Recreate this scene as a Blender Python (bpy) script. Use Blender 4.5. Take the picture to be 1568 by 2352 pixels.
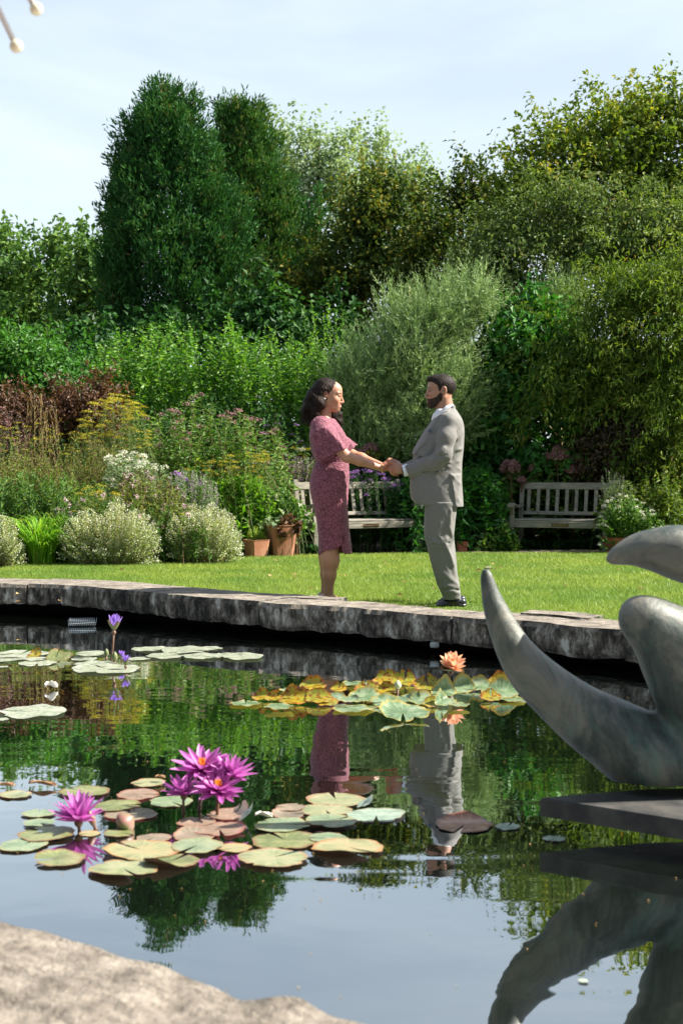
import bpy, math, random
import numpy as np
from mathutils import Vector, Matrix

for _o in list(bpy.data.objects):
    bpy.data.objects.remove(_o)
scene = bpy.context.scene
COL = scene.collection
PI = math.pi

# ------------------------------------------------------------------ camera, world, sun, exposure
FPX, CX, CY, HZ = 3200.0, 784.0, 1176.0, 1060.0      # focal length and centre in the photo's units, horizon line
CAMH = 1.25
PITCH = math.atan((CY - HZ) / FPX)
cam_d = bpy.data.cameras.new("camera")
cam = bpy.data.objects.new("camera", cam_d)
COL.objects.link(cam)
cam.location = (0, 0, CAMH)
cam.rotation_euler = (PI / 2 - PITCH, 0, 0)
cam_d.sensor_fit = 'VERTICAL'
cam_d.sensor_height = 36.0
cam_d.lens = FPX / 2352 * 36.0
cam_d.clip_start = 0.05
cam_d.clip_end = 2000
cam_d.dof.use_dof = True
cam_d.dof.focus_distance = 10.6
cam_d.dof.aperture_fstop = 5.0
scene.camera = cam

SUN_EL, SUN_AZ = math.radians(44), math.radians(3)     # azimuth measured from +X towards +Y
SUNV = Vector((math.cos(SUN_EL) * math.cos(SUN_AZ), math.cos(SUN_EL) * math.sin(SUN_AZ), math.sin(SUN_EL)))
sun_d = bpy.data.lights.new("sun", 'SUN')
sun_d.energy = 5.0
sun_d.angle = math.radians(0.5)
sun_d.color = (1.0, 0.94, 0.84)
sun = bpy.data.objects.new("sun", sun_d)
COL.objects.link(sun)
sun.location = (20, 5, 30)
sun.rotation_euler = SUNV.to_track_quat('Z', 'Y').to_euler()

world = bpy.data.worlds.new("World")
scene.world = world
world.use_nodes = True
wn = world.node_tree
wn.nodes.clear()
w_out = wn.nodes.new('ShaderNodeOutputWorld')
w_bg = wn.nodes.new('ShaderNodeBackground')
w_sky = wn.nodes.new('ShaderNodeTexSky')
w_sky.sky_type = 'NISHITA'
w_sky.sun_disc = False
w_sky.sun_elevation = SUN_EL
w_sky.sun_rotation = PI / 2 - SUN_AZ
w_sky.air_density = 1.0
w_sky.dust_density = 1.2
w_sky.ozone_density = 1.0
w_tc = wn.nodes.new('ShaderNodeTexCoord')
w_map = wn.nodes.new('ShaderNodeMapping')
w_map.inputs['Scale'].default_value = (1.0, 1.3, 4.5)
w_map.inputs['Rotation'].default_value = (0.12, 0.25, 0.3)
w_noise = wn.nodes.new('ShaderNodeTexNoise')
w_noise.inputs['Scale'].default_value = 2.2
w_noise.inputs['Detail'].default_value = 7
w_noise.inputs['Roughness'].default_value = 0.55
w_noise.inputs['Distortion'].default_value = 0.5
w_ramp = wn.nodes.new('ShaderNodeMapRange')
w_ramp.inputs['From Min'].default_value = 0.34
w_ramp.inputs['From Max'].default_value = 0.66
w_ramp.inputs['To Min'].default_value = 0.60
w_ramp.inputs['To Max'].default_value = 0.98
w_mix = wn.nodes.new('ShaderNodeMix')
w_mix.data_type = 'RGBA'
CLOUD = (5.7, 6.45, 6.95, 1)
w_mix.inputs[7].default_value = CLOUD
wn.links.new(w_tc.outputs['Generated'], w_map.inputs['Vector'])
wn.links.new(w_map.outputs['Vector'], w_noise.inputs['Vector'])
wn.links.new(w_noise.outputs['Fac'], w_ramp.inputs['Value'])
# thin cloud and haze are densest towards the horizon and thin out overhead
w_sep = wn.nodes.new('ShaderNodeSeparateXYZ')
wn.links.new(w_tc.outputs['Generated'], w_sep.inputs[0])
w_el = wn.nodes.new('ShaderNodeMapRange')
w_el.inputs['From Min'].default_value = 0.30
w_el.inputs['From Max'].default_value = 0.80
w_el.inputs['To Min'].default_value = 1.0
w_el.inputs['To Max'].default_value = 0.25
wn.links.new(w_sep.outputs['Z'], w_el.inputs['Value'])
w_mul = wn.nodes.new('ShaderNodeMath')
w_mul.operation = 'MULTIPLY'
wn.links.new(w_ramp.outputs['Result'], w_mul.inputs[0])
wn.links.new(w_el.outputs['Result'], w_mul.inputs[1])
wn.links.new(w_mul.outputs[0], w_mix.inputs[0])
wn.links.new(w_sky.outputs['Color'], w_mix.inputs[6])
wn.links.new(w_mix.outputs[2], w_bg.inputs['Color'])
w_bg.inputs['Strength'].default_value = 0.060
wn.links.new(w_bg.outputs['Background'], w_out.inputs['Surface'])

scene.view_settings.view_transform = 'Standard'
scene.view_settings.look = 'None'
scene.view_settings.gamma = 1.0
scene.view_settings.exposure = 1.5
scene.render.engine = 'CYCLES'
scene.cycles.max_bounces = 8
scene.cycles.diffuse_bounces = 4
scene.cycles.transmission_bounces = 6
scene.cycles.transparent_max_bounces = 8

# ------------------------------------------------------------------ helpers
_cp, _sp = math.cos(PITCH), math.sin(PITCH)

def ray(x, y):
    u = CY - y
    return np.array([x - CX, _cp * FPX + _sp * u, -_sp * FPX + _cp * u])

def W(x, y, d):
    "photo point (1568 wide) -> world point at depth Y = d"
    r = ray(x, y)
    t = d / r[1]
    return np.array([r[0] * t, d, CAMH + r[2] * t])

def G(x, y, z=0.0):
    "photo point -> world point on the horizontal plane z"
    r = ray(x, y)
    t = (z - CAMH) / r[2]
    return np.array([r[0] * t, r[1] * t, z])

def lawn_z(Y):
    return np.maximum(0.344 - 0.0175 * np.asarray(Y, float), 0.012)

def L_(x, y):
    "photo point -> world point on the lawn"
    r = ray(x, y)
    k = 0.0175 * r[1] + r[2]
    t = (0.344 - CAMH) / k
    return np.array([r[0] * t, r[1] * t, CAMH + r[2] * t])

def tag(o, label=None, cat=None, group=None, kind=None):
    if label: o['label'] = label
    if cat: o['category'] = cat
    if group: o['group'] = group
    if kind: o['kind'] = kind
    return o

def empty(name, loc=(0, 0, 0), rz=0.0):
    o = bpy.data.objects.new(name, None)
    COL.objects.link(o)
    o.location = [float(c) for c in loc]
    o.rotation_euler = (0, 0, rz)
    o.empty_display_size = 0.1
    return o

def link(name, me, mat=None, parent=None, loc=None):
    o = bpy.data.objects.new(name, me)
    COL.objects.link(o)
    if mat is not None and len(me.materials) == 0:
        for m in (mat if isinstance(mat, (list, tuple)) else [mat]):
            me.materials.append(m)
    if parent is not None:
        o.parent = parent
    if loc is not None:
        o.location = [float(c) for c in loc]
    return o

def mesh_np(name, V, F, smooth=False, rnd=None, col=None):
    "V (n,3); F (m,k) array or list of arrays of faces"
    V = np.asarray(V, np.float32)
    Fs = F if isinstance(F, list) else [F]
    Fs = [np.asarray(f, np.int32) for f in Fs if len(f)]
    me = bpy.data.meshes.new(name)
    me.vertices.add(len(V))
    me.vertices.foreach_set('co', V.ravel())
    idx = np.concatenate([f.ravel() for f in Fs])
    tot = np.concatenate([np.full(len(f), f.shape[1], np.int32) for f in Fs])
    start = np.concatenate([[0], np.cumsum(tot)[:-1]]).astype(np.int32)
    me.loops.add(len(idx))
    me.loops.foreach_set('vertex_index', idx)
    me.polygons.add(len(tot))
    me.polygons.foreach_set('loop_start', start)
    me.polygons.foreach_set('use_smooth', np.full(len(tot), smooth))
    me.update(calc_edges=True)
    if rnd is not None:
        a = me.attributes.new('rnd', 'FLOAT', 'POINT')
        a.data.foreach_set('value', np.asarray(rnd, np.float32))
    if col is not None:
        a = me.attributes.new('col', 'FLOAT_COLOR', 'POINT')
        c4 = np.ones((len(V), 4), np.float32)
        c4[:, :3] = col
        a.data.foreach_set('color', c4.ravel())
    return me

def nrm(v):
    return v / np.maximum(np.linalg.norm(v, axis=-1, keepdims=True), 1e-9)

class MB:
    "collects simple solids, links them as one mesh object"
    def __init__(s):
        s.V, s.F, s.n = [], [], 0
    def add(s, V, F):
        s.V += [tuple(v) for v in V]
        s.F += [tuple(i + s.n for i in f) for f in F]
        s.n = len(s.V)
        return s
    def box(s, lo, hi, M=None, bev=0.004):
        x0, y0, z0 = lo; x1, y1, z1 = hi
        b = min(bev, (x1 - x0) * .3, (y1 - y0) * .3, (z1 - z0) * .3)
        V = []; idx = {}
        for sx in (0, 1):
            for sy in (0, 1):
                for sz in (0, 1):
                    c = ((x0, x1)[sx], (y0, y1)[sy], (z0, z1)[sz])
                    g = ((b, -b)[sx], (b, -b)[sy], (b, -b)[sz])
                    for ax in range(3):
                        p = [c[k] + (0 if k == ax else g[k]) for k in range(3)]
                        idx[(sx, sy, sz, ax)] = len(V); V.append(p)
        F = []
        for ax in range(3):
            o1, o2 = [k for k in range(3) if k != ax]
            for side in (0, 1):
                q = []
                for a, bb in ((0, 0), (1, 0), (1, 1), (0, 1)):
                    k = [0, 0, 0]; k[ax] = side; k[o1] = a; k[o2] = bb
                    q.append(idx[(k[0], k[1], k[2], ax)])
                F.append(q)
            for a in (0, 1):
                for bb in (0, 1):
                    k0 = [0, 0, 0]; k0[o1] = a; k0[o2] = bb
                    k1 = list(k0); k1[ax] = 1
                    F.append([idx[(*k0, o1)], idx[(*k1, o1)], idx[(*k1, o2)], idx[(*k0, o2)]])
        for sx in (0, 1):
            for sy in (0, 1):
                for sz in (0, 1):
                    F.append([idx[(sx, sy, sz, 0)], idx[(sx, sy, sz, 1)], idx[(sx, sy, sz, 2)]])
        if M is not None:
            V = [tuple(M @ Vector(v)) for v in V]
        s.add(V, F)
        return s
    def bar(s, a, b, w, t, up=(0, 0, 1)):
        a = Vector(a); b = Vector(b)
        d = (b - a).normalized(); u = Vector(up)
        sd = d.cross(u).normalized(); u = sd.cross(d).normalized()
        M = Matrix(((d.x, sd.x, u.x, a.x), (d.y, sd.y, u.y, a.y), (d.z, sd.z, u.z, a.z), (0, 0, 0, 1)))
        return s.box((0, -w / 2, -t / 2), ((b - a).length, w / 2, t / 2), M)
    def tube(s, pts, rads, n=8, cap=True):
        pts = [Vector([float(c) for c in p]) for p in pts]
        if not hasattr(rads, '__len__'): rads = [rads] * len(pts)
        V = []; F = []
        for i, p in enumerate(pts):
            t = (pts[min(i + 1, len(pts) - 1)] - pts[max(i - 1, 0)]).normalized()
            ref = Vector((0, 0, 1)) if abs(t.z) < .9 else Vector((1, 0, 0))
            a = t.cross(ref).normalized(); b = t.cross(a)
            for k in range(n):
                an = 2 * PI * k / n
                V.append(tuple(p + (a * math.cos(an) + b * math.sin(an)) * rads[i]))
        for i in range(len(pts) - 1):
            for k in range(n):
                F.append((i * n + k, i * n + (k + 1) % n, (i + 1) * n + (k + 1) % n, (i + 1) * n + k))
        if cap:
            F.append(tuple(range(n))[::-1]); F.append(tuple((len(pts) - 1) * n + k for k in range(n)))
        s.add(V, F)
        return s
    def lathe(s, prof, n=20, c=(0, 0, 0), sq=0.0):
        V = []; F = []
        for r, z in prof:
            for k in range(n):
                a = 2 * PI * (k + .5) / n
                q = 1.0
                if sq:
                    q = 1 / max(abs(math.cos(a)), abs(math.sin(a))) * sq + (1 - sq)
                V.append((c[0] + r * q * math.cos(a), c[1] + r * q * math.sin(a), c[2] + z))
        for i in range(len(prof) - 1):
            for k in range(n):
                F.append((i * n + k, i * n + (k + 1) % n, (i + 1) * n + (k + 1) % n, (i + 1) * n + k))
        s.add(V, F)
        return s
    def ball(s, c, r, n=12, sc=(1, 1, 1)):
        prof = [(r * math.sin(PI * i / (n // 2)) + 1e-5, -r * math.cos(PI * i / (n // 2))) for i in range(n // 2 + 1)]
        V = []; F = []
        for rr, z in prof:
            for k in range(n):
                a = 2 * PI * k / n
                V.append((c[0] + rr * math.cos(a) * sc[0], c[1] + rr * math.sin(a) * sc[1], c[2] + z * sc[2]))
        for i in range(len(prof) - 1):
            for k in range(n):
                F.append((i * n + k, i * n + (k + 1) % n, (i + 1) * n + (k + 1) % n, (i + 1) * n + k))
        s.add(V, F)
        return s
    def build(s, name, mat, parent=None, smooth=False, loc=None):
        me = bpy.data.meshes.new(name)
        me.from_pydata(s.V, [], s.F)
        me.update()
        if smooth:
            me.polygons.foreach_set('use_smooth', [True] * len(me.polygons))
        return link(name, me, mat, parent, loc)

# ------------------------------------------------------------------ materials
def lin(r, g, b):
    f = lambda c: (c / 255 / 12.92) if c / 255 <= .04045 else ((c / 255 + .055) / 1.055) ** 2.4
    return (f(r), f(g), f(b), 1)

def new_mat(name):
    m = bpy.data.materials.new(name)
    m.use_nodes = True
    nt = m.node_tree
    nt.nodes.clear()
    out = nt.nodes.new('ShaderNodeOutputMaterial')
    return m, nt, out

def N(nt, kind, **kw):
    n = nt.nodes.new(kind)
    for k, v in kw.items():
        if k.startswith('i_'):
            n.inputs[k[2:].replace('_', ' ')].default_value = v
        else:
            setattr(n, k, v)
    return n

def ramp(nt, stops, fac=None, interp='LINEAR'):
    r = nt.nodes.new('ShaderNodeValToRGB')
    cr = r.color_ramp
    cr.interpolation = interp
    while len(cr.elements) < len(stops): cr.elements.new(0.5)
    for e, (p, c) in zip(cr.elements, stops):
        e.position = p; e.color = (c[0], c[1], c[2], 1)
    if fac is not None: nt.links.new(fac, r.inputs['Fac'])
    return r

def obj_coord(nt):
    return nt.nodes.new('ShaderNodeTexCoord').outputs['Object']

def noise(nt, scale, detail=4, rough=.6, vec=None, dist=0.0):
    n = nt.nodes.new('ShaderNodeTexNoise')
    n.inputs['Scale'].default_value = scale
    n.inputs['Detail'].default_value = detail
    n.inputs['Roughness'].default_value = rough
    n.inputs['Distortion'].default_value = dist
    if vec is not None: nt.links.new(vec, n.inputs['Vector'])
    return n

def mapping(nt, vec, scale=(1, 1, 1), rot=(0, 0, 0)):
    m = nt.nodes.new('ShaderNodeMapping')
    m.inputs['Scale'].default_value = scale
    m.inputs['Rotation'].default_value = rot
    nt.links.new(vec, m.inputs['Vector'])
    return m.outputs['Vector']

def leaf_mat(name, stops, trans=0.38, gloss=0.05, rough=.5, tboost=(1.25, 1.25, .5)):
    "stops: list of (pos, (r,g,b)) over the per-leaf random value"
    m, nt, out = new_mat(name)
    at = N(nt, 'ShaderNodeAttribute', attribute_name='rnd')
    r = ramp(nt, stops, at.outputs['Fac'])
    d = N(nt, 'ShaderNodeBsdfDiffuse')
    nt.links.new(r.outputs['Color'], d.inputs['Color'])
    t = N(nt, 'ShaderNodeBsdfTranslucent')
    mul = N(nt, 'ShaderNodeMix', data_type='RGBA', blend_type='MULTIPLY')
    mul.inputs[0].default_value = 1.0
    mul.inputs[7].default_value = (*tboost, 1)
    nt.links.new(r.outputs['Color'], mul.inputs[6])
    nt.links.new(mul.outputs[2], t.inputs['Color'])
    mx = N(nt, 'ShaderNodeMixShader')
    mx.inputs[0].default_value = trans
    nt.links.new(d.outputs[0], mx.inputs[1]); nt.links.new(t.outputs[0], mx.inputs[2])
    g = N(nt, 'ShaderNodeBsdfGlossy')
    g.inputs['Roughness'].default_value = max(rough, .55)
    mx2 = N(nt, 'ShaderNodeMixShader')
    mx2.inputs[0].default_value = gloss * .35
    nt.links.new(mx.outputs[0], mx2.inputs[1]); nt.links.new(g.outputs[0], mx2.inputs[2])
    nt.links.new(mx2.outputs[0], out.inputs['Surface'])
    return m

def pbr(name, color, rough=.6, metal=0.0, bump=None, var=None, spec=0.5, coat=0.0):
    """color: rgb, var=(scale, color2, lo, hi) noise mix, bump=(scale, strength, distance)"""
    m, nt, out = new_mat(name)
    b = N(nt, 'ShaderNodeBsdfPrincipled')
    b.inputs['Base Color'].default_value = (*color[:3], 1)
    b.inputs['Roughness'].default_value = rough
    b.inputs['Metallic'].default_value = metal
    b.inputs['Specular IOR Level'].default_value = spec
    b.inputs['Coat Weight'].default_value = coat
    v = obj_coord(nt)
    if var:
        sc, c2, lo, hi = var
        n = noise(nt, sc, 6, .6, v)
        r = ramp(nt, [(lo, color), (hi, c2)], n.outputs['Fac'])
        nt.links.new(r.outputs['Color'], b.inputs['Base Color'])
    if bump:
        n = noise(nt, bump[0], 6, .65, v)
        bp = N(nt, 'ShaderNodeBump')
        bp.inputs['Strength'].default_value = bump[1]
        bp.inputs['Distance'].default_value = bump[2]
        nt.links.new(n.outputs['Fac'], bp.inputs['Height'])
        nt.links.new(bp.outputs['Normal'], b.inputs['Normal'])
    nt.links.new(b.outputs[0], out.inputs['Surface'])
    return m
# ------------------------------------------------------------------ signed distance modelling, meshed by surface nets
def vlen(p): return np.sqrt((p * p).sum(-1))
def sph(p, c, r): return vlen(p - np.array(c)) - r
def ell(p, c, r, rot=None):
    q = p - np.array(c)
    if rot is not None: q = q @ rot
    r = np.array(r, float)
    k0 = vlen(q / r); k1 = vlen(q / (r * r)) + 1e-9
    return k0 * (k0 - 1) / k1
def cone(p, a, b, ra, rb=None, q=1.0):
    "tapered capsule; q widens it along the depth axis"
    if rb is None: rb = ra
    a = np.array(a, float); b = np.array(b, float)
    if q != 1.0:
        s = np.array([1, 1 / q, 1]); p = p * s; a = a * s; b = b * s
    pa = p - a; ba = b - a
    h = np.clip((pa @ ba) / max(ba @ ba, 1e-9), 0, 1)
    return vlen(pa - h[:, None] * ba) - (ra + (rb - ra) * h)
def chain(p, pts, rads, k=.01, q=1.0):
    d = None
    for i in range(len(pts) - 1):
        e = cone(p, pts[i], pts[i + 1], rads[i], rads[i + 1], q)
        d = e if d is None else smin(d, e, k)
    return d
def spline(pts, rads, m=4):
    "Catmull-Rom resampling of a radius-carrying path"
    A = np.array([list(p) + [r] for p, r in zip(pts, rads)], float)
    E = np.vstack([2 * A[0] - A[1], A, 2 * A[-1] - A[-2]])
    out = []
    for i in range(1, len(E) - 2):
        for t in np.arange(m) / m:
            p0, p1, p2, p3 = E[i - 1], E[i], E[i + 1], E[i + 2]
            out.append(.5 * (2 * p1 + (p2 - p0) * t + (2 * p0 - 5 * p1 + 4 * p2 - p3) * t * t + (3 * p1 - p0 - 3 * p2 + p3) * t ** 3))
    out.append(A[-1])
    out = np.array(out)
    return list(out[:, :3]), list(out[:, 3])
def smin(a, b, k):
    h = np.clip(.5 + .5 * (b - a) / k, 0, 1)
    return b * (1 - h) + a * h - k * h * (1 - h)
def smax(a, b, k): return -smin(-a, -b, k)
def bump_line(p, pts, width, amp):
    "raised (amp>0) or sunk fold along a polyline"
    d = None
    for i in range(len(pts) - 1):
        e = cone(p, pts[i], pts[i + 1], 0)
        d = e if d is None else np.minimum(d, e)
    return -amp * np.exp(-(d / width) ** 2)
def stack(p, z, x0, x1, hw, n=2.3, yc=0.0):
    "elliptic sections along z; z ascending"
    zz = p[:, 2]
    a0 = np.interp(zz, z, x0); a1 = np.interp(zz, z, x1); w = np.interp(zz, z, hw)
    y0 = np.interp(zz, z, yc) if hasattr(yc, '__len__') else yc
    cx = (a0 + a1) / 2; a = np.maximum((a1 - a0) / 2, .005)
    r = (np.abs((p[:, 0] - cx) / a) ** n + np.abs((p[:, 1] - y0) / w) ** n) ** (1 / n)
    return (r - 1) * np.minimum(a, w)

def surface(fn, lo, hi, h, B=8):
    lo = np.array(lo, float); hi = np.array(hi, float)
    nb = np.ceil((hi - lo) / (h * B)).astype(int)
    n = nb * B + 1
    D = np.empty(tuple(n), np.float32)
    half = B * h * math.sqrt(3) / 2
    g = np.stack(np.meshgrid(*[np.arange(k) for k in nb], indexing='ij'), -1).reshape(-1, 3)
    cen = lo + (g * B + B / 2) * h
    dc = fn(cen)
    loc = np.stack(np.meshgrid(*[np.arange(B + 1)] * 3, indexing='ij'), -1).reshape(-1, 3)
    for k in range(len(g)):
        i, j, l = g[k] * B
        if abs(dc[k]) > 1.3 * half + .010:
            D[i:i + B + 1, j:j + B + 1, l:l + B + 1] = dc[k]
    act = np.where(np.abs(dc) <= 1.3 * half + .010)[0]
    for s in range(0, len(act), 300):
        ch = act[s:s + 300]
        P = (lo + (g[ch][:, None, :] * B + loc[None]) * h).reshape(-1, 3)
        dv = fn(P).reshape(len(ch), B + 1, B + 1, B + 1)
        for q, k in enumerate(ch):
            i, j, l = g[k] * B
            D[i:i + B + 1, j:j + B + 1, l:l + B + 1] = dv[q]
    S = D < 0
    cnt = np.zeros(tuple(n - 1), np.int8)
    for a in (0, 1):
        for b in (0, 1):
            for c in (0, 1):
                cnt += S[a:n[0] - 1 + a, b:n[1] - 1 + b, c:n[2] - 1 + c]
    cells = np.argwhere((cnt > 0) & (cnt < 8))
    if len(cells) == 0: return np.zeros((0, 3)), np.zeros((0, 4), int)
    acc = np.zeros((len(cells), 3)); num = np.zeros(len(cells))
    corners = [(a, b, c) for a in (0, 1) for b in (0, 1) for c in (0, 1)]
    for c0 in corners:
        for ax in range(3):
            if c0[ax] == 1: continue
            c1 = list(c0); c1[ax] = 1
            p0 = cells + c0; p1 = cells + c1
            d0 = D[p0[:, 0], p0[:, 1], p0[:, 2]]; d1 = D[p1[:, 0], p1[:, 1], p1[:, 2]]
            m = (d0 < 0) != (d1 < 0)
            t = np.where(m, d0 / np.where(m, d0 - d1, 1), 0)
            t = np.clip(t, 0, 1)
            pt = np.tile(np.array(c0, float), (len(cells), 1)); pt[:, ax] = t
            acc[m] += pt[m]; num[m] += 1
    V = lo + (cells + acc / num[:, None]) * h
    vid = np.full(tuple(n - 1), -1, np.int32)
    vid[cells[:, 0], cells[:, 1], cells[:, 2]] = np.arange(len(cells))
    F = []
    for ax in range(3):
        o1, o2 = [(1, 2), (2, 0), (0, 1)][ax]
        sl0 = [slice(None)] * 3; sl1 = [slice(None)] * 3
        sl0[ax] = slice(0, n[ax] - 1); sl1[ax] = slice(1, n[ax])
        e = np.argwhere(S[tuple(sl0)] != S[tuple(sl1)])
        ok = (e[:, o1] > 0) & (e[:, o2] > 0) & (e[:, o1] < n[o1] - 1) & (e[:, o2] < n[o2] - 1)
        e = e[ok]
        if not len(e): continue
        def cell(d1, d2):
            q = e.copy(); q[:, o1] -= d1; q[:, o2] -= d2
            return vid[q[:, 0], q[:, 1], q[:, 2]]
        q = np.stack([cell(1, 1), cell(0, 1), cell(0, 0), cell(1, 0)], -1)
        flip = ~S[e[:, 0], e[:, 1], e[:, 2]]
        q[flip] = q[flip][:, ::-1]
        F.append(q[(q >= 0).all(1)])
    return V, np.concatenate(F)

def sdf_mesh(name, fn, lo, hi, h, mat, parent=None, colfn=None, relax=1):
    V, F = surface(fn, lo, hi, h)
    # one light smoothing pass
    for _ in range(relax):
        acc = np.zeros_like(V); num = np.zeros(len(V))
        for a, b in ((0, 1), (1, 2), (2, 3), (3, 0)):
            np.add.at(acc, F[:, a], V[F[:, b]]); np.add.at(num, F[:, a], 1)
            np.add.at(acc, F[:, b], V[F[:, a]]); np.add.at(num, F[:, b], 1)
        V = .5 * V + .5 * acc / np.maximum(num, 1)[:, None]
    col = colfn(V) if colfn is not None else None
    return link(name, mesh_np(name, V, F, True, col=col), mat, parent)

def fold_noise(p, sc, seed=0):
    "cheap smooth pseudo noise from sines"
    r = np.random.default_rng(seed)
    s = 0
    for i in range(5):
        k = r.normal(size=3) * sc * (1 + .5 * i); ph = r.uniform(0, 6.28)
        s = s + np.sin(p @ k + ph) / (1 + .5 * i)
    return s / 2.5
# ------------------------------------------------------------------ foliage tools
def leaf_mesh(name, C, T, Nn, L, w, rnd, mat, parent=None, fold=.18, droop=.12):
    "one folded four-corner leaf per point"
    n = len(C)
    L = np.broadcast_to(np.asarray(L, float), (n,))[:, None]; w = np.broadcast_to(np.asarray(w, float), (n,))[:, None]
    T = nrm(T); S = nrm(np.cross(T, Nn)); Nn = np.cross(S, T)
    a = C
    b = C + T * L * .42 + S * w * .5 + Nn * w * fold
    c = C + T * L - Nn * L * droop
    d = C + T * L * .42 - S * w * .5 + Nn * w * fold
    V = np.stack([a, b, c, d], 1).reshape(-1, 3)
    F = np.arange(n * 4).reshape(-1, 4)
    me = mesh_np(name, V, F, False, rnd=np.repeat(np.clip(rnd, 0, 1), 4))
    return link(name, me, mat, parent)

def rdir(rng, n):
    return nrm(rng.normal(size=(n, 3)))

COVER = 1.15
def crown_np(rng, blobs, d, L, w, cover=6.0, clump=.35, style='broad', depth=.75, per=50, ragged=.16, lump=.36):
    Cs, Ts, Ns, R, Ls = [], [], [], [], []
    cen, rad = [], []
    for b in blobs:
        dd = d + (b[4] if len(b) > 4 else 0)
        c = W(b[0], b[1], dd)
        rx, rz = b[2] / FPX * dd, b[3] / FPX * dd
        rx = max(rx - .62 * clump, rx * .4); rz = max(rz - .62 * clump, rz * .4)
        cen.append(c); rad.append((rx, min(rx * depth, rz * 1.1) + .2, rz))
    cen = np.array(cen); rad = np.array(rad)
    area = PI * rad[:, 0] * rad[:, 2]
    for i in range(len(blobs)):
        nl = int(COVER * cover * (area[i] ** .5 + .5 * clump) ** 2 / (L * w * .5))
        nc = max(4, nl // per)
        u = rdir(rng, nc * 2)
        u = u[(u[:, 1] < rng.uniform(-.6, 1.0, len(u)))][:nc]
        nc = len(u)
        rr = np.where(rng.random(nc) < .72, 1 - np.abs(rng.normal(0, .07, nc)), rng.uniform(.45, .95, nc))
        rr *= 1 + ragged * fold_noise(u * 3 + i * 7.1, 1.0, 3)
        p = cen[i] + u * rad[i] * rr[:, None]
        if lump > 0:
            # foliage gathers on billows the size of a big branch
            lr = lump * (rad[i, 0] * rad[i, 2]) ** .5
            K = max(6, int(7.5 * area[i] / (PI * lr * lr)))
            ul = rdir(rng, K * 2); ul = ul[ul[:, 1] < .75][:K]; K = len(ul)
            lc = cen[i] + ul * (rad[i] - lr * .55) * rng.uniform(.86, 1.04, (K, 1))
            li = rng.integers(0, K, nc)
            u2 = nrm(rdir(rng, nc) + ul[li] * .75 + np.array([0, 0, .15]))
            deep = rng.random(nc) < .18
            p = np.where(deep[:, None], cen[i] + u * rad[i] * .7, lc[li] + u2 * (lr * rng.uniform(.8, 1.1, nc))[:, None])
            u = np.where(deep[:, None], u, nrm(u2 * .8 + ul[li] * .35))
        keep = np.ones(nc, bool)
        for j in range(len(blobs)):
            if j != i:
                q = np.linalg.norm((p - cen[j]) / rad[j], axis=1)
                keep &= (q > .72) | (rng.random(nc) < .22)
        p, u = p[keep], u[keep]; nc = len(p)
        if nc == 0: continue
        out = nrm(u / rad[i] * rad[i].mean())
        cr = rng.random(nc)
        k = per
        P = np.repeat(p, k, 0); O = np.repeat(out, k, 0); CR = np.repeat(cr, k)
        m = len(P)
        g = rng.normal(size=(m, 3))
        up = np.array([0, 0, 1.0])
        sz = rng.uniform(.7, 1.2, m)
        if style in ('broad', 'weep'):
            spr = np.repeat((rng.random(nc) < (.4 if style == 'broad' else .65)), k)
            ax = nrm(np.repeat(nrm(out + up * .7 + rng.normal(size=(nc, 3)) * .4) if style == 'broad' else
                               nrm(out * .7 + np.array([-.75, -.1, -.18]) + rng.normal(size=(nc, 3)) * .35), k, 0))
            al = rng.uniform(-.3, 1.6 if style == 'broad' else 2.5, m)
            if style == 'weep': ax = nrm(ax + np.array([0, 0, -.35]) * np.clip(al, 0, 3)[:, None] * .5)
            q = np.where(spr[:, None], ax * (al * clump)[:, None] + g * clump * (.16 if style == 'broad' else .11), g * clump * np.array([.5, .5, .38]))
            C = P + q
            if style == 'broad':
                Nn = nrm(O * .55 + up * .6 + g * .45 + rng.normal(size=(m, 3)) * .35)
                T = nrm(rng.normal(size=(m, 3)) + O * .5 + np.array([0, 0, -.35]))
            else:
                Nn = nrm(O * .7 + up * .4 + rng.normal(size=(m, 3)) * .5)
                T = nrm(rng.normal(size=(m, 3)) * .55 + O * .4 + np.array([-.15, 0, -.75]))
        elif style == 'needle':
            up_ = nrm(O * np.array([.55, .55, .2]) + up * .85 + np.repeat(rng.normal(size=(nc, 3)) * .22, k, 0))
            al = rng.uniform(-.8, 1.0, m)
            C = P + up_ * (al * clump)[:, None] + g * clump * .20 * (1.1 - al * .6)[:, None]
            T = nrm(up_ + rng.normal(size=(m, 3)) * .38)
            Nn = nrm(O + rng.normal(size=(m, 3)) * .6)
        elif style == 'willow':
            nt = 3
            tid = rng.integers(0, nt, m) + np.repeat(np.arange(nc), k) * nt
            tw = nrm(np.repeat(out, nt, 0) * .55 + np.array([.12, 0, .8]) + rng.normal(size=(nc * nt, 3)) * .38)
            off = rng.normal(size=(nc * nt, 3)) * clump * .28
            al = rng.uniform(-.6, 1.3, m)
            C = P + off[tid] + tw[tid] * (al * clump)[:, None] + g * .008
            T = nrm(tw[tid] * .9 + rng.normal(size=(m, 3)) * .38)
            Nn = nrm(O * .6 + up * .5 + rng.normal(size=(m, 3)) * .5)
            sz = sz * np.clip(1.5 - al, .45, 1)
        Cs.append(C); Ts.append(T); Ns.append(Nn); Ls.append(sz)
        R.append(CR * .55 + rng.random(m) * .45)
    return [np.concatenate(a) for a in (Cs, Ts, Ns, Ls, R)]

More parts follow.
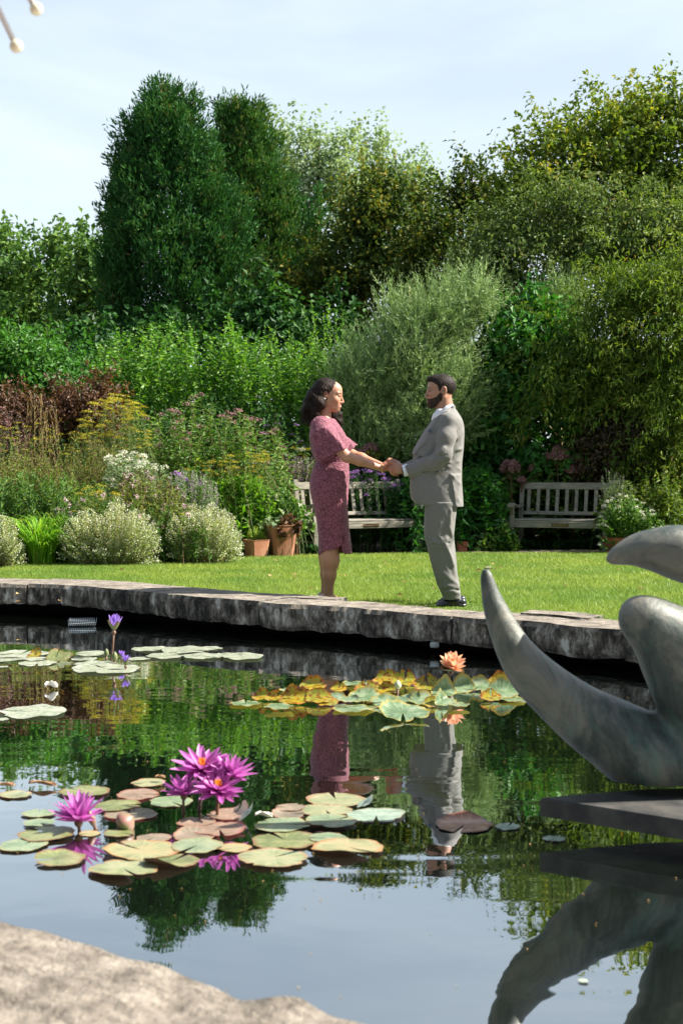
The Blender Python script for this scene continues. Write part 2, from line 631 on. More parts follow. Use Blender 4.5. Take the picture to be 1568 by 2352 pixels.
def trunk_np(base, top, r, rng, limbs=6, lean=.1):
    mb = MB()
    base = Vector([float(c) for c in base]); top = Vector([float(c) for c in top])
    pts = [base + (top - base) * (i / 6) + Vector((rng.normal() * .05, rng.normal() * .05, 0)) * (i > 0) for i in range(7)]
    mb.tube(pts, [r * (1.25 if i == 0 else 1 - i * .13) for i in range(7)], 9)
    H = (top - base).length
    for k in range(limbs):
        f = .3 + .6 * k / limbs
        p = base + (top - base) * f
        a = rng.uniform(0, 2 * PI); ln = H * rng.uniform(.10, .2) * (1.1 - f * .5)
        dv = Vector((math.cos(a), math.sin(a) * .6, .9)).normalized()
        pp = [p + dv * ln * s + Vector((0, 0, .15 * ln * s * s)) for s in (0, .35, .7, 1)]
        mb.tube(pp, [r * .45 * (1.05 - f * .4), r * .32, r * .2, r * .08], 6)
    return mb

def tree(name, label, cat, seed, blobs, d, L, w, mat, bark, group=None, trunk_r=.16, tx=None, **kw):
    rng = np.random.default_rng(seed)
    C, T, Nn, S, R = crown_np(rng, blobs, d, L, w, **kw)
    xs = [b[0] for b in blobs]; tx = sum(xs) / len(xs) if tx is None else tx
    gz = float(lawn_z(d))
    base = np.array([(tx - CX) / FPX * d, d + .15, gz - .03])
    root = empty(name, base)
    tag(root, label, cat, group)
    ytop = min(b[1] - b[3] * .45 for b in blobs)
    top = W(tx, ytop, d + .15)
    tr = trunk_np(np.zeros(3), top - base, trunk_r, rng, limbs=0 if kw.get('style') == 'needle' else 5).build('trunk' if cat == 'tree' else 'stem', bark, root, True)
    leaf_mesh('crown' if cat == 'tree' else 'foliage', C - base, T, Nn, L * S, w * S, R, mat, root)['kind'] = 'stuff'
    return root

def stems_np(rng, base, tip, lean_mid, r):
    "three-sided stems through base, mid, tip; returns V, F"
    n = len(base)
    K = 5
    s = np.linspace(0, 1, K)[None, :, None]
    P = base[:, None] * (1 - s) ** 2 + 2 * lean_mid[:, None] * s * (1 - s) + tip[:, None] * s ** 2
    V = []
    for k in range(3):
        a = 2 * PI * k / 3
        V.append(P + np.array([math.cos(a), math.sin(a), 0]) * r * (1 - .6 * s))
    V = np.stack(V, 2)                       # n,K,3,3
    idx = np.arange(n * K * 3).reshape(n, K, 3)
    F = []
    for k in range(3):
        q = (k + 1) % 3
        F.append(np.stack([idx[:, :-1, k], idx[:, :-1, q], idx[:, 1:, q], idx[:, 1:, k]], -1).reshape(-1, 4))
    return V.reshape(-1, 3), np.concatenate(F)

def bez(base, mid, tip, s):
    s = s[:, None]
    return base * (1 - s) ** 2 + 2 * mid * s * (1 - s) + tip * s ** 2

def patch(name, label, cat, seed, prof, d0, d1, n, L, w, mat, stem_mat, group=None, lo=.12, per=26, lean=.18,
          splay=.45, hvar=.22, flowers=None, up=.45, droop=.12, ybase=None, fan=None, rstem=.0032, leaf_parts=False):
    """a plant: n leafy stems whose tops follow the photo profile prof=[(x,ytop),...].
    flowers: list of (material, name, kind, fraction of stems, radius, count, size)"""
    rng = np.random.default_rng(seed)
    xs = np.array([p[0] for p in prof], float); ys = np.array([p[1] for p in prof], float)
    x = rng.uniform(xs[0], xs[-1], n); d = rng.uniform(d0, d1, n)
    yt = np.interp(x, xs, ys)
    r = np.stack([ray(a, b) for a, b in zip(x, yt)])
    t = d / r[:, 1]
    tip = np.stack([r[:, 0] * t, d, CAMH + r[:, 2] * t], -1)
    gz = lawn_z(d)
    hh = tip[:, 2] - gz
    tip[:, 2] = gz + hh * (1 - np.abs(rng.normal(0, hvar, n)).clip(0, .75))
    hh = tip[:, 2] - gz
    if fan is None:
        base = np.stack([tip[:, 0] + rng.normal(size=n) * lean * hh, d + rng.normal(size=n) * lean * hh, gz], -1)
    else:
        cx = ((xs[0] + xs[-1]) / 2 - CX) / FPX * (d0 + d1) / 2
        base = np.stack([cx + (tip[:, 0] - cx) * fan + rng.normal(size=n) * .03, (d0 + d1) / 2 + (d - (d0 + d1) / 2) * fan, gz], -1)
    mid = (base + tip) / 2
    mid[:, :2] = base[:, :2] * .7 + tip[:, :2] * .3
    mid[:, 2] += hh * .12
    org = np.array([(xs.mean() - CX) / FPX * (d0 + d1) / 2, (d0 + d1) / 2, float(lawn_z((d0 + d1) / 2))])
    root = empty(name, org); tag(root, label, cat, group)
    V, F = stems_np(rng, base, tip, mid, rstem)
    link('stems', mesh_np('stems', V - org, F, True), stem_mat, root)['kind'] = 'stuff'
    m = n * per
    sid = np.repeat(np.arange(n), per)
    s = lo + (1 - lo) * ((np.tile(np.arange(per), n) + rng.random(m)) / per) ** .85
    C = bez(base[sid], mid[sid], tip[sid], s)
    ax = nrm(tip - base)[sid]
    az = rng.uniform(0, 2 * PI, m)
    O = np.stack([np.cos(az), np.sin(az), np.zeros(m)], -1)
    T = nrm(O * splay + ax * up + rng.normal(size=(m, 3)) * .30 + np.array([0, 0, -.15]))
    Nn = nrm(ax * .42 + rng.normal(size=(m, 3)) * .6 + np.array([.2, -.25, .1]))
    S = rng.uniform(.65, 1.25, m) * (1.15 - .5 * s ** 3)
    w = w * 1.2
    R = rng.random(n)[sid] * .4 + rng.random(m) * .6
    if leaf_parts:
        for i in range(m):
            leaf_mesh('leaf', C[i:i + 1] - org, T[i:i + 1], Nn[i:i + 1], L * S[i:i + 1], w * S[i:i + 1], R[i:i + 1], mat, root, droop=droop)
    else:
        leaf_mesh('foliage', C - org, T, Nn, L * S, w * S, R, mat, root, droop=droop)['kind'] = 'stuff'
    for fl in (flowers or []):
        fmat, fname, kind, frac, rad, cnt, size = fl
        pick = np.where(rng.random(n) < frac)[0]
        if not len(pick): continue
        k = len(pick)
        fid = np.repeat(pick, cnt); q = len(fid)
        g = rdir(rng, q)
        top = tip[fid]
        if kind == 'disc':
            Cc = top + np.stack([g[:, 0] * rad, g[:, 1] * rad, np.abs(g[:, 2]) * rad * .45], -1)
            Nf = nrm(np.array([0, 0, 1.0]) + g * .5); Tf = g
        elif kind == 'dome':
            Cc = top + np.stack([g[:, 0] * rad, g[:, 1] * rad, np.abs(g[:, 2]) * rad * .75], -1)
            Nf = nrm(g + np.array([0, 0, .3])); Tf = rdir(rng, q)
        elif kind == 'ball':
            Cc = top + g * rad * rng.uniform(.5, 1, (q, 1)); Nf = g; Tf = rdir(rng, q)
        elif kind == 'spike':
            s2 = rng.uniform(.6, 1.02, q)
            Cc = bez(base[fid], mid[fid], tip[fid], s2) + g * np.array([1, 1, .2]) * (rad * (1.15 - s2 * .8))[:, None]
            Nf = nrm(g * np.array([1, 1, .3])); Tf = nrm(g + np.array([0, 0, .8]))
        else:   # 'along' : florets scattered over the upper stems
            s2 = 1 - rng.random(q) ** 1.3 * .8
            Cc = bez(base[fid], mid[fid], tip[fid], s2) + g * rad; Nf = g; Tf = rdir(rng, q)
        sz = rng.uniform(.7, 1.2, q)
        rr_ = rng.random(q)
        if kind in ('dome', 'disc', 'ball') and k <= 90:
            one = {'flowers': 'flower_head', 'seedheads': 'seedhead', 'yellow_flowers': 'flower_head'}.get(fname, fname)
            for i in range(k):
                sl = slice(i * cnt, (i + 1) * cnt)
                leaf_mesh(one, Cc[sl] - org, Tf[sl], Nf[sl], size * sz[sl], size * .8 * sz[sl], rr_[sl], fmat, root, fold=.1, droop=.05)
        else:
            leaf_mesh(fname, Cc - org, Tf, Nf, size * sz, size * .8 * sz, rr_, fmat, root, fold=.1, droop=.05)['kind'] = 'stuff'
    return root

def blades(name, label, cat, seed, x0, x1, ytop, d, n, mat, length, width, group=None, arch=.8):
    "clump of long arching strap leaves"
    rng = np.random.default_rng(seed)
    org = np.array([((x0 + x1) / 2 - CX) / FPX * d, d, float(lawn_z(d))])
    half = (x1 - x0) / 2 / FPX * d
    H = (CAMH + ray(0, ytop)[2] / ray(0, ytop)[1] * d) - org[2]
    K = 6
    a = rng.uniform(0, 2 * PI, n); rr = rng.uniform(0, .55, n) * half
    base = np.stack([rr * np.cos(a), rr * np.sin(a) * .5, np.zeros(n)], -1)
    dirv = np.stack([np.cos(a + rng.normal(0, .5, n)), np.sin(a) * .8, np.zeros(n)], -1)
    h = H * rng.uniform(.55, 1.1, n); out = length * rng.uniform(.3, 1, n) * arch
    s = np.linspace(0, 1, K)
    P = base[:, None] + dirv[:, None] * (out[:, None] * s ** 1.6)[..., None]
    P[..., 2] += h[:, None] * (1.9 * s - 1.15 * s ** 2.4)
    side = np.stack([-dirv[:, 1], dirv[:, 0], np.zeros(n)], -1)[:, None] * (width * (1 - s ** 3 * .95))[None, :, None] * .5
    V = np.stack([P - side, P + side], 2)
    idx = np.arange(n * K * 2).reshape(n, K, 2)
    F = np.stack([idx[:, :-1, 0], idx[:, :-1, 1], idx[:, 1:, 1], idx[:, 1:, 0]], -1).reshape(-1, 4)
    me = mesh_np('strap_leaves', V.reshape(-1, 3), F, True, rnd=np.repeat(rng.random(n), K * 2))
    o = link(name, me, mat, None, org)
    tag(o, label, cat, group)
    return o
# ------------------------------------------------------------------ materials of the place
M = {}
def build_materials():
    g = lambda *a: lin(*a)[:3]
    M['thuja'] = leaf_mat('thuja_green', [(0, (0.019, 0.065, 0.020)), (.5, (0.033, 0.119, 0.027)), (.85, (0.067, 0.156, 0.037)), (1, (0.176, 0.135, 0.062))], .2, .03, .5)
    M['thuja2'] = leaf_mat('thuja_olive', [(0, (0.019, 0.072, 0.017)), (.5, (0.048, 0.139, 0.028)), (.82, (0.104, 0.174, 0.041)), (1, (0.191, 0.151, 0.058))], .2, .03, .5)
    M['far'] = leaf_mat('hazed_far_foliage', [(0, (0.187, 0.276, 0.166)), (.6, (0.276, 0.374, 0.196)), (1, (0.307, 0.378, 0.202))], .35, .04)  # haze of distance mixed into the leaf colour as a paler grey green
    M['leftfar'] = leaf_mat('left_wood_foliage', [(0, (0.037, 0.091, 0.022)), (.6, (0.085, 0.183, 0.037)), (1, (0.207, 0.317, 0.061))], .35, .05)
    M['katsura'] = leaf_mat('katsura_foliage', [(0, (0.022, 0.055, 0.013)), (.55, (0.055, 0.099, 0.016)), (.8, (0.164, 0.175, 0.022)), (1, (0.307, 0.240, 0.034))], .35, .04)
    M['bigright'] = leaf_mat('tall_tree_foliage', [(0, (0.054, 0.106, 0.015)), (.5, (0.129, 0.201, 0.023)), (.8, (0.248, 0.283, 0.036)), (1, (0.402, 0.355, 0.048))], .4, .05)
    M['crab'] = leaf_mat('crabapple_foliage', [(0, (0.044, 0.088, 0.022)), (.55, (0.121, 0.186, 0.050)), (.85, (0.198, 0.253, 0.088)), (1, (0.285, 0.176, 0.121))], .35, .05)
    M['willow'] = leaf_mat('rosemary_willow_foliage', [(0, (0.123, 0.205, 0.082)), (.6, (0.246, 0.355, 0.137)), (1, (0.358, 0.448, 0.190))], .25, .07, .4, (1.1, 1.15, .7))
    M['magnolia'] = leaf_mat('broad_glossy_foliage', [(0, (0.016, 0.082, 0.014)), (.6, (0.032, 0.149, 0.016)), (1, (0.115, 0.329, 0.032))], .32, .09, .3)
    M['weep'] = leaf_mat('weeping_pear_foliage', [(0, (0.042, 0.090, 0.013)), (.55, (0.106, 0.179, 0.020)), (.9, (0.232, 0.295, 0.048)), (1, (0.359, 0.179, 0.032))], .42, .06)
    M['bright'] = leaf_mat('bright_shrub_foliage', [(0, (0.030, 0.117, 0.010)), (.5, (0.083, 0.225, 0.018)), (1, (0.214, 0.371, 0.039))], .42, .08, .35)
    M['vib'] = leaf_mat('left_shrub_foliage', [(0, (0.025, 0.104, 0.013)), (.6, (0.062, 0.197, 0.023)), (.97, (0.114, 0.228, 0.042)), (1, (0.311, 0.124, 0.052))], .38, .08, .35)
    M['mid'] = leaf_mat('perennial_green', [(0, (0.043, 0.122, 0.022)), (.6, (0.110, 0.220, 0.043)), (1, (0.244, 0.354, 0.085))], .35, .06)
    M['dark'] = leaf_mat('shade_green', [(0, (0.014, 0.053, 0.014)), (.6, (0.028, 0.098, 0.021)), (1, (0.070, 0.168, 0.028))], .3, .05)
    M['olive'] = leaf_mat('perennial_olive', [(0, (0.073, 0.122, 0.024)), (.6, (0.183, 0.244, 0.049)), (1, (0.366, 0.390, 0.110))], .35, .05)
    M['lime'] = leaf_mat('lime_leaves', [(0, (0.095, 0.260, 0.018)), (.6, (0.189, 0.402, 0.029)), (1, (0.329, 0.484, 0.058))], .45, .07)
    M['red'] = leaf_mat('ninebark_red', [(0, (0.043, 0.020, 0.012)), (.6, (0.104, 0.046, 0.024)), (1, (0.207, 0.110, 0.043))], .3, .09, .35)
    M['bronze_leaf'] = leaf_mat('bronze_leaves', [(0, (0.030, 0.024, 0.017)), (.6, (0.073, 0.049, 0.030)), (1, (0.220, 0.146, 0.073))], .25, .1, .35)
    M['tan'] = leaf_mat('dry_tan', [(0, (0.195, 0.110, 0.049)), (1, (0.464, 0.317, 0.159))], .3, .03)
    M['silver'] = leaf_mat('silver_green', [(0, (0.122, 0.195, 0.110)), (.6, (0.220, 0.305, 0.159)), (1, (0.360, 0.420, 0.260))], .3, .04)
    M['calamint'] = leaf_mat('calamint_stems', [(0, (0.156, 0.234, 0.052)), (.6, (0.286, 0.390, 0.104)), (1, (0.494, 0.546, 0.182))], .35, .03)
    M['pale_fl'] = leaf_mat('calamint_florets', [(0, (0.476, 0.504, 0.280)), (.6, (0.700, 0.700, 0.476)), (1, (0.850, 0.850, 0.812))], .3, .02, tboost=(1, 1, 1))
    M['white_fl'] = leaf_mat('white_florets', [(0, (0.558, 0.558, 0.378)), (1, (0.738, 0.738, 0.612))], .3, .02, tboost=(1, 1, 1))
    M['yellow_fl'] = leaf_mat('yellow_umbels', [(0, (.28, .25, .02)), (1, (.58, .50, .06))], .3, .02, tboost=(1, 1, 1))
    M['mauve_fl'] = leaf_mat('mauve_spikes', [(0, (0.286, 0.208, 0.260)), (1, (0.624, 0.494, 0.572))], .3, .02, tboost=(1, 1, 1))
    M['purple_fl'] = leaf_mat('purple_phlox', [(0, (.28, .10, .42)), (1, (.60, .32, .72))], .3, .02, tboost=(1, 1, 1))
    M['pink_fl'] = leaf_mat('dusty_pink_heads', [(0, (.30, .13, .14)), (1, (.58, .34, .34))], .3, .02, tboost=(1, 1, 1))
    M['blush_fl'] = leaf_mat('pale_pink_florets', [(0, (.55, .32, .38)), (1, (.85, .7, .72))], .3, .02, tboost=(1, 1, 1))
    M['brown_fl'] = leaf_mat('brown_seedheads', [(0, (.05, .035, .02)), (1, (.17, .12, .07))], .1, .02)
    M['stem'] = pbr('green_stem', (.07, .12, .03), .6)
    M['stem_red'] = pbr('reddish_stem', (.14, .07, .03), .6)
    M['stem_tan'] = pbr('tan_stem', (.3, .24, .1), .7)
    M['bark'] = pbr('bark', (.055, .04, .03), .9, bump=(30, .6, .02), var=(8, (.11, .09, .07), .35, .7))
    # grass
    m, nt, out = new_mat('grass_blades')
    at = N(nt, 'ShaderNodeAttribute', attribute_name='rnd')
    r = ramp(nt, [(0, (.10, .18, .02)), (.5, (.24, .36, .05)), (.85, (.42, .52, .13)), (1, (.55, .56, .25))], at.outputs['Fac'])
    geo = N(nt, 'ShaderNodeNewGeometry')
    pn = noise(nt, .9, 4, .6, geo.outputs['Position'])
    hs = ramp(nt, [(.3, (.62, .78, .7)), (.5, (1.0, 1.0, 1.0)), (.72, (1.3, 1.14, 1.05))], pn.outputs['Fac'])
    mu = N(nt, 'ShaderNodeMix', data_type='RGBA', blend_type='MULTIPLY'); mu.inputs[0].default_value = 1
    nt.links.new(r.outputs['Color'], mu.inputs[6]); nt.links.new(hs.outputs['Color'], mu.inputs[7])
    df = N(nt, 'ShaderNodeBsdfDiffuse'); tr = N(nt, 'ShaderNodeBsdfTranslucent')
    nt.links.new(mu.outputs[2], df.inputs['Color']); nt.links.new(mu.outputs[2], tr.inputs['Color'])
    ms = N(nt, 'ShaderNodeMixShader'); ms.inputs[0].default_value = .45
    nt.links.new(df.outputs[0], ms.inputs[1]); nt.links.new(tr.outputs[0], ms.inputs[2])
    gl = N(nt, 'ShaderNodeBsdfGlossy'); gl.inputs['Roughness'].default_value = .4
    m2 = N(nt, 'ShaderNodeMixShader'); m2.inputs[0].default_value = .02
    nt.links.new(ms.outputs[0], m2.inputs[1]); nt.links.new(gl.outputs[0], m2.inputs[2])
    nt.links.new(m2.outputs[0], out.inputs['Surface'])
    M['grass'] = m
    M['turf'] = pbr('turf_ground', (.05, .10, .015), .95, bump=(60, .5, .01), var=(3, (.11, .13, .035), .35, .7))
    M['soil'] = pbr('garden_soil', (.035, .026, .018), .95, bump=(25, .8, .03), var=(6, (.07, .05, .035), .35, .7))
    M['paver'] = pbr('path_paving', (.30, .22, .16), .9, bump=(40, .5, .01), var=(5, (.30, .23, .17), .35, .7))
    # water
    m, nt, out = new_mat('pond_water')
    geo = N(nt, 'ShaderNodeNewGeometry')
    dfx = N(nt, 'ShaderNodeBsdfDiffuse'); dfx.inputs['Color'].default_value = (.004, .006, .004, 1)
    glx = N(nt, 'ShaderNodeBsdfGlossy'); glx.inputs['Roughness'].default_value = .012
    glx.inputs['Color'].default_value = (.94, .97, 1.0, 1)
    mp = mapping(nt, geo.outputs['Position'], (1, 1, 1), (0, 0, .35))
    n1 = noise(nt, 3.2, 3, .55, mp, .3)
    mp2 = mapping(nt, geo.outputs['Position'], (.5, 1.4, 1), (0, 0, .2))
    n2 = noise(nt, 1.5, 2, .5, mp2, .6)
    wv = N(nt, 'ShaderNodeMath', operation='MULTIPLY_ADD')
    wv.inputs[1].default_value = .22
    nt.links.new(n1.outputs['Fac'], wv.inputs[0]); nt.links.new(n2.outputs['Fac'], wv.inputs[2])
    # calm near the camera, more ruffled further out
    bp = N(nt, 'ShaderNodeBump'); bp.inputs['Strength'].default_value = .28; bp.inputs['Distance'].default_value = .010
    nt.links.new(wv.outputs[0], bp.inputs['Height'])
    nt.links.new(bp.outputs['Normal'], glx.inputs['Normal'])
    fr = N(nt, 'ShaderNodeFresnel'); fr.inputs['IOR'].default_value = 1.45
    nt.links.new(bp.outputs['Normal'], fr.inputs['Normal'])
    mr = N(nt, 'ShaderNodeMapRange'); mr.inputs['From Max'].default_value = .45
    mr.inputs['To Min'].default_value = .31; mr.inputs['To Max'].default_value = .90
    nt.links.new(fr.outputs[0], mr.inputs['Value'])
    mx = N(nt, 'ShaderNodeMixShader')
    nt.links.new(mr.outputs[0], mx.inputs[0])
    nt.links.new(dfx.outputs[0], mx.inputs[1]); nt.links.new(glx.outputs[0], mx.inputs[2])
    nt.links.new(mx.outputs[0], out.inputs['Surface'])
    M['water'] = m
    # coping stone: pale top, dark sides with white runs
    m, nt, out = new_mat('coping_limestone')
    b = N(nt, 'ShaderNodeBsdfPrincipled'); b.inputs['Roughness'].default_value = .9
    geo = N(nt, 'ShaderNodeNewGeometry')
    pos = geo.outputs['Position']
    nA = noise(nt, 9, 8, .7, pos); nB = noise(nt, 40, 4, .7, pos)
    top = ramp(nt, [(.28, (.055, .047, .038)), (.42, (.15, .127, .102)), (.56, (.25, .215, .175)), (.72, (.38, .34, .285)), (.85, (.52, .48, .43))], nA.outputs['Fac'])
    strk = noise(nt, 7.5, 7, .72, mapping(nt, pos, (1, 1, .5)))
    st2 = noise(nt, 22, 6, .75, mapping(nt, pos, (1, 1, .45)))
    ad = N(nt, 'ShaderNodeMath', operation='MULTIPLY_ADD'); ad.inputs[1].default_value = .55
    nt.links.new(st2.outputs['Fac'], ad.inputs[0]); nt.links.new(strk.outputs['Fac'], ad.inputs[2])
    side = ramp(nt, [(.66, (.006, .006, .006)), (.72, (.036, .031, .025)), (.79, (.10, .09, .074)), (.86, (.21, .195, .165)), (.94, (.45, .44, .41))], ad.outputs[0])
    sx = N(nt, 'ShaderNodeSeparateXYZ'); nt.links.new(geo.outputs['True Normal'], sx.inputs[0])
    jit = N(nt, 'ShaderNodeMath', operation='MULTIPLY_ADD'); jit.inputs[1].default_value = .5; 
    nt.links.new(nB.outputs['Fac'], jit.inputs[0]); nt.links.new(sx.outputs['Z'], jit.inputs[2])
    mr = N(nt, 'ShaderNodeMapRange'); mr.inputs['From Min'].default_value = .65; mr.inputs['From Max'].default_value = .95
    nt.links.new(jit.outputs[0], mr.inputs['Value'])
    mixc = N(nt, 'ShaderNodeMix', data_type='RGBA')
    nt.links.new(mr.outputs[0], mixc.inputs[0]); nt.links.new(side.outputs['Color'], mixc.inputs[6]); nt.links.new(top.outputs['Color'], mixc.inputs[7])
    nt.links.new(mixc.outputs[2], b.inputs['Base Color'])
    bp = N(nt, 'ShaderNodeBump'); bp.inputs['Strength'].default_value = .8; bp.inputs['Distance'].default_value = .02
    ad2 = N(nt, 'ShaderNodeMath', operation='ADD'); nt.links.new(nA.outputs['Fac'], ad2.inputs[0]); nt.links.new(nB.outputs['Fac'], ad2.inputs[1])
    nt.links.new(ad2.outputs[0], bp.inputs['Height']); nt.links.new(bp.outputs['Normal'], b.inputs['Normal'])
    nt.links.new(b.outputs[0], out.inputs['Surface'])
    M['coping'] = m
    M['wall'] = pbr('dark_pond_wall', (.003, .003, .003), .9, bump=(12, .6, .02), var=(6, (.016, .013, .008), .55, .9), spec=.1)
    # bench wood
    m, nt, out = new_mat('weathered_teak')
    b = N(nt, 'ShaderNodeBsdfPrincipled'); b.inputs['Roughness'].default_value = .85
    v = obj_coord(nt)
    n1 = noise(nt, 8, 6, .7, mapping(nt, v, (.5, 6, 6))); n2 = noise(nt, 5, 5, .6, v)
    r1 = ramp(nt, [(.3, (.12, .105, .085)), (.55, (.27, .245, .205)), (.8, (.42, .39, .34))], n1.outputs['Fac'])
    r2 = ramp(nt, [(.35, (.75, .78, .76)), (.65, (1.15, 1.12, 1.08))], n2.outputs['Fac'])
    mu = N(nt, 'ShaderNodeMix', data_type='RGBA', blend_type='MULTIPLY'); mu.inputs[0].default_value = 1
    nt.links.new(r1.outputs['Color'], mu.inputs[6]); nt.links.new(r2.outputs['Color'], mu.inputs[7])
    nt.links.new(mu.outputs[2], b.inputs['Base Color'])
    bp = N(nt, 'ShaderNodeBump'); bp.inputs['Strength'].default_value = .5; bp.inputs['Distance'].default_value = .005
    nt.links.new(n1.outputs['Fac'], bp.inputs['Height']); nt.links.new(bp.outputs['Normal'], b.inputs['Normal'])
    nt.links.new(b.outputs[0], out.inputs['Surface'])
    M['teak'] = m
    M['plaque'] = pbr('plaque_brown', (.03, .015, .008), .35, .3)
    M['brass'] = pbr('brass_letters', (.75, .5, .28), .35, .6)
    M['terracotta'] = pbr('terracotta', (.42, .17, .09), .85, bump=(30, .3, .01), var=(4, (.52, .27, .17), .4, .75))
    M['terra_dk'] = pbr('terracotta_red', (.30, .09, .05), .8, bump=(30, .3, .01), var=(4, (.38, .14, .08), .4, .75))
    # bronze sculpture
    m, nt, out = new_mat('patinated_bronze')
    b = N(nt, 'ShaderNodeBsdfPrincipled')
    v = obj_coord(nt)
    n1 = noise(nt, 4.0, 9, .72, mapping(nt, v, (1, 1, .6)), .8); n2 = noise(nt, 11, 9, .75, mapping(nt, v, (1, 1, .5)), .5)
    r1 = ramp(nt, [(.34, (.022, .032, .030)), (.45, (.065, .078, .070)), (.53, (.14, .14, .12)), (.62, (.20, .19, .155)), (.72, (.33, .31, .26))], n1.outputs['Fac'])
    geo = N(nt, 'ShaderNodeNewGeometry')
    r2 = ramp(nt, [(.50, (0, 0, 0)), (.68, (1, 1, 1))], n2.outputs['Fac'])
    sz = N(nt, 'ShaderNodeSeparateXYZ'); nt.links.new(v, sz.inputs[0])
    mz = N(nt, 'ShaderNodeMapRange'); mz.inputs['From Min'].default_value = .1; mz.inputs['From Max'].default_value = .75
    mz.inputs['To Min'].default_value = .75; mz.inputs['To Max'].default_value = .12
    nt.links.new(sz.outputs['Z'], mz.inputs['Value'])
    mm = N(nt, 'ShaderNodeMath', operation='MULTIPLY'); nt.links.new(r2.outputs['Color'], mm.inputs[0]); nt.links.new(mz.outputs[0], mm.inputs[1])
    mc = N(nt, 'ShaderNodeMix', data_type='RGBA'); nt.links.new(mm.outputs[0], mc.inputs[0])
    nt.links.new(r1.outputs['Color'], mc.inputs[6]); mc.inputs[7].default_value = (.07, .19, .17, 1)
    nt.links.new(mc.outputs[2], b.inputs['Base Color'])
    b.inputs['Metallic'].default_value = .25; b.inputs['Roughness'].default_value = .5
    bp = N(nt, 'ShaderNodeBump'); bp.inputs['Strength'].default_value = .45; bp.inputs['Distance'].default_value = .012
    nt.links.new(n2.outputs['Fac'], bp.inputs['Height']); nt.links.new(bp.outputs['Normal'], b.inputs['Normal'])
    nt.links.new(b.outputs[0], out.inputs['Surface'])
    M['bronze'] = m
    M['plinth'] = pbr('plinth_slate', (.018, .018, .018), .75, bump=(20, .6, .01), var=(7, (.075, .07, .062), .42, .75))
    M['rod'] = pbr('painted_rod', (.55, .53, .56), .4)
    M['rodball'] = pbr('ivory_ball', (.72, .66, .5), .35, var=(9, (.6, .42, .2), .5, .9))

build_materials()

# ------------------------------------------------------------------ pond, ground, lawn, coping
# front top edge and back edge of the far coping, traced and projected on their planes
CT = 0.255
front_px = [(-260, 1332), (-120, 1336), (0, 1341), (100, 1343), (200, 1348), (350, 1362), (450, 1371), (550, 1378), (620, 1384), (784, 1393), (880, 1402), (970, 1411), (1064, 1418), (1195, 1426), (1273, 1434), (1424, 1447), (1560, 1461), (1720, 1482), (1900, 1508)]
FR = np.array([G(x, y, CT)[:2] for x, y in front_px])
def off_line(P, w):
    t = nrm(np.gradient(P, axis=0)); n = np.stack([-t[:, 1], t[:, 0]], -1)
    return P + n * w
BK = off_line(FR, .5)

def sheet(name, poly, z, mat, kind='structure'):
    bm = MB(); bm.add([(p[0], p[1], z if not callable(z) else float(z(p[1]))) for p in poly], [tuple(range(len(poly)))])
    o = bm.build(name, mat); o['kind'] = kind
    return o

water = sheet('pond_water', [(-40, -30), (40, -30), (40, 4), (14, 4), (FR[-1][0] + 3, FR[-1][1] + .2), (FR[-1][0], FR[-1][1] + .4)] +
              [(p[0], p[1] + .35) for p in FR[::-1]][1:] + [(-14, 16), (-40, 20)], 0.0, M['water'])

# ground sheet: soil behind the coping, out to the horizon
def ribbon_ground():
    base = [(-60, 26)] + [(-12, 17.2)] + [tuple(p) for p in off_line(FR, .35)] + [(9, 3.2), (60, -20)]
    V = []; F = []
    rows = [0, .5, 1.5, 3, 5, 8, 12, 20, 60, 400]
    for p in base:
        for r in rows:
            Y = p[1] + r
            V.append((p[0], Y, float(max(.344 - .0175 * min(max(Y, 9.0), 19), .012)) - .03))
    k = len(rows)
    for i in range(len(base) - 1):
        for j in range(k - 1):
            F.append((i * k + j, (i + 1) * k + j, (i + 1) * k + j + 1, i * k + j + 1))
    mb = MB(); mb.add(V, F)
    o = mb.build('ground', M['soil']); o['kind'] = 'structure'
ribbon_ground()

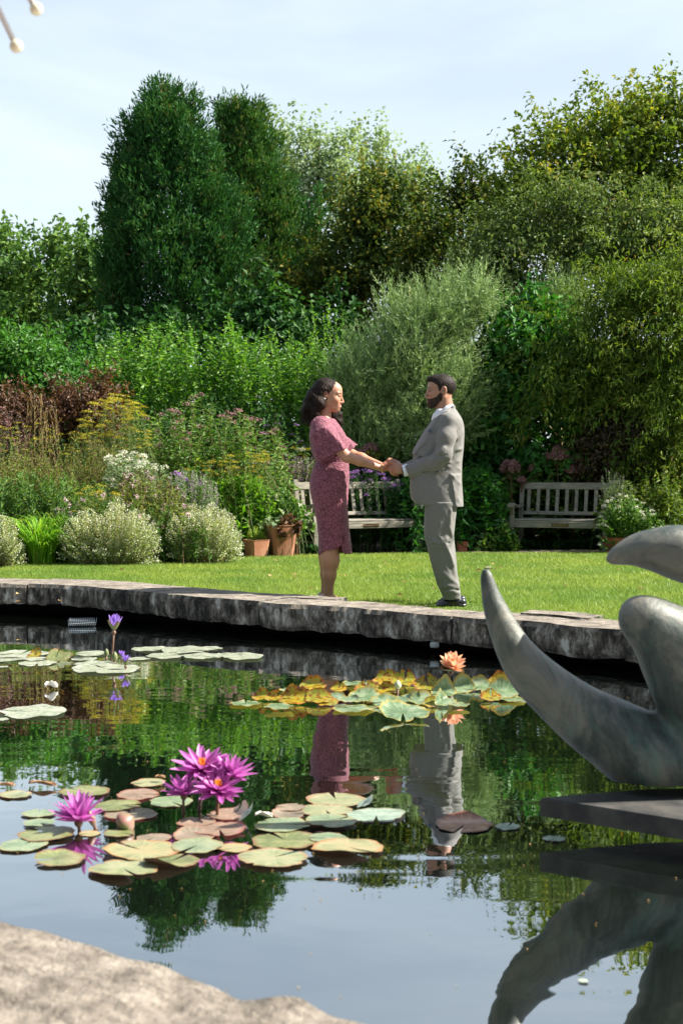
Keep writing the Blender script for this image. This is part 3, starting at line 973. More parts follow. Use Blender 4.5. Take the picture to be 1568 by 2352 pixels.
far_px = [(-260, 1318), (0, 1303), (200, 1297), (400, 1290), (560, 1284), (700, 1280), (900, 1276), (1100, 1274), (1400, 1273), (1600, 1272), (1900, 1272)]
FAR = np.array([L_(x, y)[:2] for x, y in far_px])
FAR[0] = (FAR[1][0] - 2.0, FAR[1][1] - .4)
near_l = off_line(FR, .47)
def lawn():
    xs = np.linspace(-3.6, 5.6, 60)
    near = np.interp(xs, near_l[:, 0], near_l[:, 1]); far = np.interp(xs, FAR[:, 0], FAR[:, 1])
    V = []; F = []
    R = 14
    for i, x in enumerate(xs):
        for j in range(R):
            Y = near[i] + (far[i] - near[i]) * j / (R - 1)
            V.append((x, Y, float(lawn_z(Y)) - .004))
    for i in range(len(xs) - 1):
        for j in range(R - 1):
            F.append((i * R + j, (i + 1) * R + j, (i + 1) * R + j + 1, i * R + j + 1))
    mb = MB(); mb.add(V, F)
    o = mb.build('lawn', M['turf'], None, True); o['kind'] = 'structure'
    # blades
    rng = np.random.default_rng(5)
    n = 430000
    x = rng.uniform(-3.6, 5.6, n)
    u = rng.random(n)
    nr = np.interp(x, near_l[:, 0], near_l[:, 1]); fa = np.interp(x, FAR[:, 0], FAR[:, 1])
    Y = nr - .03 + (fa - nr + .06) * (u ** 1.25)
    lim = Y * .262 + .25
    k = np.abs(x) < lim
    x, Y, nr, fa = x[k], Y[k], nr[k], fa[k]; n = len(x)
    edge = np.exp(-((Y - nr) / .16) ** 2)
    h = rng.uniform(.028, .06, n) * (1 + edge * .7)
    feet = ((np.abs(x - .80) < .34) & (Y < 10.72)) | ((np.abs(x + .09) < .26) & (Y < 10.9))
    h = np.where(feet, h * .22, h)
    bald = np.exp(-(((x + 1.25 + (Y - 12) * .2) / .55) ** 2)) * np.exp(-((Y - nr) / .22) ** 2)
    h *= 1 - .6 * bald
    wd = .0036 + .0004 * (Y - 10)
    a = rng.uniform(0, 2 * PI, n)
    ln = rng.normal(0, .75, (n, 2)) * h[:, None]
    ln[:, 1] -= edge * h * .6
    z = lawn_z(Y) - .004
    B = np.stack([x, Y, z], -1)
    S = np.stack([np.cos(a), np.sin(a) * .5, 0 * a], -1) * wd[:, None]
    tip = B + np.stack([ln[:, 0], ln[:, 1], h], -1)
    V = np.stack([B - S, B + S, tip], 1).reshape(-1, 3)
    r = np.clip(rng.beta(2, 2.2, n) * .9 + .1 * rng.random(n) + bald * .35, 0, 1)
    me = mesh_np('grass', V, np.arange(n * 3).reshape(-1, 3), False, rnd=np.repeat(r, 3))
    g = link('grass', me, M['grass'])
    tag(g, 'short bright green lawn grass between the pond coping and the flower bed', 'grass', kind='stuff')
lawn()

# path paving strip in front of the right bench
pa = [(1040, 1273.5), (1200, 1272), (1400, 1271), (1620, 1271)]
pth = MB()
rngp = np.random.default_rng(12)
path = empty('path', (0, 0, 0)); path['kind'] = 'structure'
for i in range(12):
    x0 = 1035 + i * 48; x1 = x0 + 45
    c = L_((x0 + x1) / 2, 1273.2)
    wdt = 45 / FPX * c[1]
    mb = MB().box((-wdt / 2, -.0, -.03), (wdt / 2, .62, .012 + rngp.uniform(0, .01)), bev=.008)
    o = mb.build('paving_stone', M['paver'], path)
    o.location = (float(c[0]), float(c[1]) + .03, float(lawn_z(c[1])) + .004)

# pond wall (dark, set back under the slabs)
def wallmesh():
    A = off_line(FR, .20); Bq = off_line(FR, .45)
    V = []; F = []
    for p, q in zip(A, Bq):
        V += [(p[0], p[1], -.6), (p[0], p[1], CT - .12), (q[0], q[1], CT - .12)]
    for i in range(len(A) - 1):
        F += [(i * 3, i * 3 + 3, i * 3 + 4, i * 3 + 1), (i * 3 + 1, i * 3 + 4, i * 3 + 5, i * 3 + 2)]
    mb = MB(); mb.add(V, F)
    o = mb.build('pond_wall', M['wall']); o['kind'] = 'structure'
    return o
pond_wall = wallmesh()

def arc_pt(P, s):
    d = np.concatenate([[0], np.cumsum(np.linalg.norm(np.diff(P, axis=0), axis=1))])
    return np.stack([np.interp(s, d, P[:, 0]), np.interp(s, d, P[:, 1])], -1)
dF = np.concatenate([[0], np.cumsum(np.linalg.norm(np.diff(FR, axis=0), axis=1))])
def s_at_px(x):
    return float(np.interp(x, [p[0] for p in front_px], dF))

def slab(s0, s1, thick, seed, ztop=0.0, w0=0.0, w1=.5, zoff=0.0):
    rng = np.random.default_rng(seed)
    ns = max(6, int((s1 - s0) / .028)); nw = 16
    S = np.linspace(s0 + .008, s1 - .008, ns)
    P = arc_pt(FR, S)
    P2 = arc_pt(FR, S + .05); t = nrm(P2 - P); nn = np.stack([-t[:, 1], t[:, 0]], -1)
    prof = []                                   # (across, height, roughness index): lower front, front face, top, back
    for k in range(7): prof.append((0, -thick + thick * k / 6))
    for k in range(1, nw + 1): prof.append((k / nw, 0))
    prof.append((1, -thick * .9))
    V = []
    f1 = fold_noise(np.stack([S * 6, S * 0, S * 0], -1), 1.0, seed)
    f2 = fold_noise(np.stack([S * 22, S * 0, S * 0], -1), 1.0, seed + 1)
    f3 = rng.normal(size=ns) * .5
    for i in range(ns):
        for j, (a, z) in enumerate(prof):
            across = w0 + (w1 - w0) * a
            q = np.array([[S[i] * 7, across * 7, z * 9]])
            r1 = float(fold_noise(q, 1.3, seed + 3)[0]); r2 = float(fold_noise(q * 4.2, 1.0, seed + 4)[0])
            dz = 0; da = 0
            if a == 0:
                da = .024 * f1[i] + .010 * f2[i] + .014 * r1 + .010 * r2 + .004 * f3[i] - (.015 if z > -.01 else 0) * -1
                if z <= -thick + .001: dz = .010 * f1[i] + .007 * f2[i] + .004; da += .02
                if z == 0: dz = .003 * r2 - .004 - abs(.006 * f2[i])
            else:
                e = min(a, 1) * (w1 - w0)
                dz = (.0035 * r1 + .0025 * r2) * min(1, e / .1 + .3)
                if a == 1: da = .02 * f2[i]
            p = P[i] + nn[i] * (across + da)
            V.append((p[0], p[1], CT + ztop + z + dz))
    m = len(prof)
    F = []
    for i in range(ns - 1):
        for j in range(m):
            F.append((i * m + j, (i + 1) * m + j, (i + 1) * m + (j + 1) % m, i * m + (j + 1) % m))
    F.append(tuple(range(m))); F.append(tuple((ns - 1) * m + j for j in range(m))[::-1])
    mb = MB(); mb.add(V, F)
    o = mb.build('coping_stone', M['coping'], pond_wall)
    return o
# long slabs seen in the photo, lower plates and upper plates behind
cuts = [-255, -150, 62, 595, 1035, 1432, 1660, 1890]
thk = [.17, .17, .175, .185, .185, .19, .18, .18]
for i in range(len(cuts) - 1):
    slab(s_at_px(cuts[i]), s_at_px(cuts[i + 1]), thk[i], 40 + i, ztop=[-.005, 0, .004, -.002, 0, .006, -.01][i], w1=[.5, .5, .5, .38, .45, .5, .5][i])
slab(s_at_px(560), s_at_px(720), .045, 71, ztop=.006, w0=.34, w1=.52)
slab(s_at_px(1150), s_at_px(1290), .045, 72, ztop=.016, w0=.30, w1=.52)

# near coping, at the photographer's feet
def near_coping():
    Z = .22
    px = [(-900, 1900), (-300, 2020), (0, 2110), (110, 2133), (200, 2160), (300, 2198), (380, 2215), (480, 2255), (560, 2290), (640, 2285), (700, 2290), (780, 2325), (880, 2352), (1100, 2420), (1400, 2520), (1900, 2700)]
    E = np.array([G(x, y, Z)[:2] for x, y in px])
    dE = np.concatenate([[0], np.cumsum(np.linalg.norm(np.diff(E, axis=0), axis=1))])
    S = np.arange(0, dE[-1], .016); ns = len(S)
    P = np.stack([np.interp(S, dE, E[:, 0]), np.interp(S, dE, E[:, 1])], -1)
    dirn = nrm(P[-1] - P[0]); nn = np.array([dirn[1], -dirn[0]])
    if nn[1] > 0: nn = -nn
    acr = np.concatenate([[0, 0, 0, 0], np.arange(.014, .9, .016)])
    zz = np.concatenate([[-.22, -.14, -.07, -.02], np.zeros(len(acr) - 4)])
    m = len(acr)
    SS, AA = np.meshgrid(S, acr, indexing='ij')
    q = np.stack([SS * 9, AA * 9, np.tile(zz, (ns, 1)) * 9], -1).reshape(-1, 3)
    r1 = fold_noise(q, 1.1, 9).reshape(ns, m); r2 = fold_noise(q * 3.7, 1.0, 10).reshape(ns, m); r3 = fold_noise(q * 11, 1.0, 11).reshape(ns, m)
    rng = np.random.default_rng(4)
    Zg = Z + zz[None] + np.where(AA > 0, 1, .0) * (.006 * r1 + .004 * r2 + .002 * r3)
    step = (AA > .30 + .03 * r1)                       # a shallow step running along the slab
    Zg = Zg - np.where(AA > 0, np.where(step & (SS > dE[2] - .1), .005, 0), 0)
    A2 = AA + np.where(AA == 0, .006 * r2 + .004 * r3 + .012 * (zz[None] > -.03), 0)
    Pq = P[:, None, :] + nn * A2[..., None]
    V = np.concatenate([Pq, Zg[..., None]], -1).reshape(-1, 3)
    idx = np.arange(ns * m).reshape(ns, m)
    F = np.stack([idx[:-1, :-1], idx[1:, :-1], idx[1:, 1:], idx[:-1, 1:]], -1).reshape(-1, 4)
    wall2 = MB().add([(P[0][0], P[0][1], -.4), (P[-1][0], P[-1][1], -.4), (P[-1][0], P[-1][1], .05), (P[0][0], P[0][1], .05)], [(0, 1, 2, 3)])
    me = mesh_np('near_coping', V, F, False)
    o = link('near_coping', me, M['coping']); o['kind'] = 'structure'
    # ground behind the camera side coping
    b = [tuple(P[0] + nn * .85), tuple(P[-1] + nn * .85), (30, -30), (-30, -30)]
    sheet('near_path', b, Z - .012, M['paver'])
near_coping()
# ------------------------------------------------------------------ trees
TG = 'trees beyond the garden'
tree('cedar_tree', 'tall dense dark green arborvitae, left and highest of the pair', 'tree', 1,
     [(375, 315, 92, 112), (400, 500, 145, 190), (395, 640, 168, 190), (315, 590, 90, 190), (440, 385, 66, 130), (318, 400, 66, 130), (372, 232, 34, 40), (428, 262, 34, 48), (500, 600, 85, 190), (300, 700, 80, 130)], 30, .13, .040, M['thuja'], M['bark'], 'arborvitae trees',
     style='needle', cover=8.5, clump=.42, trunk_r=.3, tx=400, ragged=.10, lump=.30)
tree('cedar_tree', 'olive and rust tinged arborvitae overlapping the taller one, right one of the pair', 'tree', 2,
     [(560, 345, 66, 108), (585, 470, 86, 180), (612, 600, 82, 180), (518, 272, 26, 46), (568, 275, 28, 42), (645, 520, 40, 110), (630, 690, 60, 110)], 31.5, .13, .040, M['thuja2'], M['bark'], 'arborvitae trees',
     style='needle', cover=10, clump=.42, trunk_r=.25, tx=570, ragged=.10)
tree('broadleaf_tree', 'rounded green tree at the far left edge of the skyline', 'tree', 3,
     [(0, 640, 95, 112), (20, 760, 110, 130), (-60, 680, 80, 140)], 40, .19, .125, M['leftfar'], M['bark'], TG, cover=8, clump=.6)
tree('broadleaf_tree', 'pointed green tree second from the left on the skyline', 'tree', 4,
     [(125, 620, 62, 95), (120, 720, 110, 120), (100, 840, 130, 110)], 38, .18, .12, M['leftfar'], M['bark'], TG, cover=8, clump=.5)
tree('broadleaf_tree', 'green tree directly left of the tall arborvitae', 'tree', 5,
     [(215, 590, 55, 92), (220, 720, 95, 140), (230, 850, 110, 120)], 36, .18, .12, M['leftfar'], M['bark'], TG, cover=8, clump=.5)
tree('broadleaf_tree', 'hazy pale green distant tree right beside the arborvitae pair', 'tree', 6,
     [(690, 375, 70, 115), (765, 370, 72, 88), (740, 500, 110, 130)], 62, .21, .16, M['far'], M['bark'], 'pale far trees', cover=5, clump=.9, trunk_r=.35, ragged=.22)
tree('broadleaf_tree', 'hazy pale green distant tree above the middle of the dark trees', 'tree', 7,
     [(870, 385, 66, 92), (945, 415, 52, 66), (900, 510, 105, 120)], 66, .21, .16, M['far'], M['bark'], 'pale far trees', cover=5, clump=.9, trunk_r=.35, ragged=.22)
tree('small_conifer', 'small dark pointed conifer between the arborvitae and the middle trees', 'tree', 8,
     [(716, 560, 38, 100), (716, 480, 14, 40), (705, 650, 50, 90)], 29, .15, .05, M['thuja'], M['bark'], style='needle', cover=6, clump=.4, trunk_r=.1)
tree('katsura_tree', 'dark green tree with yellowing leaf tips in the middle, above the bride', 'tree', 9,
     [(850, 460, 70, 92), (910, 560, 130, 140), (800, 600, 100, 120), (760, 700, 110, 110), (930, 470, 60, 62), (660, 700, 90, 90), (880, 680, 120, 100)], 27, .105, .07, M['katsura'], M['bark'], TG, cover=6.5, clump=.42, trunk_r=.2)
tree('katsura_tree', 'dark green tree with yellowing tips behind the groom, left of the tall right tree', 'tree', 10,
     [(1082, 440, 56, 92), (1010, 520, 70, 95), (1130, 480, 60, 90), (1040, 620, 130, 120)], 28, .105, .07, M['katsura'], M['bark'], TG, cover=6, clump=.42)
tree('tall_tree', 'tall yellow green tree filling the upper right of the skyline', 'tree', 11,
     [(1420, 345, 120, 138), (1300, 370, 100, 122), (1530, 340, 130, 145), (1470, 300, 90, 80), (1210, 430, 58, 78), (1370, 480, 220, 130), (1620, 400, 120, 180), (1450, 600, 200, 140)], 26, .115, .07, M['bigright'], M['bark'], TG, cover=6.5, clump=.45, trunk_r=.25, ragged=.2)
tree('crabapple_tree', 'grey green crabapple tree with pinkish twigs, right of the middle', 'tree', 12,
     [(1160, 550, 90, 90), (1240, 620, 140, 130), (1320, 500, 90, 85), (1110, 640, 90, 80), (1400, 550, 110, 100), (1180, 720, 130, 90), (1240, 450, 50, 60), (1490, 540, 100, 90), (1580, 560, 90, 100)], 22.5, .09, .042, M['crab'], M['bark'], cover=6.5, clump=.36, trunk_r=.12, ragged=.2)
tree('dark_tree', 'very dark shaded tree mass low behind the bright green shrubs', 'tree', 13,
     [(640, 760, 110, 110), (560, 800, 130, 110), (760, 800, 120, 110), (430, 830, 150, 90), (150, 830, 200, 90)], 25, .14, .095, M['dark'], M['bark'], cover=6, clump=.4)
tree('magnolia_tree', 'dense dark glossy large leaved tree behind the groom and the right bench', 'tree', 14,
     [(1180, 770, 95, 95), (1240, 880, 150, 150), (1130, 880, 85, 120), (1250, 1010, 180, 130), (1120, 1020, 90, 110), (1340, 900, 100, 140), (1240, 705, 40, 40)], 20.6, .15, .075, M['magnolia'], M['bark'], cover=6.5, clump=.30, trunk_r=.1, per=30)
tree('weeping_pear_tree', 'large weeping narrow leaved tree overhanging the right side', 'tree', 15,
     [(1500, 660, 100, 70), (1570, 760, 130, 120), (1400, 730, 90, 55), (1330, 800, 80, 38), (1460, 820, 100, 70), (1270, 850, 60, 28), (1390, 880, 90, 45), (1540, 900, 110, 100), (1450, 940, 60, 45), (1590, 1040, 90, 120), (1530, 1050, 50, 70), (1600, 640, 90, 110), (1570, 1150, 50, 60), (1430, 640, 50, 50)], 19.7, .10, .026, M['weep'], M['bark'], cover=8, clump=.42, trunk_r=.14, style='weep', per=60, ragged=.25, tx=1560, lump=.5)
tree('rosemary_willow', 'feathery grey green rosemary willow behind and between the couple', 'shrub', 16,
     [(1085, 690, 62, 80), (1010, 740, 90, 100), (960, 820, 120, 120), (850, 880, 105, 110), (790, 940, 70, 90), (1000, 930, 140, 130), (900, 1000, 140, 100), (910, 720, 40, 50)], 20.2, .10, .014, M['willow'], M['stem_tan'], 'feathery willows', cover=10, clump=.38, trunk_r=.05, style='willow', per=90, ragged=.16, lump=0)
tree('rosemary_willow', 'small feathery grey green willow top showing above the dark glossy tree', 'shrub', 17,
     [(1290, 700, 62, 62), (1230, 740, 50, 50), (1340, 740, 50, 50)], 21.6, .085, .012, M['willow'], M['stem_tan'], 'feathery willows', cover=9, clump=.34, trunk_r=.04, style='willow', per=90, lump=0)
tree('viburnum_shrub', 'broad green leafy shrub at the left edge above the red foliage', 'shrub', 18,
     [(60, 850, 110, 90), (-30, 850, 90, 100), (170, 880, 100, 75), (40, 930, 140, 70), (0, 790, 50, 40)], 20.5, .10, .055, M['vib'], M['stem'], cover=6.5, clump=.30, trunk_r=.05, per=36)
tree('ninebark_shrub', 'dark red leaved shrub left of the yellow flowers', 'shrub', 19,
     [(190, 930, 75, 60), (130, 960, 80, 60), (20, 960, 70, 70), (235, 890, 40, 40), (215, 990, 70, 50)], 18.9, .06, .035, M['red'], M['stem_red'], 'red leaved shrubs', cover=6.5, clump=.22, trunk_r=.03, per=36)
tree('ninebark_shrub', 'burgundy leaved shrub behind the right bench under the weeping tree', 'shrub', 20,
     [(1410, 1010, 90, 95), (1340, 1060, 70, 60), (1480, 1070, 90, 100), (1540, 1180, 70, 90)], 19.9, .06, .034, M['bronze_leaf'], M['stem_red'], 'red leaved shrubs', cover=6.5, clump=.22, trunk_r=.03, per=36)

# bright upright shrubs behind the bed
patch('privet_shrub', 'bright green upright shrub with tall leafy shoots, behind the yellow flowers', 'shrub', 30,
      [(215, 800), (265, 740), (300, 760), (395, 712), (470, 760), (520, 700), (560, 760)], 20.2, 21.8, 210, .105, .048, M['bright'], M['stem'], 'bright upright shrubs', per=46, lo=.35, up=.25, splay=.75, hvar=.14, lean=.10)
patch('privet_shrub', 'bright lime green shrub left of the grey willow, with many short shoots', 'shrub', 31,
      [(540, 790), (600, 745), (660, 760), (720, 770), (745, 800)], 19.8, 21.2, 150, .095, .042, M['bright'], M['stem'], 'bright upright shrubs', per=46, lo=.35, up=.3, splay=.7, hvar=.14, lean=.10)
patch('tall_weed', 'thin tall leafy spires standing above the bright shrubs', 'plant', 32,
      [(680, 690), (735, 690), (790, 700)], 21.5, 22.3, 9, .09, .03, M['bright'], M['stem'], per=60, lo=.5, up=.6, hvar=.04, lean=.03)
patch('arching_shrub', 'long arching leafy branch rising at the far left', 'shrub', 33,
      [(60, 760), (100, 725), (138, 700)], 20.6, 21.2, 16, .09, .045, M['vib'], M['stem_red'], per=50, lo=.4, up=.4, hvar=.08, lean=.28)

def fallen_leaves():
    rng = np.random.default_rng(33); n = 60
    Y = rng.uniform(10.4, 18, n); x = rng.uniform(-.24, .25, n) * Y
    o = leaf_mesh('fallen_leaves', np.stack([x, Y, lawn_z(Y) + .035], -1), rdir(rng, n) * np.array([1, 1, .3]), nrm(np.array([0, -.4, 1.0]) + rng.normal(size=(n, 3)) * .3), .055, .035, rng.random(n), M['tan'])
    tag(o, 'a few dry fallen leaves scattered over the lawn', 'fallen leaves', kind='stuff')
fallen_leaves()

# unseen leaf belt behind and beside the camera, added to cut ambient light
def light_block_belt():
    rng = np.random.default_rng(77)
    n = 26000
    seg = rng.random(n)
    x = np.where(seg < .5, rng.uniform(-24, 26, n), np.where(seg < .75, -17 + rng.normal(0, 1.2, n), 24 + rng.normal(0, 1.2, n)))
    y = np.where(seg < .5, -9 + rng.normal(0, 1.3, n), rng.uniform(-9, 17, n))
    top = 7.5 + 1.6 * np.sin(x * .55 + 1) + 1.2 * np.sin(y * .7)
    z = .2 + top * rng.random(n) ** .8
    C = np.stack([x, y, z], -1)
    o = leaf_mesh('light_block_belt', C, rdir(rng, n), rdir(rng, n), .75, .5, rng.random(n), M['dark'])
    tag(o, 'unseen belt of dark foliage added around the near sides to block sky light', 'trees', kind='stuff')
light_block_belt()

# hedge of shade plants low behind everything
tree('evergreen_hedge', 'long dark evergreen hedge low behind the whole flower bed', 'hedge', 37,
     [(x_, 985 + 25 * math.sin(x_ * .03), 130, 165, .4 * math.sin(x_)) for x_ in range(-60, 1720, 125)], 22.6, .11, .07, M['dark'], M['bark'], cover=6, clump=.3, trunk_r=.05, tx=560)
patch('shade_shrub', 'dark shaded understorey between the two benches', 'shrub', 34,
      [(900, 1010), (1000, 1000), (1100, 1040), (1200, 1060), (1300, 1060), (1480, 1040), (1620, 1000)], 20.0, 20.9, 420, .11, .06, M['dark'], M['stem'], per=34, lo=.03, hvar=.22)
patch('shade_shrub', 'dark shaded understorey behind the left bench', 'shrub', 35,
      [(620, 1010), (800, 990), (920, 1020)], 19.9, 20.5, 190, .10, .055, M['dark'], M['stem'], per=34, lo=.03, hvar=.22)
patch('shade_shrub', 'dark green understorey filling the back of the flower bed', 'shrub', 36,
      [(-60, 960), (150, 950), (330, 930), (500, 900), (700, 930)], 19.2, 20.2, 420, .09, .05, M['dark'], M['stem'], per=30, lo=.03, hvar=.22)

# ------------------------------------------------------------------ perennials of the bed
PG = 'perennials in the flower bed'
yl = M['yellow_fl']
patch('joe_pye_weed', 'tall green perennial with dull pink heads in the middle of the bed', 'plant', 40,
      [(325, 960), (400, 920), (460, 905), (520, 930), (600, 960), (650, 990)], 18.0, 19.2, 190, .105, .026, M['mid'], M['stem_red'], PG, per=44, lo=.12, up=.2, splay=.85,
      flowers=[(M['pink_fl'], 'flowers', 'dome', .30, .055, 40, .016)])
patch('ironweed', 'tall green perennial dotted with small purple flowers, right part of the bed', 'plant', 41,
      [(590, 990), (640, 950), (700, 985), (735, 1010)], 19.2, 19.8, 90, .10, .026, M['mid'], M['stem'], PG, per=44, up=.2, splay=.85,
      flowers=[(M['purple_fl'], 'flowers', 'dome', .35, .04, 26, .016)])
patch('yellow_fennel', 'tall bright yellow umbel flowers left of the middle, above the white phlox', 'plant', 42,
      [(180, 960), (225, 915), (275, 900), (330, 935), (345, 1000)], 17.4, 18.3, 120, .05, .008, M['olive'], M['stem'], 'yellow umbel flowers', per=34, lo=.3, flowers=[(yl, 'flowers', 'disc', .85, .06, 80, .014)], hvar=.16)
patch('yellow_fennel', 'loose mustard yellow umbels behind the lavender spikes', 'plant', 43,
      [(430, 1065), (520, 1050), (600, 1035), (620, 1040)], 17.6, 18.8, 130, .05, .008, M['olive'], M['stem'], 'yellow umbel flowers', per=30, lo=.3, flowers=[(yl, 'flowers', 'disc', .8, .05, 56, .013)], hvar=.13)
patch('yellow_fennel', 'mustard yellow umbels right behind the bride, over the mauve spikes', 'plant', 430,
      [(600, 1035), (690, 1020), (760, 1030)], 19.1, 19.7, 90, .05, .008, M['olive'], M['stem'], 'yellow umbel flowers', per=30, lo=.3, flowers=[(yl, 'flowers', 'disc', .8, .05, 56, .013)], hvar=.13)
patch('yellow_fennel', 'scattered low yellow umbels at the left edge of the bed', 'plant', 44,
      [(-30, 985), (60, 965), (150, 985), (185, 1000)], 17.2, 18.0, 60, .06, .012, M['olive'], M['stem'], 'yellow umbel flowers', per=34, lo=.2, flowers=[(yl, 'flowers', 'disc', .55, .05, 40, .013)], hvar=.15)
patch('yellow_fennel', 'small yellow umbels in the gap between the couple', 'plant', 45,
      [(795, 1040), (850, 1035), (915, 1045)], 19.2, 19.8, 34, .05, .010, M['mid'], M['stem'], 'yellow umbel flowers', per=30, lo=.2, flowers=[(yl, 'flowers', 'disc', .35, .05, 36, .013)], hvar=.14)
patch('tawny_grass', 'reddish tan upright dry grass at the left, before the red shrub', 'grass', 46,
      [(60, 900), (90, 880), (135, 930)], 18.2, 18.6, 60, .10, .008, M['tan'], M['stem_tan'], per=20, up=1.2, splay=.15, lo=.3, hvar=.14, lean=.10)
patch('bronze_perennial', 'rusty brown seed plumes at the left edge above the yellow umbels', 'plant', 47,
      [(-30, 930), (40, 930), (70, 990)], 17.9, 18.5, 90, .07, .014, M['bronze_leaf'], M['stem_red'], per=36, lo=.2, flowers=[(M['pink_fl'], 'seed_plumes', 'spike', .4, .03, 50, .02)])
patch('seedhead_perennial', 'dark grey seed stems at the far left of the bed', 'plant', 48,
      [(-40, 1070), (40, 1030), (130, 1050), (175, 1090)], 16.4, 17.2, 200, .075, .014, M['olive'], M['stem_red'], 'dark seed stems', per=34, flowers=[(M['brown_fl'], 'seedheads', 'along', .8, .03, 36, .016)])
patch('seedhead_perennial', 'dark twiggy seed stems between the red shrub and the white phlox', 'plant', 49,
      [(150, 1040), (210, 1000), (265, 1020), (280, 1070)], 16.8, 17.5, 110, .07, .012, M['olive'], M['stem_red'], 'dark seed stems', per=30, flowers=[(M['brown_fl'], 'seedheads', 'along', .8, .035, 36, .017)])
patch('white_phlox', 'white phlox flower heads over pale green leaves, left of the middle', 'plant', 50,
      [(245, 1050), (275, 1030), (330, 1045), (385, 1075), (400, 1120)], 16.4, 17.2, 150, .08, .022, M['silver'], M['stem'], 'phlox', per=34, up=.3, splay=.7, flowers=[(M['white_fl'], 'flowers', 'dome', .28, .05, 40, .022)])
patch('white_phlox', 'few white phlox heads above the mustard umbels near the bride', 'plant', 51,
      [(530, 1040), (620, 1035), (700, 1035)], 19.0, 19.5, 60, .08, .022, M['mid'], M['stem'], 'phlox', per=30, up=.3, splay=.7, flowers=[(M['white_fl'], 'flowers', 'dome', .35, .05, 40, .022)])
patch('pink_phlox', 'small magenta pink phlox heads left of the mauve spikes', 'plant', 52,
      [(405, 1085), (440, 1075), (475, 1075)], 16.7, 17.1, 36, .08, .02, M['mid'], M['stem'], 'phlox', per=30, flowers=[(M['purple_fl'], 'flowers', 'dome', .4, .045, 40, .02)])
patch('purple_phlox', 'violet phlox flowers in the gap between the couple, above the bench', 'plant', 53,
      [(800, 1085), (850, 1075), (905, 1100), (930, 1110)], 18.9, 19.5, 110, .075, .02, M['dark'], M['stem'], 'phlox', per=34, flowers=[(M['purple_fl'], 'flowers', 'dome', .34, .04, 40, .017)], hvar=.16)
patch('bergamot', 'brown bergamot seedheads with pinkish petals over grey green leaves', 'plant', 54,
      [(270, 1090), (340, 1075), (410, 1110), (430, 1150)], 15.9, 16.6, 190, .06, .016, M['olive'], M['stem_red'], PG, per=32, flowers=[(M['brown_fl'], 'seedheads', 'ball', .6, .02, 26, .014), (M['blush_fl'], 'flowers', 'ball', .2, .025, 22, .018)])
patch('agastache', 'mauve grey flower spikes in the bed left of the lime green plant', 'plant', 55,
      [(385, 1090), (420, 1070), (460, 1085), (500, 1110)], 16.2, 16.9, 90, .06, .02, M['mid'], M['stem'], 'mauve flower spikes', per=22, lo=.1, flowers=[(M['mauve_fl'], 'flower_spikes', 'spike', .85, .018, 60, .015)], lean=.06, hvar=.12)
patch('agastache', 'mauve grey flower spikes directly behind the bride and the left bench', 'plant', 56,
      [(600, 1070), (650, 1055), (700, 1050), (730, 1055), (760, 1070)], 18.95, 19.5, 170, .06, .02, M['olive'], M['stem'], 'mauve flower spikes', per=22, lo=.1, flowers=[(M['mauve_fl'], 'flower_spikes', 'spike', .95, .02, 70, .017)], lean=.05, hvar=.10)
patch('amsonia', 'fresh lime green willow leaved plant behind the small terracotta pot', 'plant', 57,
      [(460, 1130), (490, 1105), (550, 1085), (600, 1100), (630, 1140)], 17.7, 18.3, 330, .12, .030, M['lime'], M['stem'], PG, per=40, up=.55, splay=.7, lo=.05, hvar=.16, lean=.15)
patch('green_perennial', 'mid green leafy plants at the left above the strap leaves', 'plant', 58,
      [(-40, 1100), (60, 1080), (160, 1085), (240, 1110)], 16.0, 16.6, 200, .085, .022, M['mid'], M['stem'], PG, per=34)
patch('green_perennial', 'low green plants with tiny pink and white flowers behind the left calamint', 'plant', 59,
      [(130, 1150), (220, 1130), (330, 1140), (430, 1160), (470, 1180)], 15.6, 16.3, 210, .06, .016, M['mid'], M['stem'], PG, per=30, flowers=[(M['blush_fl'], 'flowers', 'ball', .22, .03, 20, .022), (yl, 'yellow_flowers', 'disc', .10, .04, 24, .013)])
patch('green_perennial', 'low bright yellow green plants at the foot of the bed, left of the calamints', 'plant', 60,
      [(180, 1130), (225, 1110), (270, 1130)], 15.7, 16.1, 60, .05, .010, M['olive'], M['stem'], PG, per=34, flowers=[(yl, 'flowers', 'disc', .4, .05, 40, .013)])
patch('sprawling_nepeta', 'grey green low foliage between the two calamint mounds', 'plant', 61,
      [(340, 1190), (380, 1180), (430, 1200)], 16.3, 16.7, 90, .05, .014, M['olive'], M['stem'], per=30, flowers=[(M['mauve_fl'], 'flowers', 'along', .3, .02, 16, .012)])
patch('green_perennial', 'green leafy base plants behind the lime green plant and large pot', 'plant', 62,
      [(590, 1110), (640, 1090), (690, 1110)], 18.9, 19.4, 60, .085, .05, M['mid'], M['stem'], PG, per=30)
patch('ground_cover', 'low broad dark green leaves at the foot of the bed between calamint mounds', 'plant', 63,
      [(350, 1250), (390, 1245), (420, 1255)], 15.95, 16.25, 70, .09, .06, M['mid'], M['stem'], per=10, lo=.2)
patch('ground_cover', 'low green edging leaves along the lawn under the left bench', 'plant', 64,
      [(540, 1250), (620, 1256), (700, 1250), (760, 1258)], 17.9, 18.3, 90, .08, .05, M['dark'], M['stem'], per=10, lo=.2)

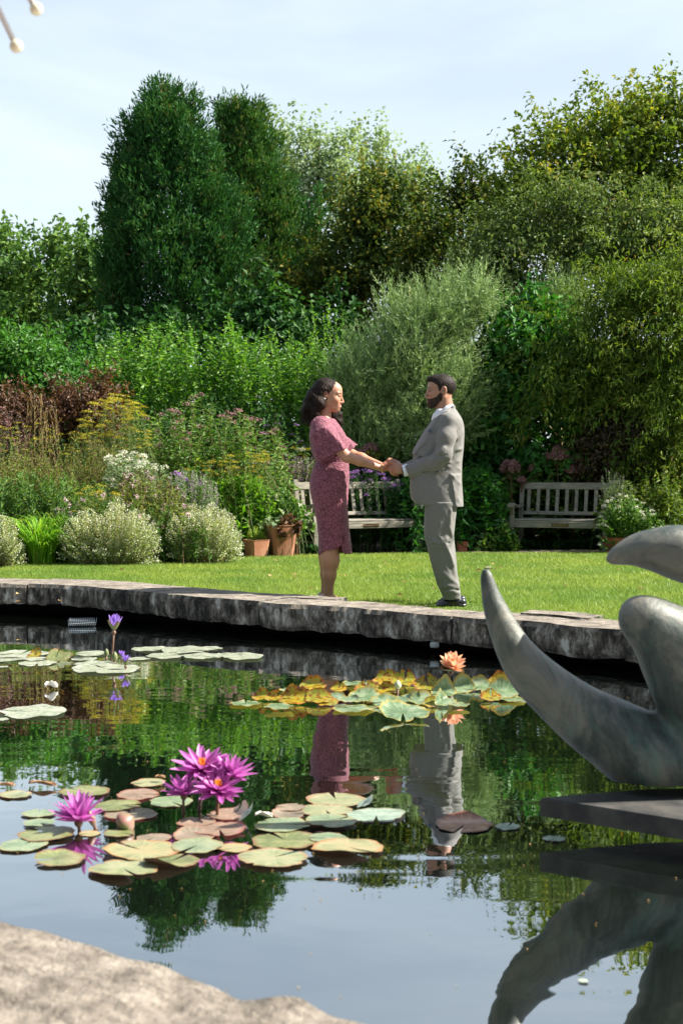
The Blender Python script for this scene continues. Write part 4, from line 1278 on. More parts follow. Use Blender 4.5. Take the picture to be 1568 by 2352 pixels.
# calamint mounds
def calamint(lbl, seed, prof, d0, d1, n):
    patch('calamint', lbl, 'plant', seed, prof, d0, d1, n, .028, .014, M['calamint'], M['stem_tan'], 'white calamint mounds', per=22, lo=.12, fan=.55, hvar=.42, lean=.12, rstem=.0035,
          flowers=[(M['pale_fl'], 'florets', 'along', 1.0, .024, 34, .0155)])
calamint('airy mound of tiny white calamint flowers cut by the left edge', 70, [(-50, 1200), (0, 1175), (35, 1195), (58, 1255)], 15.0, 15.7, 230)
calamint('wide airy mound of tiny white calamint flowers, left of the other full mound', 71, [(132, 1230), (150, 1190), (170, 1178), (200, 1160), (235, 1172), (270, 1135), (300, 1165), (330, 1170), (355, 1190), (372, 1250)], 15.2, 16.0, 620)
calamint('rounded airy mound of tiny white calamint flowers beside the small terracotta pot', 72, [(376, 1225), (392, 1180), (420, 1165), (445, 1150), (470, 1166), (490, 1148), (515, 1170), (540, 1185), (560, 1240)], 15.6, 16.4, 480)
blades('daylily', 'clump of long arching green strap leaves between the left calamint mounds', 'plant', 73, 40, 150, 1175, 15.5, 230, M['lime'], .75, .018, 'strap leaved clumps')
blades('daylily', 'darker arching strap leaves just behind the daylily clump', 'plant', 74, 60, 200, 1155, 15.95, 260, M['mid'], .7, .016, 'strap leaved clumps')

# right hand planting
patch('green_vine', 'leafy green plant draping beside the left bench, right behind the groom', 'plant', 80,
      [(925, 1090), (955, 1065), (1000, 1080), (1050, 1075), (1110, 1060), (1140, 1080)], 18.75, 19.5, 210, .12, .042, M['magnolia'], M['stem'], per=36, up=.1, splay=.7, lo=.05, droop=.3)
patch('joe_pye_weed', 'green plant with large dusty pink flower heads standing behind the right bench', 'plant', 81,
      [(1145, 1090), (1180, 1060), (1220, 1055), (1280, 1040), (1325, 1075)], 19.6, 19.95, 30, .12, .05, M['mid'], M['stem_red'], 'joe pye plants', per=34, up=.2, splay=.8, hvar=.1)
patch('joe_pye_weed', 'dusty pink flower heads on stems behind the left bench, between the couple', 'plant', 82,
      [(805, 1050), (850, 1040), (915, 1020)], 19.6, 19.9, 20, .11, .04, M['dark'], M['stem_red'], 'joe pye plants', per=30, up=.2, splay=.8, hvar=.1)
def flower_head(lbl, x, y, d, r, sc, mat, seed, gname):
    rng = np.random.default_rng(seed)
    c = W(x, y, d); s = d / FPX
    root = empty('flower_head', c); tag(root, lbl, 'flower', gname)
    nb = 26
    g = rdir(rng, nb); g[:, 2] = np.abs(g[:, 2])
    bc = g * np.array([r * s, r * s * .8, r * s * sc])
    k = 60
    P = np.repeat(bc, k, 0) + rdir(rng, nb * k) * r * s * .30
    leaf_mesh('florets', P, rdir(rng, nb * k), nrm(P + .01), .022, .016, rng.random(nb * k), mat, root)
    z0 = float(lawn_z(d)) - c[2]
    MB().tube([(0, 0, z0), (.02, .01, z0 * .5), (0, 0, 0)], [.009, .008, .005], 5).build('stem', M['stem_red'], root, True)
    for q in range(10):
        a = rng.uniform(0, 2 * PI)
        bp = Vector(bc[q % nb]); MB().tube([(0, 0, -.16), bp], [.004, .003], 4).build('branch', M['stem_red'], root) if q < 6 else None
for i, (lb, x, y, d, r, sc) in enumerate([
    ('large domed dusty pink flower head, highest behind the right bench', 1279, 1050, 20.0, 20, .8),
    ('dusty pink flower head left of the highest one behind the right bench', 1172, 1079, 19.9, 18, .9),
    ('small dusty pink flower head right of the highest one, above the bench rail', 1312, 1083, 20.0, 13, .8),
    ('slim pinkish spike between the two larger pink heads behind the right bench', 1223, 1082, 20.0, 7, 1.8),
    ('tiny pink flower cluster low beside the left pink head by the right bench', 1197, 1104, 19.9, 7, .9),
    ('round rose pink flower head above the left bench, just right of the bride', 823, 1048, 19.7, 13, .9),
    ('round rose pink flower head above the left bench, middle of the gap', 850, 1034, 19.7, 13, .9),
    ('dark dusky purple flower head above the left bench, nearer the groom', 913, 1012, 19.9, 17, 1.5)]):
    flower_head(lb, x, y, d - (.35 if x > 1000 else .2), r * 1.15, sc, M['pink_fl'], 300 + i, 'joe pye flower heads')
patch('lamb_ear', 'pale grey green felted leaf mound left of the right bench', 'plant', 83,
      [(1080, 1215), (1100, 1185), (1140, 1175), (1168, 1200), (1172, 1250)], 18.9, 19.5, 170, .09, .055, M['silver'], M['stem'], per=18, up=.2, splay=.8, lo=.1, hvar=.25)
patch('lamb_ear', 'dull green round leaved plant at the left foot of the right bench', 'plant', 84,
      [(1105, 1215), (1150, 1195), (1180, 1225)], 18.7, 19.0, 110, .08, .06, M['mid'], M['stem'], per=18, up=.2, splay=.8, lo=.05, hvar=.25)
patch('ground_cover', 'dark leaves and small plants underneath the right bench', 'plant', 85,
      [(1180, 1240), (1260, 1248), (1380, 1240), (1400, 1220)], 19.3, 20.0, 170, .09, .06, M['dark'], M['stem'], per=12, lo=.15)
patch('green_perennial', 'yellow green leaves at the right edge below the weeping tree', 'plant', 86,
      [(1490, 1180), (1540, 1150), (1620, 1140)], 18.6, 19.4, 120, .07, .02, M['weep'], M['stem'], per=34)
patch('white_alyssum', 'white flower clusters over green leaves spilling from the right hand pot', 'plant', 87,
      [(1372, 1190), (1400, 1140), (1450, 1135), (1500, 1170), (1540, 1215)], 18.1, 18.7, 210, .06, .03, M['mid'], M['stem'], 'planting in the right pot', per=26, fan=.4, hvar=.3, flowers=[(M['white_fl'], 'flowers', 'dome', .32, .028, 22, .02)])
patch('lavender', 'thin grey lavender wands sticking up at the right end of the right bench', 'plant', 88,
      [(1368, 1120), (1390, 1075), (1430, 1085), (1460, 1120)], 18.4, 18.7, 70, .05, .006, M['silver'], M['stem'], 'planting in the right pot', per=30, lo=.3, up=1.1, splay=.2, fan=.3, flowers=[(M['mauve_fl'], 'flower_spikes', 'spike', .7, .008, 18, .012)])
patch('shaded_shrub_branch', 'green drooping leafy sprays in front of the right bench end', 'plant', 89,
      [(1385, 1120), (1420, 1105), (1480, 1090), (1568, 1080)], 18.5, 18.8, 70, .08, .022, M['weep'], M['stem'], per=30, lo=.4, up=-.1, splay=.8)

# ------------------------------------------------------------------ benches
def bench(lbl, p_left, p_right, depth, text, seed):
    """p_left/p_right world feet of the two front legs"""
    p0 = np.array(p_left); p1 = np.array(p_right)
    v = p1 - p0; wd = float(np.linalg.norm(v[:2])); rz = math.atan2(v[1], v[0])
    root = empty('garden_bench', p0, rz); tag(root, lbl, 'bench', 'weathered teak garden benches')
    T = M['teak']; H = .43; D = depth; A = .64; BH = .93; lean = .13
    def rail(name, a, b, w, t, up=(0, 0, 1)):
        return MB().bar(a, b, w, t, up).build(name, T, root)
    for x in (0, wd):
        # front leg, slightly waisted above the seat
        mb = MB(); mb.bar((x, 0, 0), (x, 0, H), .062, .062, (0, 1, 0))
        mb.bar((x, 0, H - .01), (x, .035, H + .09), .056, .056, (0, 1, 0)); mb.bar((x, .035, H + .08), (x, -.005, A - .02), .056, .056, (0, 1, 0))
        mb.build('leg', T, root)
        mb = MB(); mb.bar((x, D, 0), (x, D, H + .02), .062, .062, (0, 1, 0)); mb.bar((x, D, H - .01), (x, D + lean, BH + .045), .058, .058, (0, 1, 0))
        mb.build('leg', T, root)
        # armrest with a rolled nose, dipping in the middle
        mb = MB()
        pts = [(x, D + lean * .45, A - .02), (x, D * .62, A - .035), (x, D * .3, A - .01), (x, .02, A + .018), (x, -.055, A + .012)]
        for a, b in zip(pts[:-1], pts[1:]): mb.bar(a, b, .074, .036)
        mb.tube([(x - .043, -.055, A - .012), (x + .043, -.055, A - .012)], .034, 14)
        mb.build('armrest', T, root)
        rail('stretcher', (x, .035, .15), (x, D - .035, .15), .03, .045)
        rail('side_rail', (x, .035, H - .045), (x, D - .035, H - .045), .03, .07)
    rail('seat_rail', (.035, -.003, H - .045), (wd - .035, -.003, H - .045), .03, .085)
    rail('back_rail', (.035, D, H - .03), (wd - .035, D, H - .03), .03, .06)
    for k in range(5):
        y = .045 + k * (D - .09) / 4
        rail('seat_slat', (.0, y, H + .012), (wd, y, H + .012), .065, .02)
    bd = Vector((0, lean, BH - H)).normalized()
    def bp(x, z): return (x, D + lean * (z - H) / (BH + .045 - H), z)
    rail('top_rail', bp(.03, BH - .035), bp(wd - .03, BH - .035), .032, .095, bd)
    rail('lower_back_rail', bp(.03, H + .09), bp(wd - .03, H + .09), .032, .05, bd)
    ns = int(round(wd / .135))
    for k in range(ns):
        x = wd * (k + .75) / (ns + .5)
        mb = MB().bar(bp(x, H + .11), bp(x, BH - .08), .050, .016, (0, 1, 0))
        mb.build('back_slat', T, root)
    pl = MB().box((wd / 2 - .115 + .03, -.024, H - .068), (wd / 2 + .115 + .03, -.0195, H - .03), bev=.001).build('plaque', M['plaque'], root)
    for i, line in enumerate(text):
        cu = bpy.data.curves.new('plaque_text', 'FONT'); cu.body = line
        cu.size = .0215 if len(text) == 1 else .0145; cu.align_x = 'CENTER'; cu.align_y = 'CENTER'; cu.extrude = .0004
        tmp = bpy.data.objects.new('tmp', cu); COL.objects.link(tmp); bpy.context.view_layer.update()
        me = bpy.data.meshes.new_from_object(tmp.evaluated_get(bpy.context.evaluated_depsgraph_get()))
        bpy.data.objects.remove(tmp); me.materials.clear(); me.materials.append(M['brass'])
        o = bpy.data.objects.new('plaque_text', me); COL.objects.link(o)
        o.parent = pl; o.rotation_euler = (PI / 2, 0, 0)
        o.location = (wd / 2 + .03, -.0246, H - .049 + (0 if len(text) == 1 else (.008 - .016 * i)))
    return root
bL0, bL1 = L_(724, 1277), None
sc1 = 1.56
th = math.radians(27)
bL1 = bL0 + np.array([math.cos(th) * sc1, math.sin(th) * sc1, 0]); 
bench('weathered grey teak bench with a single line plaque, behind the couple', bL0, bL1, .5, ['In Memory of Kermit W. Pearson'], 1)
th = math.radians(-20)
b20 = L_(1174, 1268.5); b20[2] = float(lawn_z(b20[1])) + .0
b21 = b20 + np.array([math.cos(th) * 1.27, math.sin(th) * 1.27, 0])
bench('weathered grey teak bench with a two line plaque, right of the groom', b20, b21, .55, ['Lovingly, Your Family and Friends', 'David & Kathy Richards Anderson'], 2)

# ------------------------------------------------------------------ terracotta pots
def square_pot(lbl, x, y, wtop, h, taper, mat, seed, d=None, rz=.5):
    p = L_(x, y); 
    if d: p = np.array([(x - CX) / FPX * d, d, float(lawn_z(d))])
    s = p[1] / FPX
    w = wtop * s / 2 / 1.12; hh = h * s; wb = w * taper
    root = empty('terracotta_pot', p, rz); tag(root, lbl, 'plant pot', 'terracotta pots')
    mb = MB(); mb.lathe([(wb * .98, 0), (wb, .012), (w * .97, hh * .97), (w, hh * .985), (w * 1.0, hh), (w * .90, hh), (w * .88, hh * .9)], 24, sq=.86)
    mb.build('pot', mat, root, False)
    mb = MB(); V = []; k = 16
    mb.lathe([(w * .885, hh * .93), (w * .5, hh * .94), (.001, hh * .945)], 24, sq=.86); mb.build('soil', M['soil'], root)
    return p, hh
square_pot('small square terracotta pot with a clump of yellow green foliage', 589, 1283, 58, 44, .78, M['terracotta'], 1, rz=.55)
square_pot('large tall square terracotta pot with mixed leafy planting', 646, 1281, 76, 76, .68, M['terracotta'], 2, rz=.35)
square_pot('tiny dark red terracotta pot at the foot of the plants right of the groom', 1060, 1271, 30, 28, .8, M['terra_dk'], 3, rz=.1)
square_pot('terracotta pot holding white flowers, partly behind the sculpture', 1425, 1262, 84, 40, .7, M['terra_dk'], 4, rz=.2, d=18.4)
square_pot('shadowed terracotta pot hidden among leaves left of the right bench', 1120, 1262, 40, 45, .75, M['terra_dk'], 5, rz=.2, d=19.2)
patch('yellow_thyme', 'clump of yellow green thyme growing in the small square pot', 'plant', 90,
      [(560, 1245), (572, 1215), (590, 1205), (610, 1225), (620, 1248)], 17.3, 17.6, 130, .02, .012, M['lime'], M['stem_tan'], 'pot plants', per=34, lo=.35, hvar=.2, fan=.5, rstem=.003,
      flowers=[(yl, 'bright_tips', 'along', .8, .012, 14, .013)])
patch('hosta_leaves', 'pale broad crinkled leaves at the left of the large terracotta pot', 'plant', 91,
      [(598, 1210), (620, 1172), (650, 1175), (665, 1195)], 17.35, 17.8, 26, .13, .09, M['silver'], M['stem'], 'pot plants', per=4, lo=.75, splay=.9, up=.05, droop=.35, fan=.5, leaf_parts=True)
patch('coleus', 'dark burgundy coleus spilling over the right of the large terracotta pot', 'plant', 92,
      [(640, 1190), (665, 1175), (690, 1195)], 17.3, 17.7, 40, .06, .045, M['red'], M['stem_red'], 'pot plants', per=14, lo=.72, splay=.9, up=.0, droop=.3, fan=.5)
patch('white_dahlia', 'leafy plant with round cream flowers standing above the large terracotta pot', 'plant', 93,
      [(610, 1120), (640, 1110), (670, 1130), (690, 1150)], 17.7, 18.0, 50, .08, .045, M['mid'], M['stem'], 'pot plants', per=22, lo=.4, flowers=[(M['white_fl'], 'flowers', 'ball', .12, .035, 40, .03)])
patch('small_heather', 'small fine leaved plant in the tiny red pot', 'plant', 94,
      [(1045, 1235), (1060, 1222), (1076, 1240)], 18.7, 18.9, 50, .02, .008, M['mid'], M['stem'], 'pot plants', per=24, lo=.4, fan=.5)
# ------------------------------------------------------------------ the couple, modelled in the photo's side view scale
def head_sdf(p, female=False):
    y = np.abs(p[:, 1]); q = np.stack([p[:, 0], y, p[:, 2]], -1)
    hw = .072 if female else .077
    d = ell(q, (-.004, 0, .014), (.098, hw, .090))
    d = smin(d, ell(q, (.030, 0, .030), (.072, hw * .82, .062)), .02)
    d = smin(d, ell(q, (.045, 0, -.045), (.058, hw * .76, .075)), .03)
    if female:
        d = smin(d, sph(q, (.082, 0, -.112), .020), .03)
        d = smin(d, cone(q, (.0, .050, -.055), (.072, .016, -.112), .020, .018), .03)
    else:
        d = smin(d, cone(q, (.084, 0, -.112), (.084, .014, -.112), .025), .03)
        d = smin(d, cone(q, (.0, .056, -.058), (.075, .024, -.112), .024, .022), .03)
    d = smin(d, sph(q, (.066, .036, -.042), .031 if female else .029), .02)
    d = smin(d, cone(q, (.095, .008, .008), (.082, .044, .012), .009), .014)
    d = smax(d, -sph(q, (.113, .033, -.010), .017), .012)
    d = smin(d, sph(q, (.087, .032, -.010), .0125), .004)
    # lids
    d = smin(d, cone(q, (.101, .024, -.002), (.092, .044, -.003), .0035), .004)
    # nose
    d = smin(d, cone(q, (.103, 0, -.006), (.124, 0, -.050), .0065, .0095), .012)
    d = smin(d, sph(q, (.112, .012, -.055), .0085), .006)
    # mouth
    d = smin(d, ell(q, (.088, 0, -.082), (.022, .034, .030)), .015)
    d = smin(d, ell(q, (.107, 0, -.077), (.010, .024, .0055)), .005)
    d = smin(d, ell(q, (.105, 0, -.090), (.010, .020, .0065)), .005)
    d = smax(d, -ell(q, (.114, 0, -.0832), (.014, .026, .0022)), .002)
    d = smax(d, -cone(q, (.098, .036, -.074), (.085, .040, -.095), .002), .006)
    # ear
    e = ell(q, (-.010, hw + .003, -.012), (.020, .010, .034))
    e = smax(e, -ell(q, (-.006, hw + .014, -.010), (.011, .009, .020)), .004)
    d = smin(d, e, .006)
    return d

def head_frame(origin, yaw, pitch):
    "columns: local x (face), y, z in world"
    cy_, sy_ = math.cos(yaw), math.sin(yaw); cp_, sp_ = math.cos(pitch), math.sin(pitch)
    f = np.array([cy_ * cp_, sy_ * cp_, -sp_]); l = np.array([-sy_, cy_, 0]); u = np.cross(f, l)
    return np.array(origin, float), np.stack([f, l, u], 1)

SKIN_W = np.array([.46, .235, .145]); SKIN_M = np.array([.38, .195, .125])

def skin_mat():
    m, nt, out = new_mat('skin')
    b = N(nt, 'ShaderNodeBsdfPrincipled')
    at = N(nt, 'ShaderNodeAttribute', attribute_name='col')
    v = obj_coord(nt); n = noise(nt, 60, 4, .6, v)
    r = ramp(nt, [(.3, (.90, .88, .88)), (.7, (1.08, 1.05, 1.04))], n.outputs['Fac'])
    mu = N(nt, 'ShaderNodeMix', data_type='RGBA', blend_type='MULTIPLY'); mu.inputs[0].default_value = 1
    nt.links.new(at.outputs['Color'], mu.inputs[6]); nt.links.new(r.outputs['Color'], mu.inputs[7])
    nt.links.new(mu.outputs[2], b.inputs['Base Color'])
    b.inputs['Roughness'].default_value = .48
    b.inputs['Subsurface Weight'].default_value = .12
    b.inputs['Subsurface Radius'].default_value = (.02, .008, .004)
    b.inputs['Subsurface Scale'].default_value = .5
    nt.links.new(b.outputs[0], out.inputs['Surface'])
    return m
M['skin'] = skin_mat()

def cloth_mat(name, c1, c2, weave=900, bumpd=.0006, sheen=.2, rough=.75):
    m, nt, out = new_mat(name)
    b = N(nt, 'ShaderNodeBsdfPrincipled')
    v = obj_coord(nt)
    n1 = noise(nt, 55, 5, .7, mapping(nt, v, (3, 3, .5))); n2 = noise(nt, 6, 3, .5, v)
    r = ramp(nt, [(.3, c1), (.7, c2)], n1.outputs['Fac'])
    nt.links.new(r.outputs['Color'], b.inputs['Base Color'])
    b.inputs['Roughness'].default_value = rough
    b.inputs['Sheen Weight'].default_value = sheen
    bp = N(nt, 'ShaderNodeBump'); bp.inputs['Strength'].default_value = .35; bp.inputs['Distance'].default_value = .004
    nt.links.new(n1.outputs['Fac'], bp.inputs['Height']); nt.links.new(bp.outputs['Normal'], b.inputs['Normal'])
    nt.links.new(b.outputs[0], out.inputs['Surface'])
    return m
M['suit'] = cloth_mat('grey_suit_wool', (.135, .131, .121), (.190, .184, .170), rough=.8, sheen=.15)
M['suit_dark'] = cloth_mat('suit_seam', (.04, .04, .042), (.06, .06, .06))
M['shirt'] = pbr('white_shirt', (.78, .80, .85), .7)
M['shoe'] = pbr('black_leather', (.012, .014, .02), .3, coat=.3)
M['shoe_nude'] = pbr('nude_shoe', (.52, .42, .35), .5)
M['gold'] = pbr('gold_chain', (.8, .55, .18), .3, .9)
M['watch'] = pbr('watch_black', (.01, .01, .012), .3)
M['navy'] = pbr('blue_pocket_square', (.03, .10, .17), .6)
M['eyew'] = pbr('eye', (.6, .56, .52), .2)
M['iris'] = pbr('dark_iris', (.02, .01, .006), .15)
M['stone'] = pbr('crystal', (.85, .85, .88), .15, .2)

def hair_mat(name, c1, c2, rough):
    m, nt, out = new_mat(name)
    b = N(nt, 'ShaderNodeBsdfPrincipled')
    v = obj_coord(nt)
    n1 = noise(nt, 70, 5, .7, mapping(nt, v, (1, 1, .22), (0, .3, 0)))
    r = ramp(nt, [(.35, c1), (.75, c2)], n1.outputs['Fac'])
    nt.links.new(r.outputs['Color'], b.inputs['Base Color']); b.inputs['Roughness'].default_value = rough; b.inputs['Specular IOR Level'].default_value = .12
    bp = N(nt, 'ShaderNodeBump'); bp.inputs['Strength'].default_value = .9; bp.inputs['Distance'].default_value = .006
    nt.links.new(n1.outputs['Fac'], bp.inputs['Height']); nt.links.new(bp.outputs['Normal'], b.inputs['Normal'])
    nt.links.new(b.outputs[0], out.inputs['Surface'])
    return m
M['hair_w'] = hair_mat('dark_brown_hair', (.008, .005, .004), (.030, .017, .011), .55)
M['hair_m'] = hair_mat('black_hair', (.010, .008, .007), (.040, .029, .023), .5)

M['beard'] = hair_mat('beard_hair', (.018, .012, .009), (.085, .052, .036), .6)

def lace_mat():
    m, nt, out = new_mat('mauve_lace')
    b = N(nt, 'ShaderNodeBsdfPrincipled'); b.inputs['Roughness'].default_value = .8; b.inputs['Sheen Weight'].default_value = .08
    v = obj_coord(nt)
    wrp = noise(nt, 14, 3, .6, v)
    mx = N(nt, 'ShaderNodeMix', data_type='VECTOR'); mx.inputs[0].default_value = .06
    nt.links.new(v, mx.inputs[4]); nt.links.new(wrp.outputs['Color'], mx.inputs[5])
    vo = N(nt, 'ShaderNodeTexVoronoi'); vo.feature = 'DISTANCE_TO_EDGE'; vo.inputs['Scale'].default_value = 48
    nt.links.new(mx.outputs[1], vo.inputs['Vector'])
    v2 = N(nt, 'ShaderNodeTexVoronoi'); v2.feature = 'F1'; v2.inputs['Scale'].default_value = 95
    nt.links.new(mx.outputs[1], v2.inputs['Vector'])
    n3 = noise(nt, 7, 4, .6, v)
    r = ramp(nt, [(.0, (.08, .018, .032)), (.06, (.17, .046, .072)), (.25, (.28, .084, .125))], vo.outputs['Distance'])
    r3 = ramp(nt, [(.35, (.80, .80, .82)), (.65, (1.12, 1.10, 1.08))], n3.outputs['Fac'])
    mu = N(nt, 'ShaderNodeMix', data_type='RGBA', blend_type='MULTIPLY'); mu.inputs[0].default_value = 1
    nt.links.new(r.outputs['Color'], mu.inputs[6]); nt.links.new(r3.outputs['Color'], mu.inputs[7])
    nt.links.new(mu.outputs[2], b.inputs['Base Color'])
    ad = N(nt, 'ShaderNodeMath', operation='MULTIPLY_ADD'); ad.inputs[1].default_value = 1.2
    nt.links.new(vo.outputs['Distance'], ad.inputs[0]); nt.links.new(v2.outputs['Distance'], ad.inputs[2])
    bp = N(nt, 'ShaderNodeBump'); bp.inputs['Strength'].default_value = .5; bp.inputs['Distance'].default_value = .006
    nt.links.new(ad.outputs[0], bp.inputs['Height']); nt.links.new(bp.outputs['Normal'], b.inputs['Normal'])
    nt.links.new(b.outputs[0], out.inputs['Surface'])
    return m
M['lace'] = lace_mat()

class Fig:
    "converts close-up photo coordinates (c, r) and a depth w into figure-local metres"
    def __init__(s, c0, ground, Y):
        s.c0, s.g = c0, ground
        s.k = .28 * Y / FPX                    # metres per close-up pixel
        px = (1050 + c0 / 2.24) / 1.5944; py = (1330 + ground / 2.24) / 1.5944
        s.o = W(px, py, Y)
    def P(s, c, r, w=0.0): return np.array([(c - s.c0) * s.k, w, (s.g - r) * s.k])
    def X(s, c): return (np.asarray(c, float) - s.c0) * s.k
    def Z(s, r): return (s.g - np.asarray(r, float)) * s.k

# ================================================================== woman
fw = Fig(350, 1957, 10.75)
P = fw.P
wo = empty('person', fw.o)
tag(wo, 'woman with long dark hair in a mauve lace dress, facing the man', 'person', 'couple holding hands')
HWo, HWr = head_frame(P(342, 247, 0), -math.radians(11), math.radians(9))
def w_head(p): return head_sdf((p - HWo) @ HWr, True)

# hands: near (camera side) pair at w about -.09, far pair at w about +.03
def her_hand(p, w0):
    d = cone(p, P(778, 862, w0 - .02), P(812, 850, w0 - .01), .024, .027)
    d = smin(d, ell(p, P(835, 842, w0), (.040, .018, .036)), .012)
    F = []
    for (a, b, c, e, r) in [((842, 812, -.014), (868, 806, -.03), (893, 816, -.035), (908, 832, -.03), .0092),
                            ((852, 828, -.004), (876, 830, -.028), (898, 846, -.036), (908, 866, -.03), .0092),
                            ((850, 848, .004), (872, 862, -.018), (892, 880, -.03), (903, 900, -.026), .0088),
                            ((842, 862, .010), (862, 882, -.008), (884, 902, -.018), (904, 918, -.018), .0080)]:
        F.append(chain(p, [P(a[0], a[1], w0 + a[2]), P(b[0], b[1], w0 + b[2]), P(c[0], c[1], w0 + c[2]), P(e[0], e[1], w0 + e[2])], [r * 1.15, r, r * .95, r * .8], .003))
    for f in F: d = smin(d, f, .004)
    th = chain(p, [P(805, 840, w0 - .02), P(830, 822, w0 - .034), P(856, 812, w0 - .045), P(876, 820, w0 - .047)], [.014, .0115, .010, .008], .004)
    return smin(d, th, .006)

def w_body(p):
    d = w_head(p)
    nk = cone(p, P(322, 330, 0), P(300, 470, 0), .048, .056)
    d = smin(d, nk, .022)
    tors = stack(p, fw.Z([1420, 1040, 815, 640, 480, 440])[::1], fw.X([290, 235, 275, 230, 235, 270]), fw.X([470, 470, 470, 470, 380, 350]), [.11, .14, .11, .13, .14, .05])
    tors = smax(tors, p[:, 2] - fw.Z(438), .02); tors = smax(tors, fw.Z(1400) - p[:, 2], .02)
    d = smin(d, tors, .03)
    # legs
    for w, dx in ((-.075, 0), (.075, -24)):
        lg = chain(p, [P(370 + dx, 1250, w), P(352 + dx, 1500, w), P(357 + dx, 1590, w), P(351 + dx, 1730, w), P(343 + dx, 1860, w), P(338 + dx, 1905, w)], [.085, .060, .064, .050, .033, .036], .02)
        lg = smin(lg, cone(p, P(352 + dx, 1540, w), P(362 + dx, 1625, w), .060, .062), .03)
        ft = chain(p, [P(322 + dx, 1915, w), P(375 + dx, 1925, w), P(425 + dx, 1944, w), P(450 + dx, 1950, w)], [.026, .027, .020, .012], .02)
        d = smin(d, smin(lg, ft, .02), .01)
    # arms
    for w0, sh, el, wr, wo_ in ((-.075, (300, 560, -.185), (492, 768, -.20), (780, 862, -.095), -.075), (.035, (310, 560, .17), (520, 740, .17), (790, 840, .05), .05)):
        a = chain(p, [P(*sh), P((sh[0] * .4 + el[0] * .6), (sh[1] * .4 + el[1] * .6), (sh[2] + el[2]) / 2), P(*el), P(el[0] * .65 + wr[0] * .35, el[1] * .65 + wr[1] * .35 - 2, el[2] * .65 + wr[2] * .35), P(*wr)], [.047, .044, .038, .034, .0225], .03)
        d = smin(d, a, .02)
        h = her_hand(p if w0 < 0 else p + np.array([0, 0, .0]), w0) if w0 < 0 else her_hand(p - np.array([-.004, 0, .010]), w0)
        d = smin(d, h, .012)
    return d

def face_col(base, HO, HR, female):
    def fn(V):
        c = np.tile(base, (len(V), 1))
        q = (V - HO) @ HR
        inhead = (np.abs(q[:, 2]) < .15) & (np.abs(q[:, 0]) < .16)
        y = np.abs(q[:, 1])
        def blend(mask, col, k=1.0):
            m = np.clip(mask, 0, 1)[:, None] * k * inhead[:, None]
            c[:] = c * (1 - m) + np.array(col) * m
        g = lambda cx, cy, cz, sx, sy, sz: np.exp(-(((q[:, 0] - cx) / sx) ** 2 + ((y - cy) / sy) ** 2 + ((q[:, 2] - cz) / sz) ** 2))
        blend(g(.09, .045, -.045, .03, .022, .022), base * np.array([1.05, .78, .72]), .5)           # cheeks
        blend(1.9 * g(.106, .0, -.0835, .016, .026, .0115), (.36, .07, .065) if female else (.33, .12, .09), .85)   # lips
        blend(1.7 * g(.097, .028, .013, .02, .020, .0045), (.02, .012, .008), .9)   # brows
        blend(1.8 * g(.098, .034, -.0095, .014, .012, .0050), (.02, .012, .01), .9)   # eyes
        blend(1.2 * g(.100, .036, -.017, .02, .016, .008), base * .62, .35)
        if female: blend(1.8 * g(.107, .0, -.0832, .014, .022, .0036), (.8, .76, .72), .95)
        blend(g(-.006, .085, -.010, .01, .02, .018), base * np.array([.62, .45, .4]), .6)
        # knuckles and joints slightly redder
        far = (V[:, 0] * (1 if female else -1)) > .40
        c[far] *= np.array([1.04, .84, .78])
        return c
    return fn
HB = .0052
wbody = sdf_mesh('body', w_body, P(180, 1975, -.27), P(935, 110, .27), HB, M['skin'], wo, face_col(SKIN_W, HWo, HWr, True))

# skirt
zr = [1600, 1550, 1500, 1450, 1400, 1350, 1300, 1250, 1200, 1150, 1100, 1050, 1000, 950, 900, 850, 820, 790]
xb = [256, 258, 260, 258, 256, 252, 245, 236, 226, 213, 201, 191, 187, 190, 200, 215, 230, 236]
xf = [534, 533, 530, 525, 518, 512, 508, 504, 500, 500, 503, 506, 509, 512, 514, 511, 508, 506]
hw = [.165, .165, .163, .16, .158, .158, .16, .163, .168, .175, .183, .188, .188, .182, .172, .158, .148, .145]
def skirt(p):
    c = (p[:, 0] / fw.k) + fw.c0
    st = lambda o: stack(p, fw.Z(zr), fw.X(xb) + o, fw.X(xf) - o, np.array(hw) - o, 2.4)
    d = st(0)
    hemn = np.interp(c, [250, 262, 300, 345, 385, 430, 446, 456, 470, 500, 540], [1578, 1572, 1540, 1522, 1520, 1500, 1488, 1535, 1552, 1558, 1556])
    hemf = np.interp(c, [250, 540], [1556, 1556])
    t = np.clip((p[:, 1] + .03) / .06, 0, 1)
    hem = hemn * (1 - t) + hemf * t
    an = np.arctan2(p[:, 1], p[:, 0])
    hem = hem + 9 * np.abs(np.sin(an * 9)) - 6 + 3 * np.sin(an * 57)
    zh = fw.Z(hem)
    d = d + .0016 * fold_noise(p, 95, 4) + .0022 * fold_noise(p * np.array([1, 1, .5]), 34, 6)
    d = d + bump_line(p, [P(250, 860, -.17), P(420, 905, -.19), P(500, 930, -.1)], .012, .004)
    d = d + bump_line(p, [P(230, 905, -.17), P(360, 985, -.19), P(500, 1010, -.1)], .013, .004)
    d = d + bump_line(p, [P(300, 1060, -.19), P(430, 1110, -.17), P(498, 1180, -.1)], .014, .005)
    d = d + bump_line(p, [P(330, 960, -.19), P(470, 985, -.15)], .009, -.003)
    d = d + bump_line(p, [P(478, 1230, -.13), P(455, 1500, -.14)], .007, -.005)
    inner = st(.010)
    d = smax(d, -np.maximum(inner, p[:, 2] - fw.Z(1330)), .002)
    d = smax(d, zh - p[:, 2], .003)
    d = smax(d, p[:, 2] - fw.Z(805), .006)
    return d
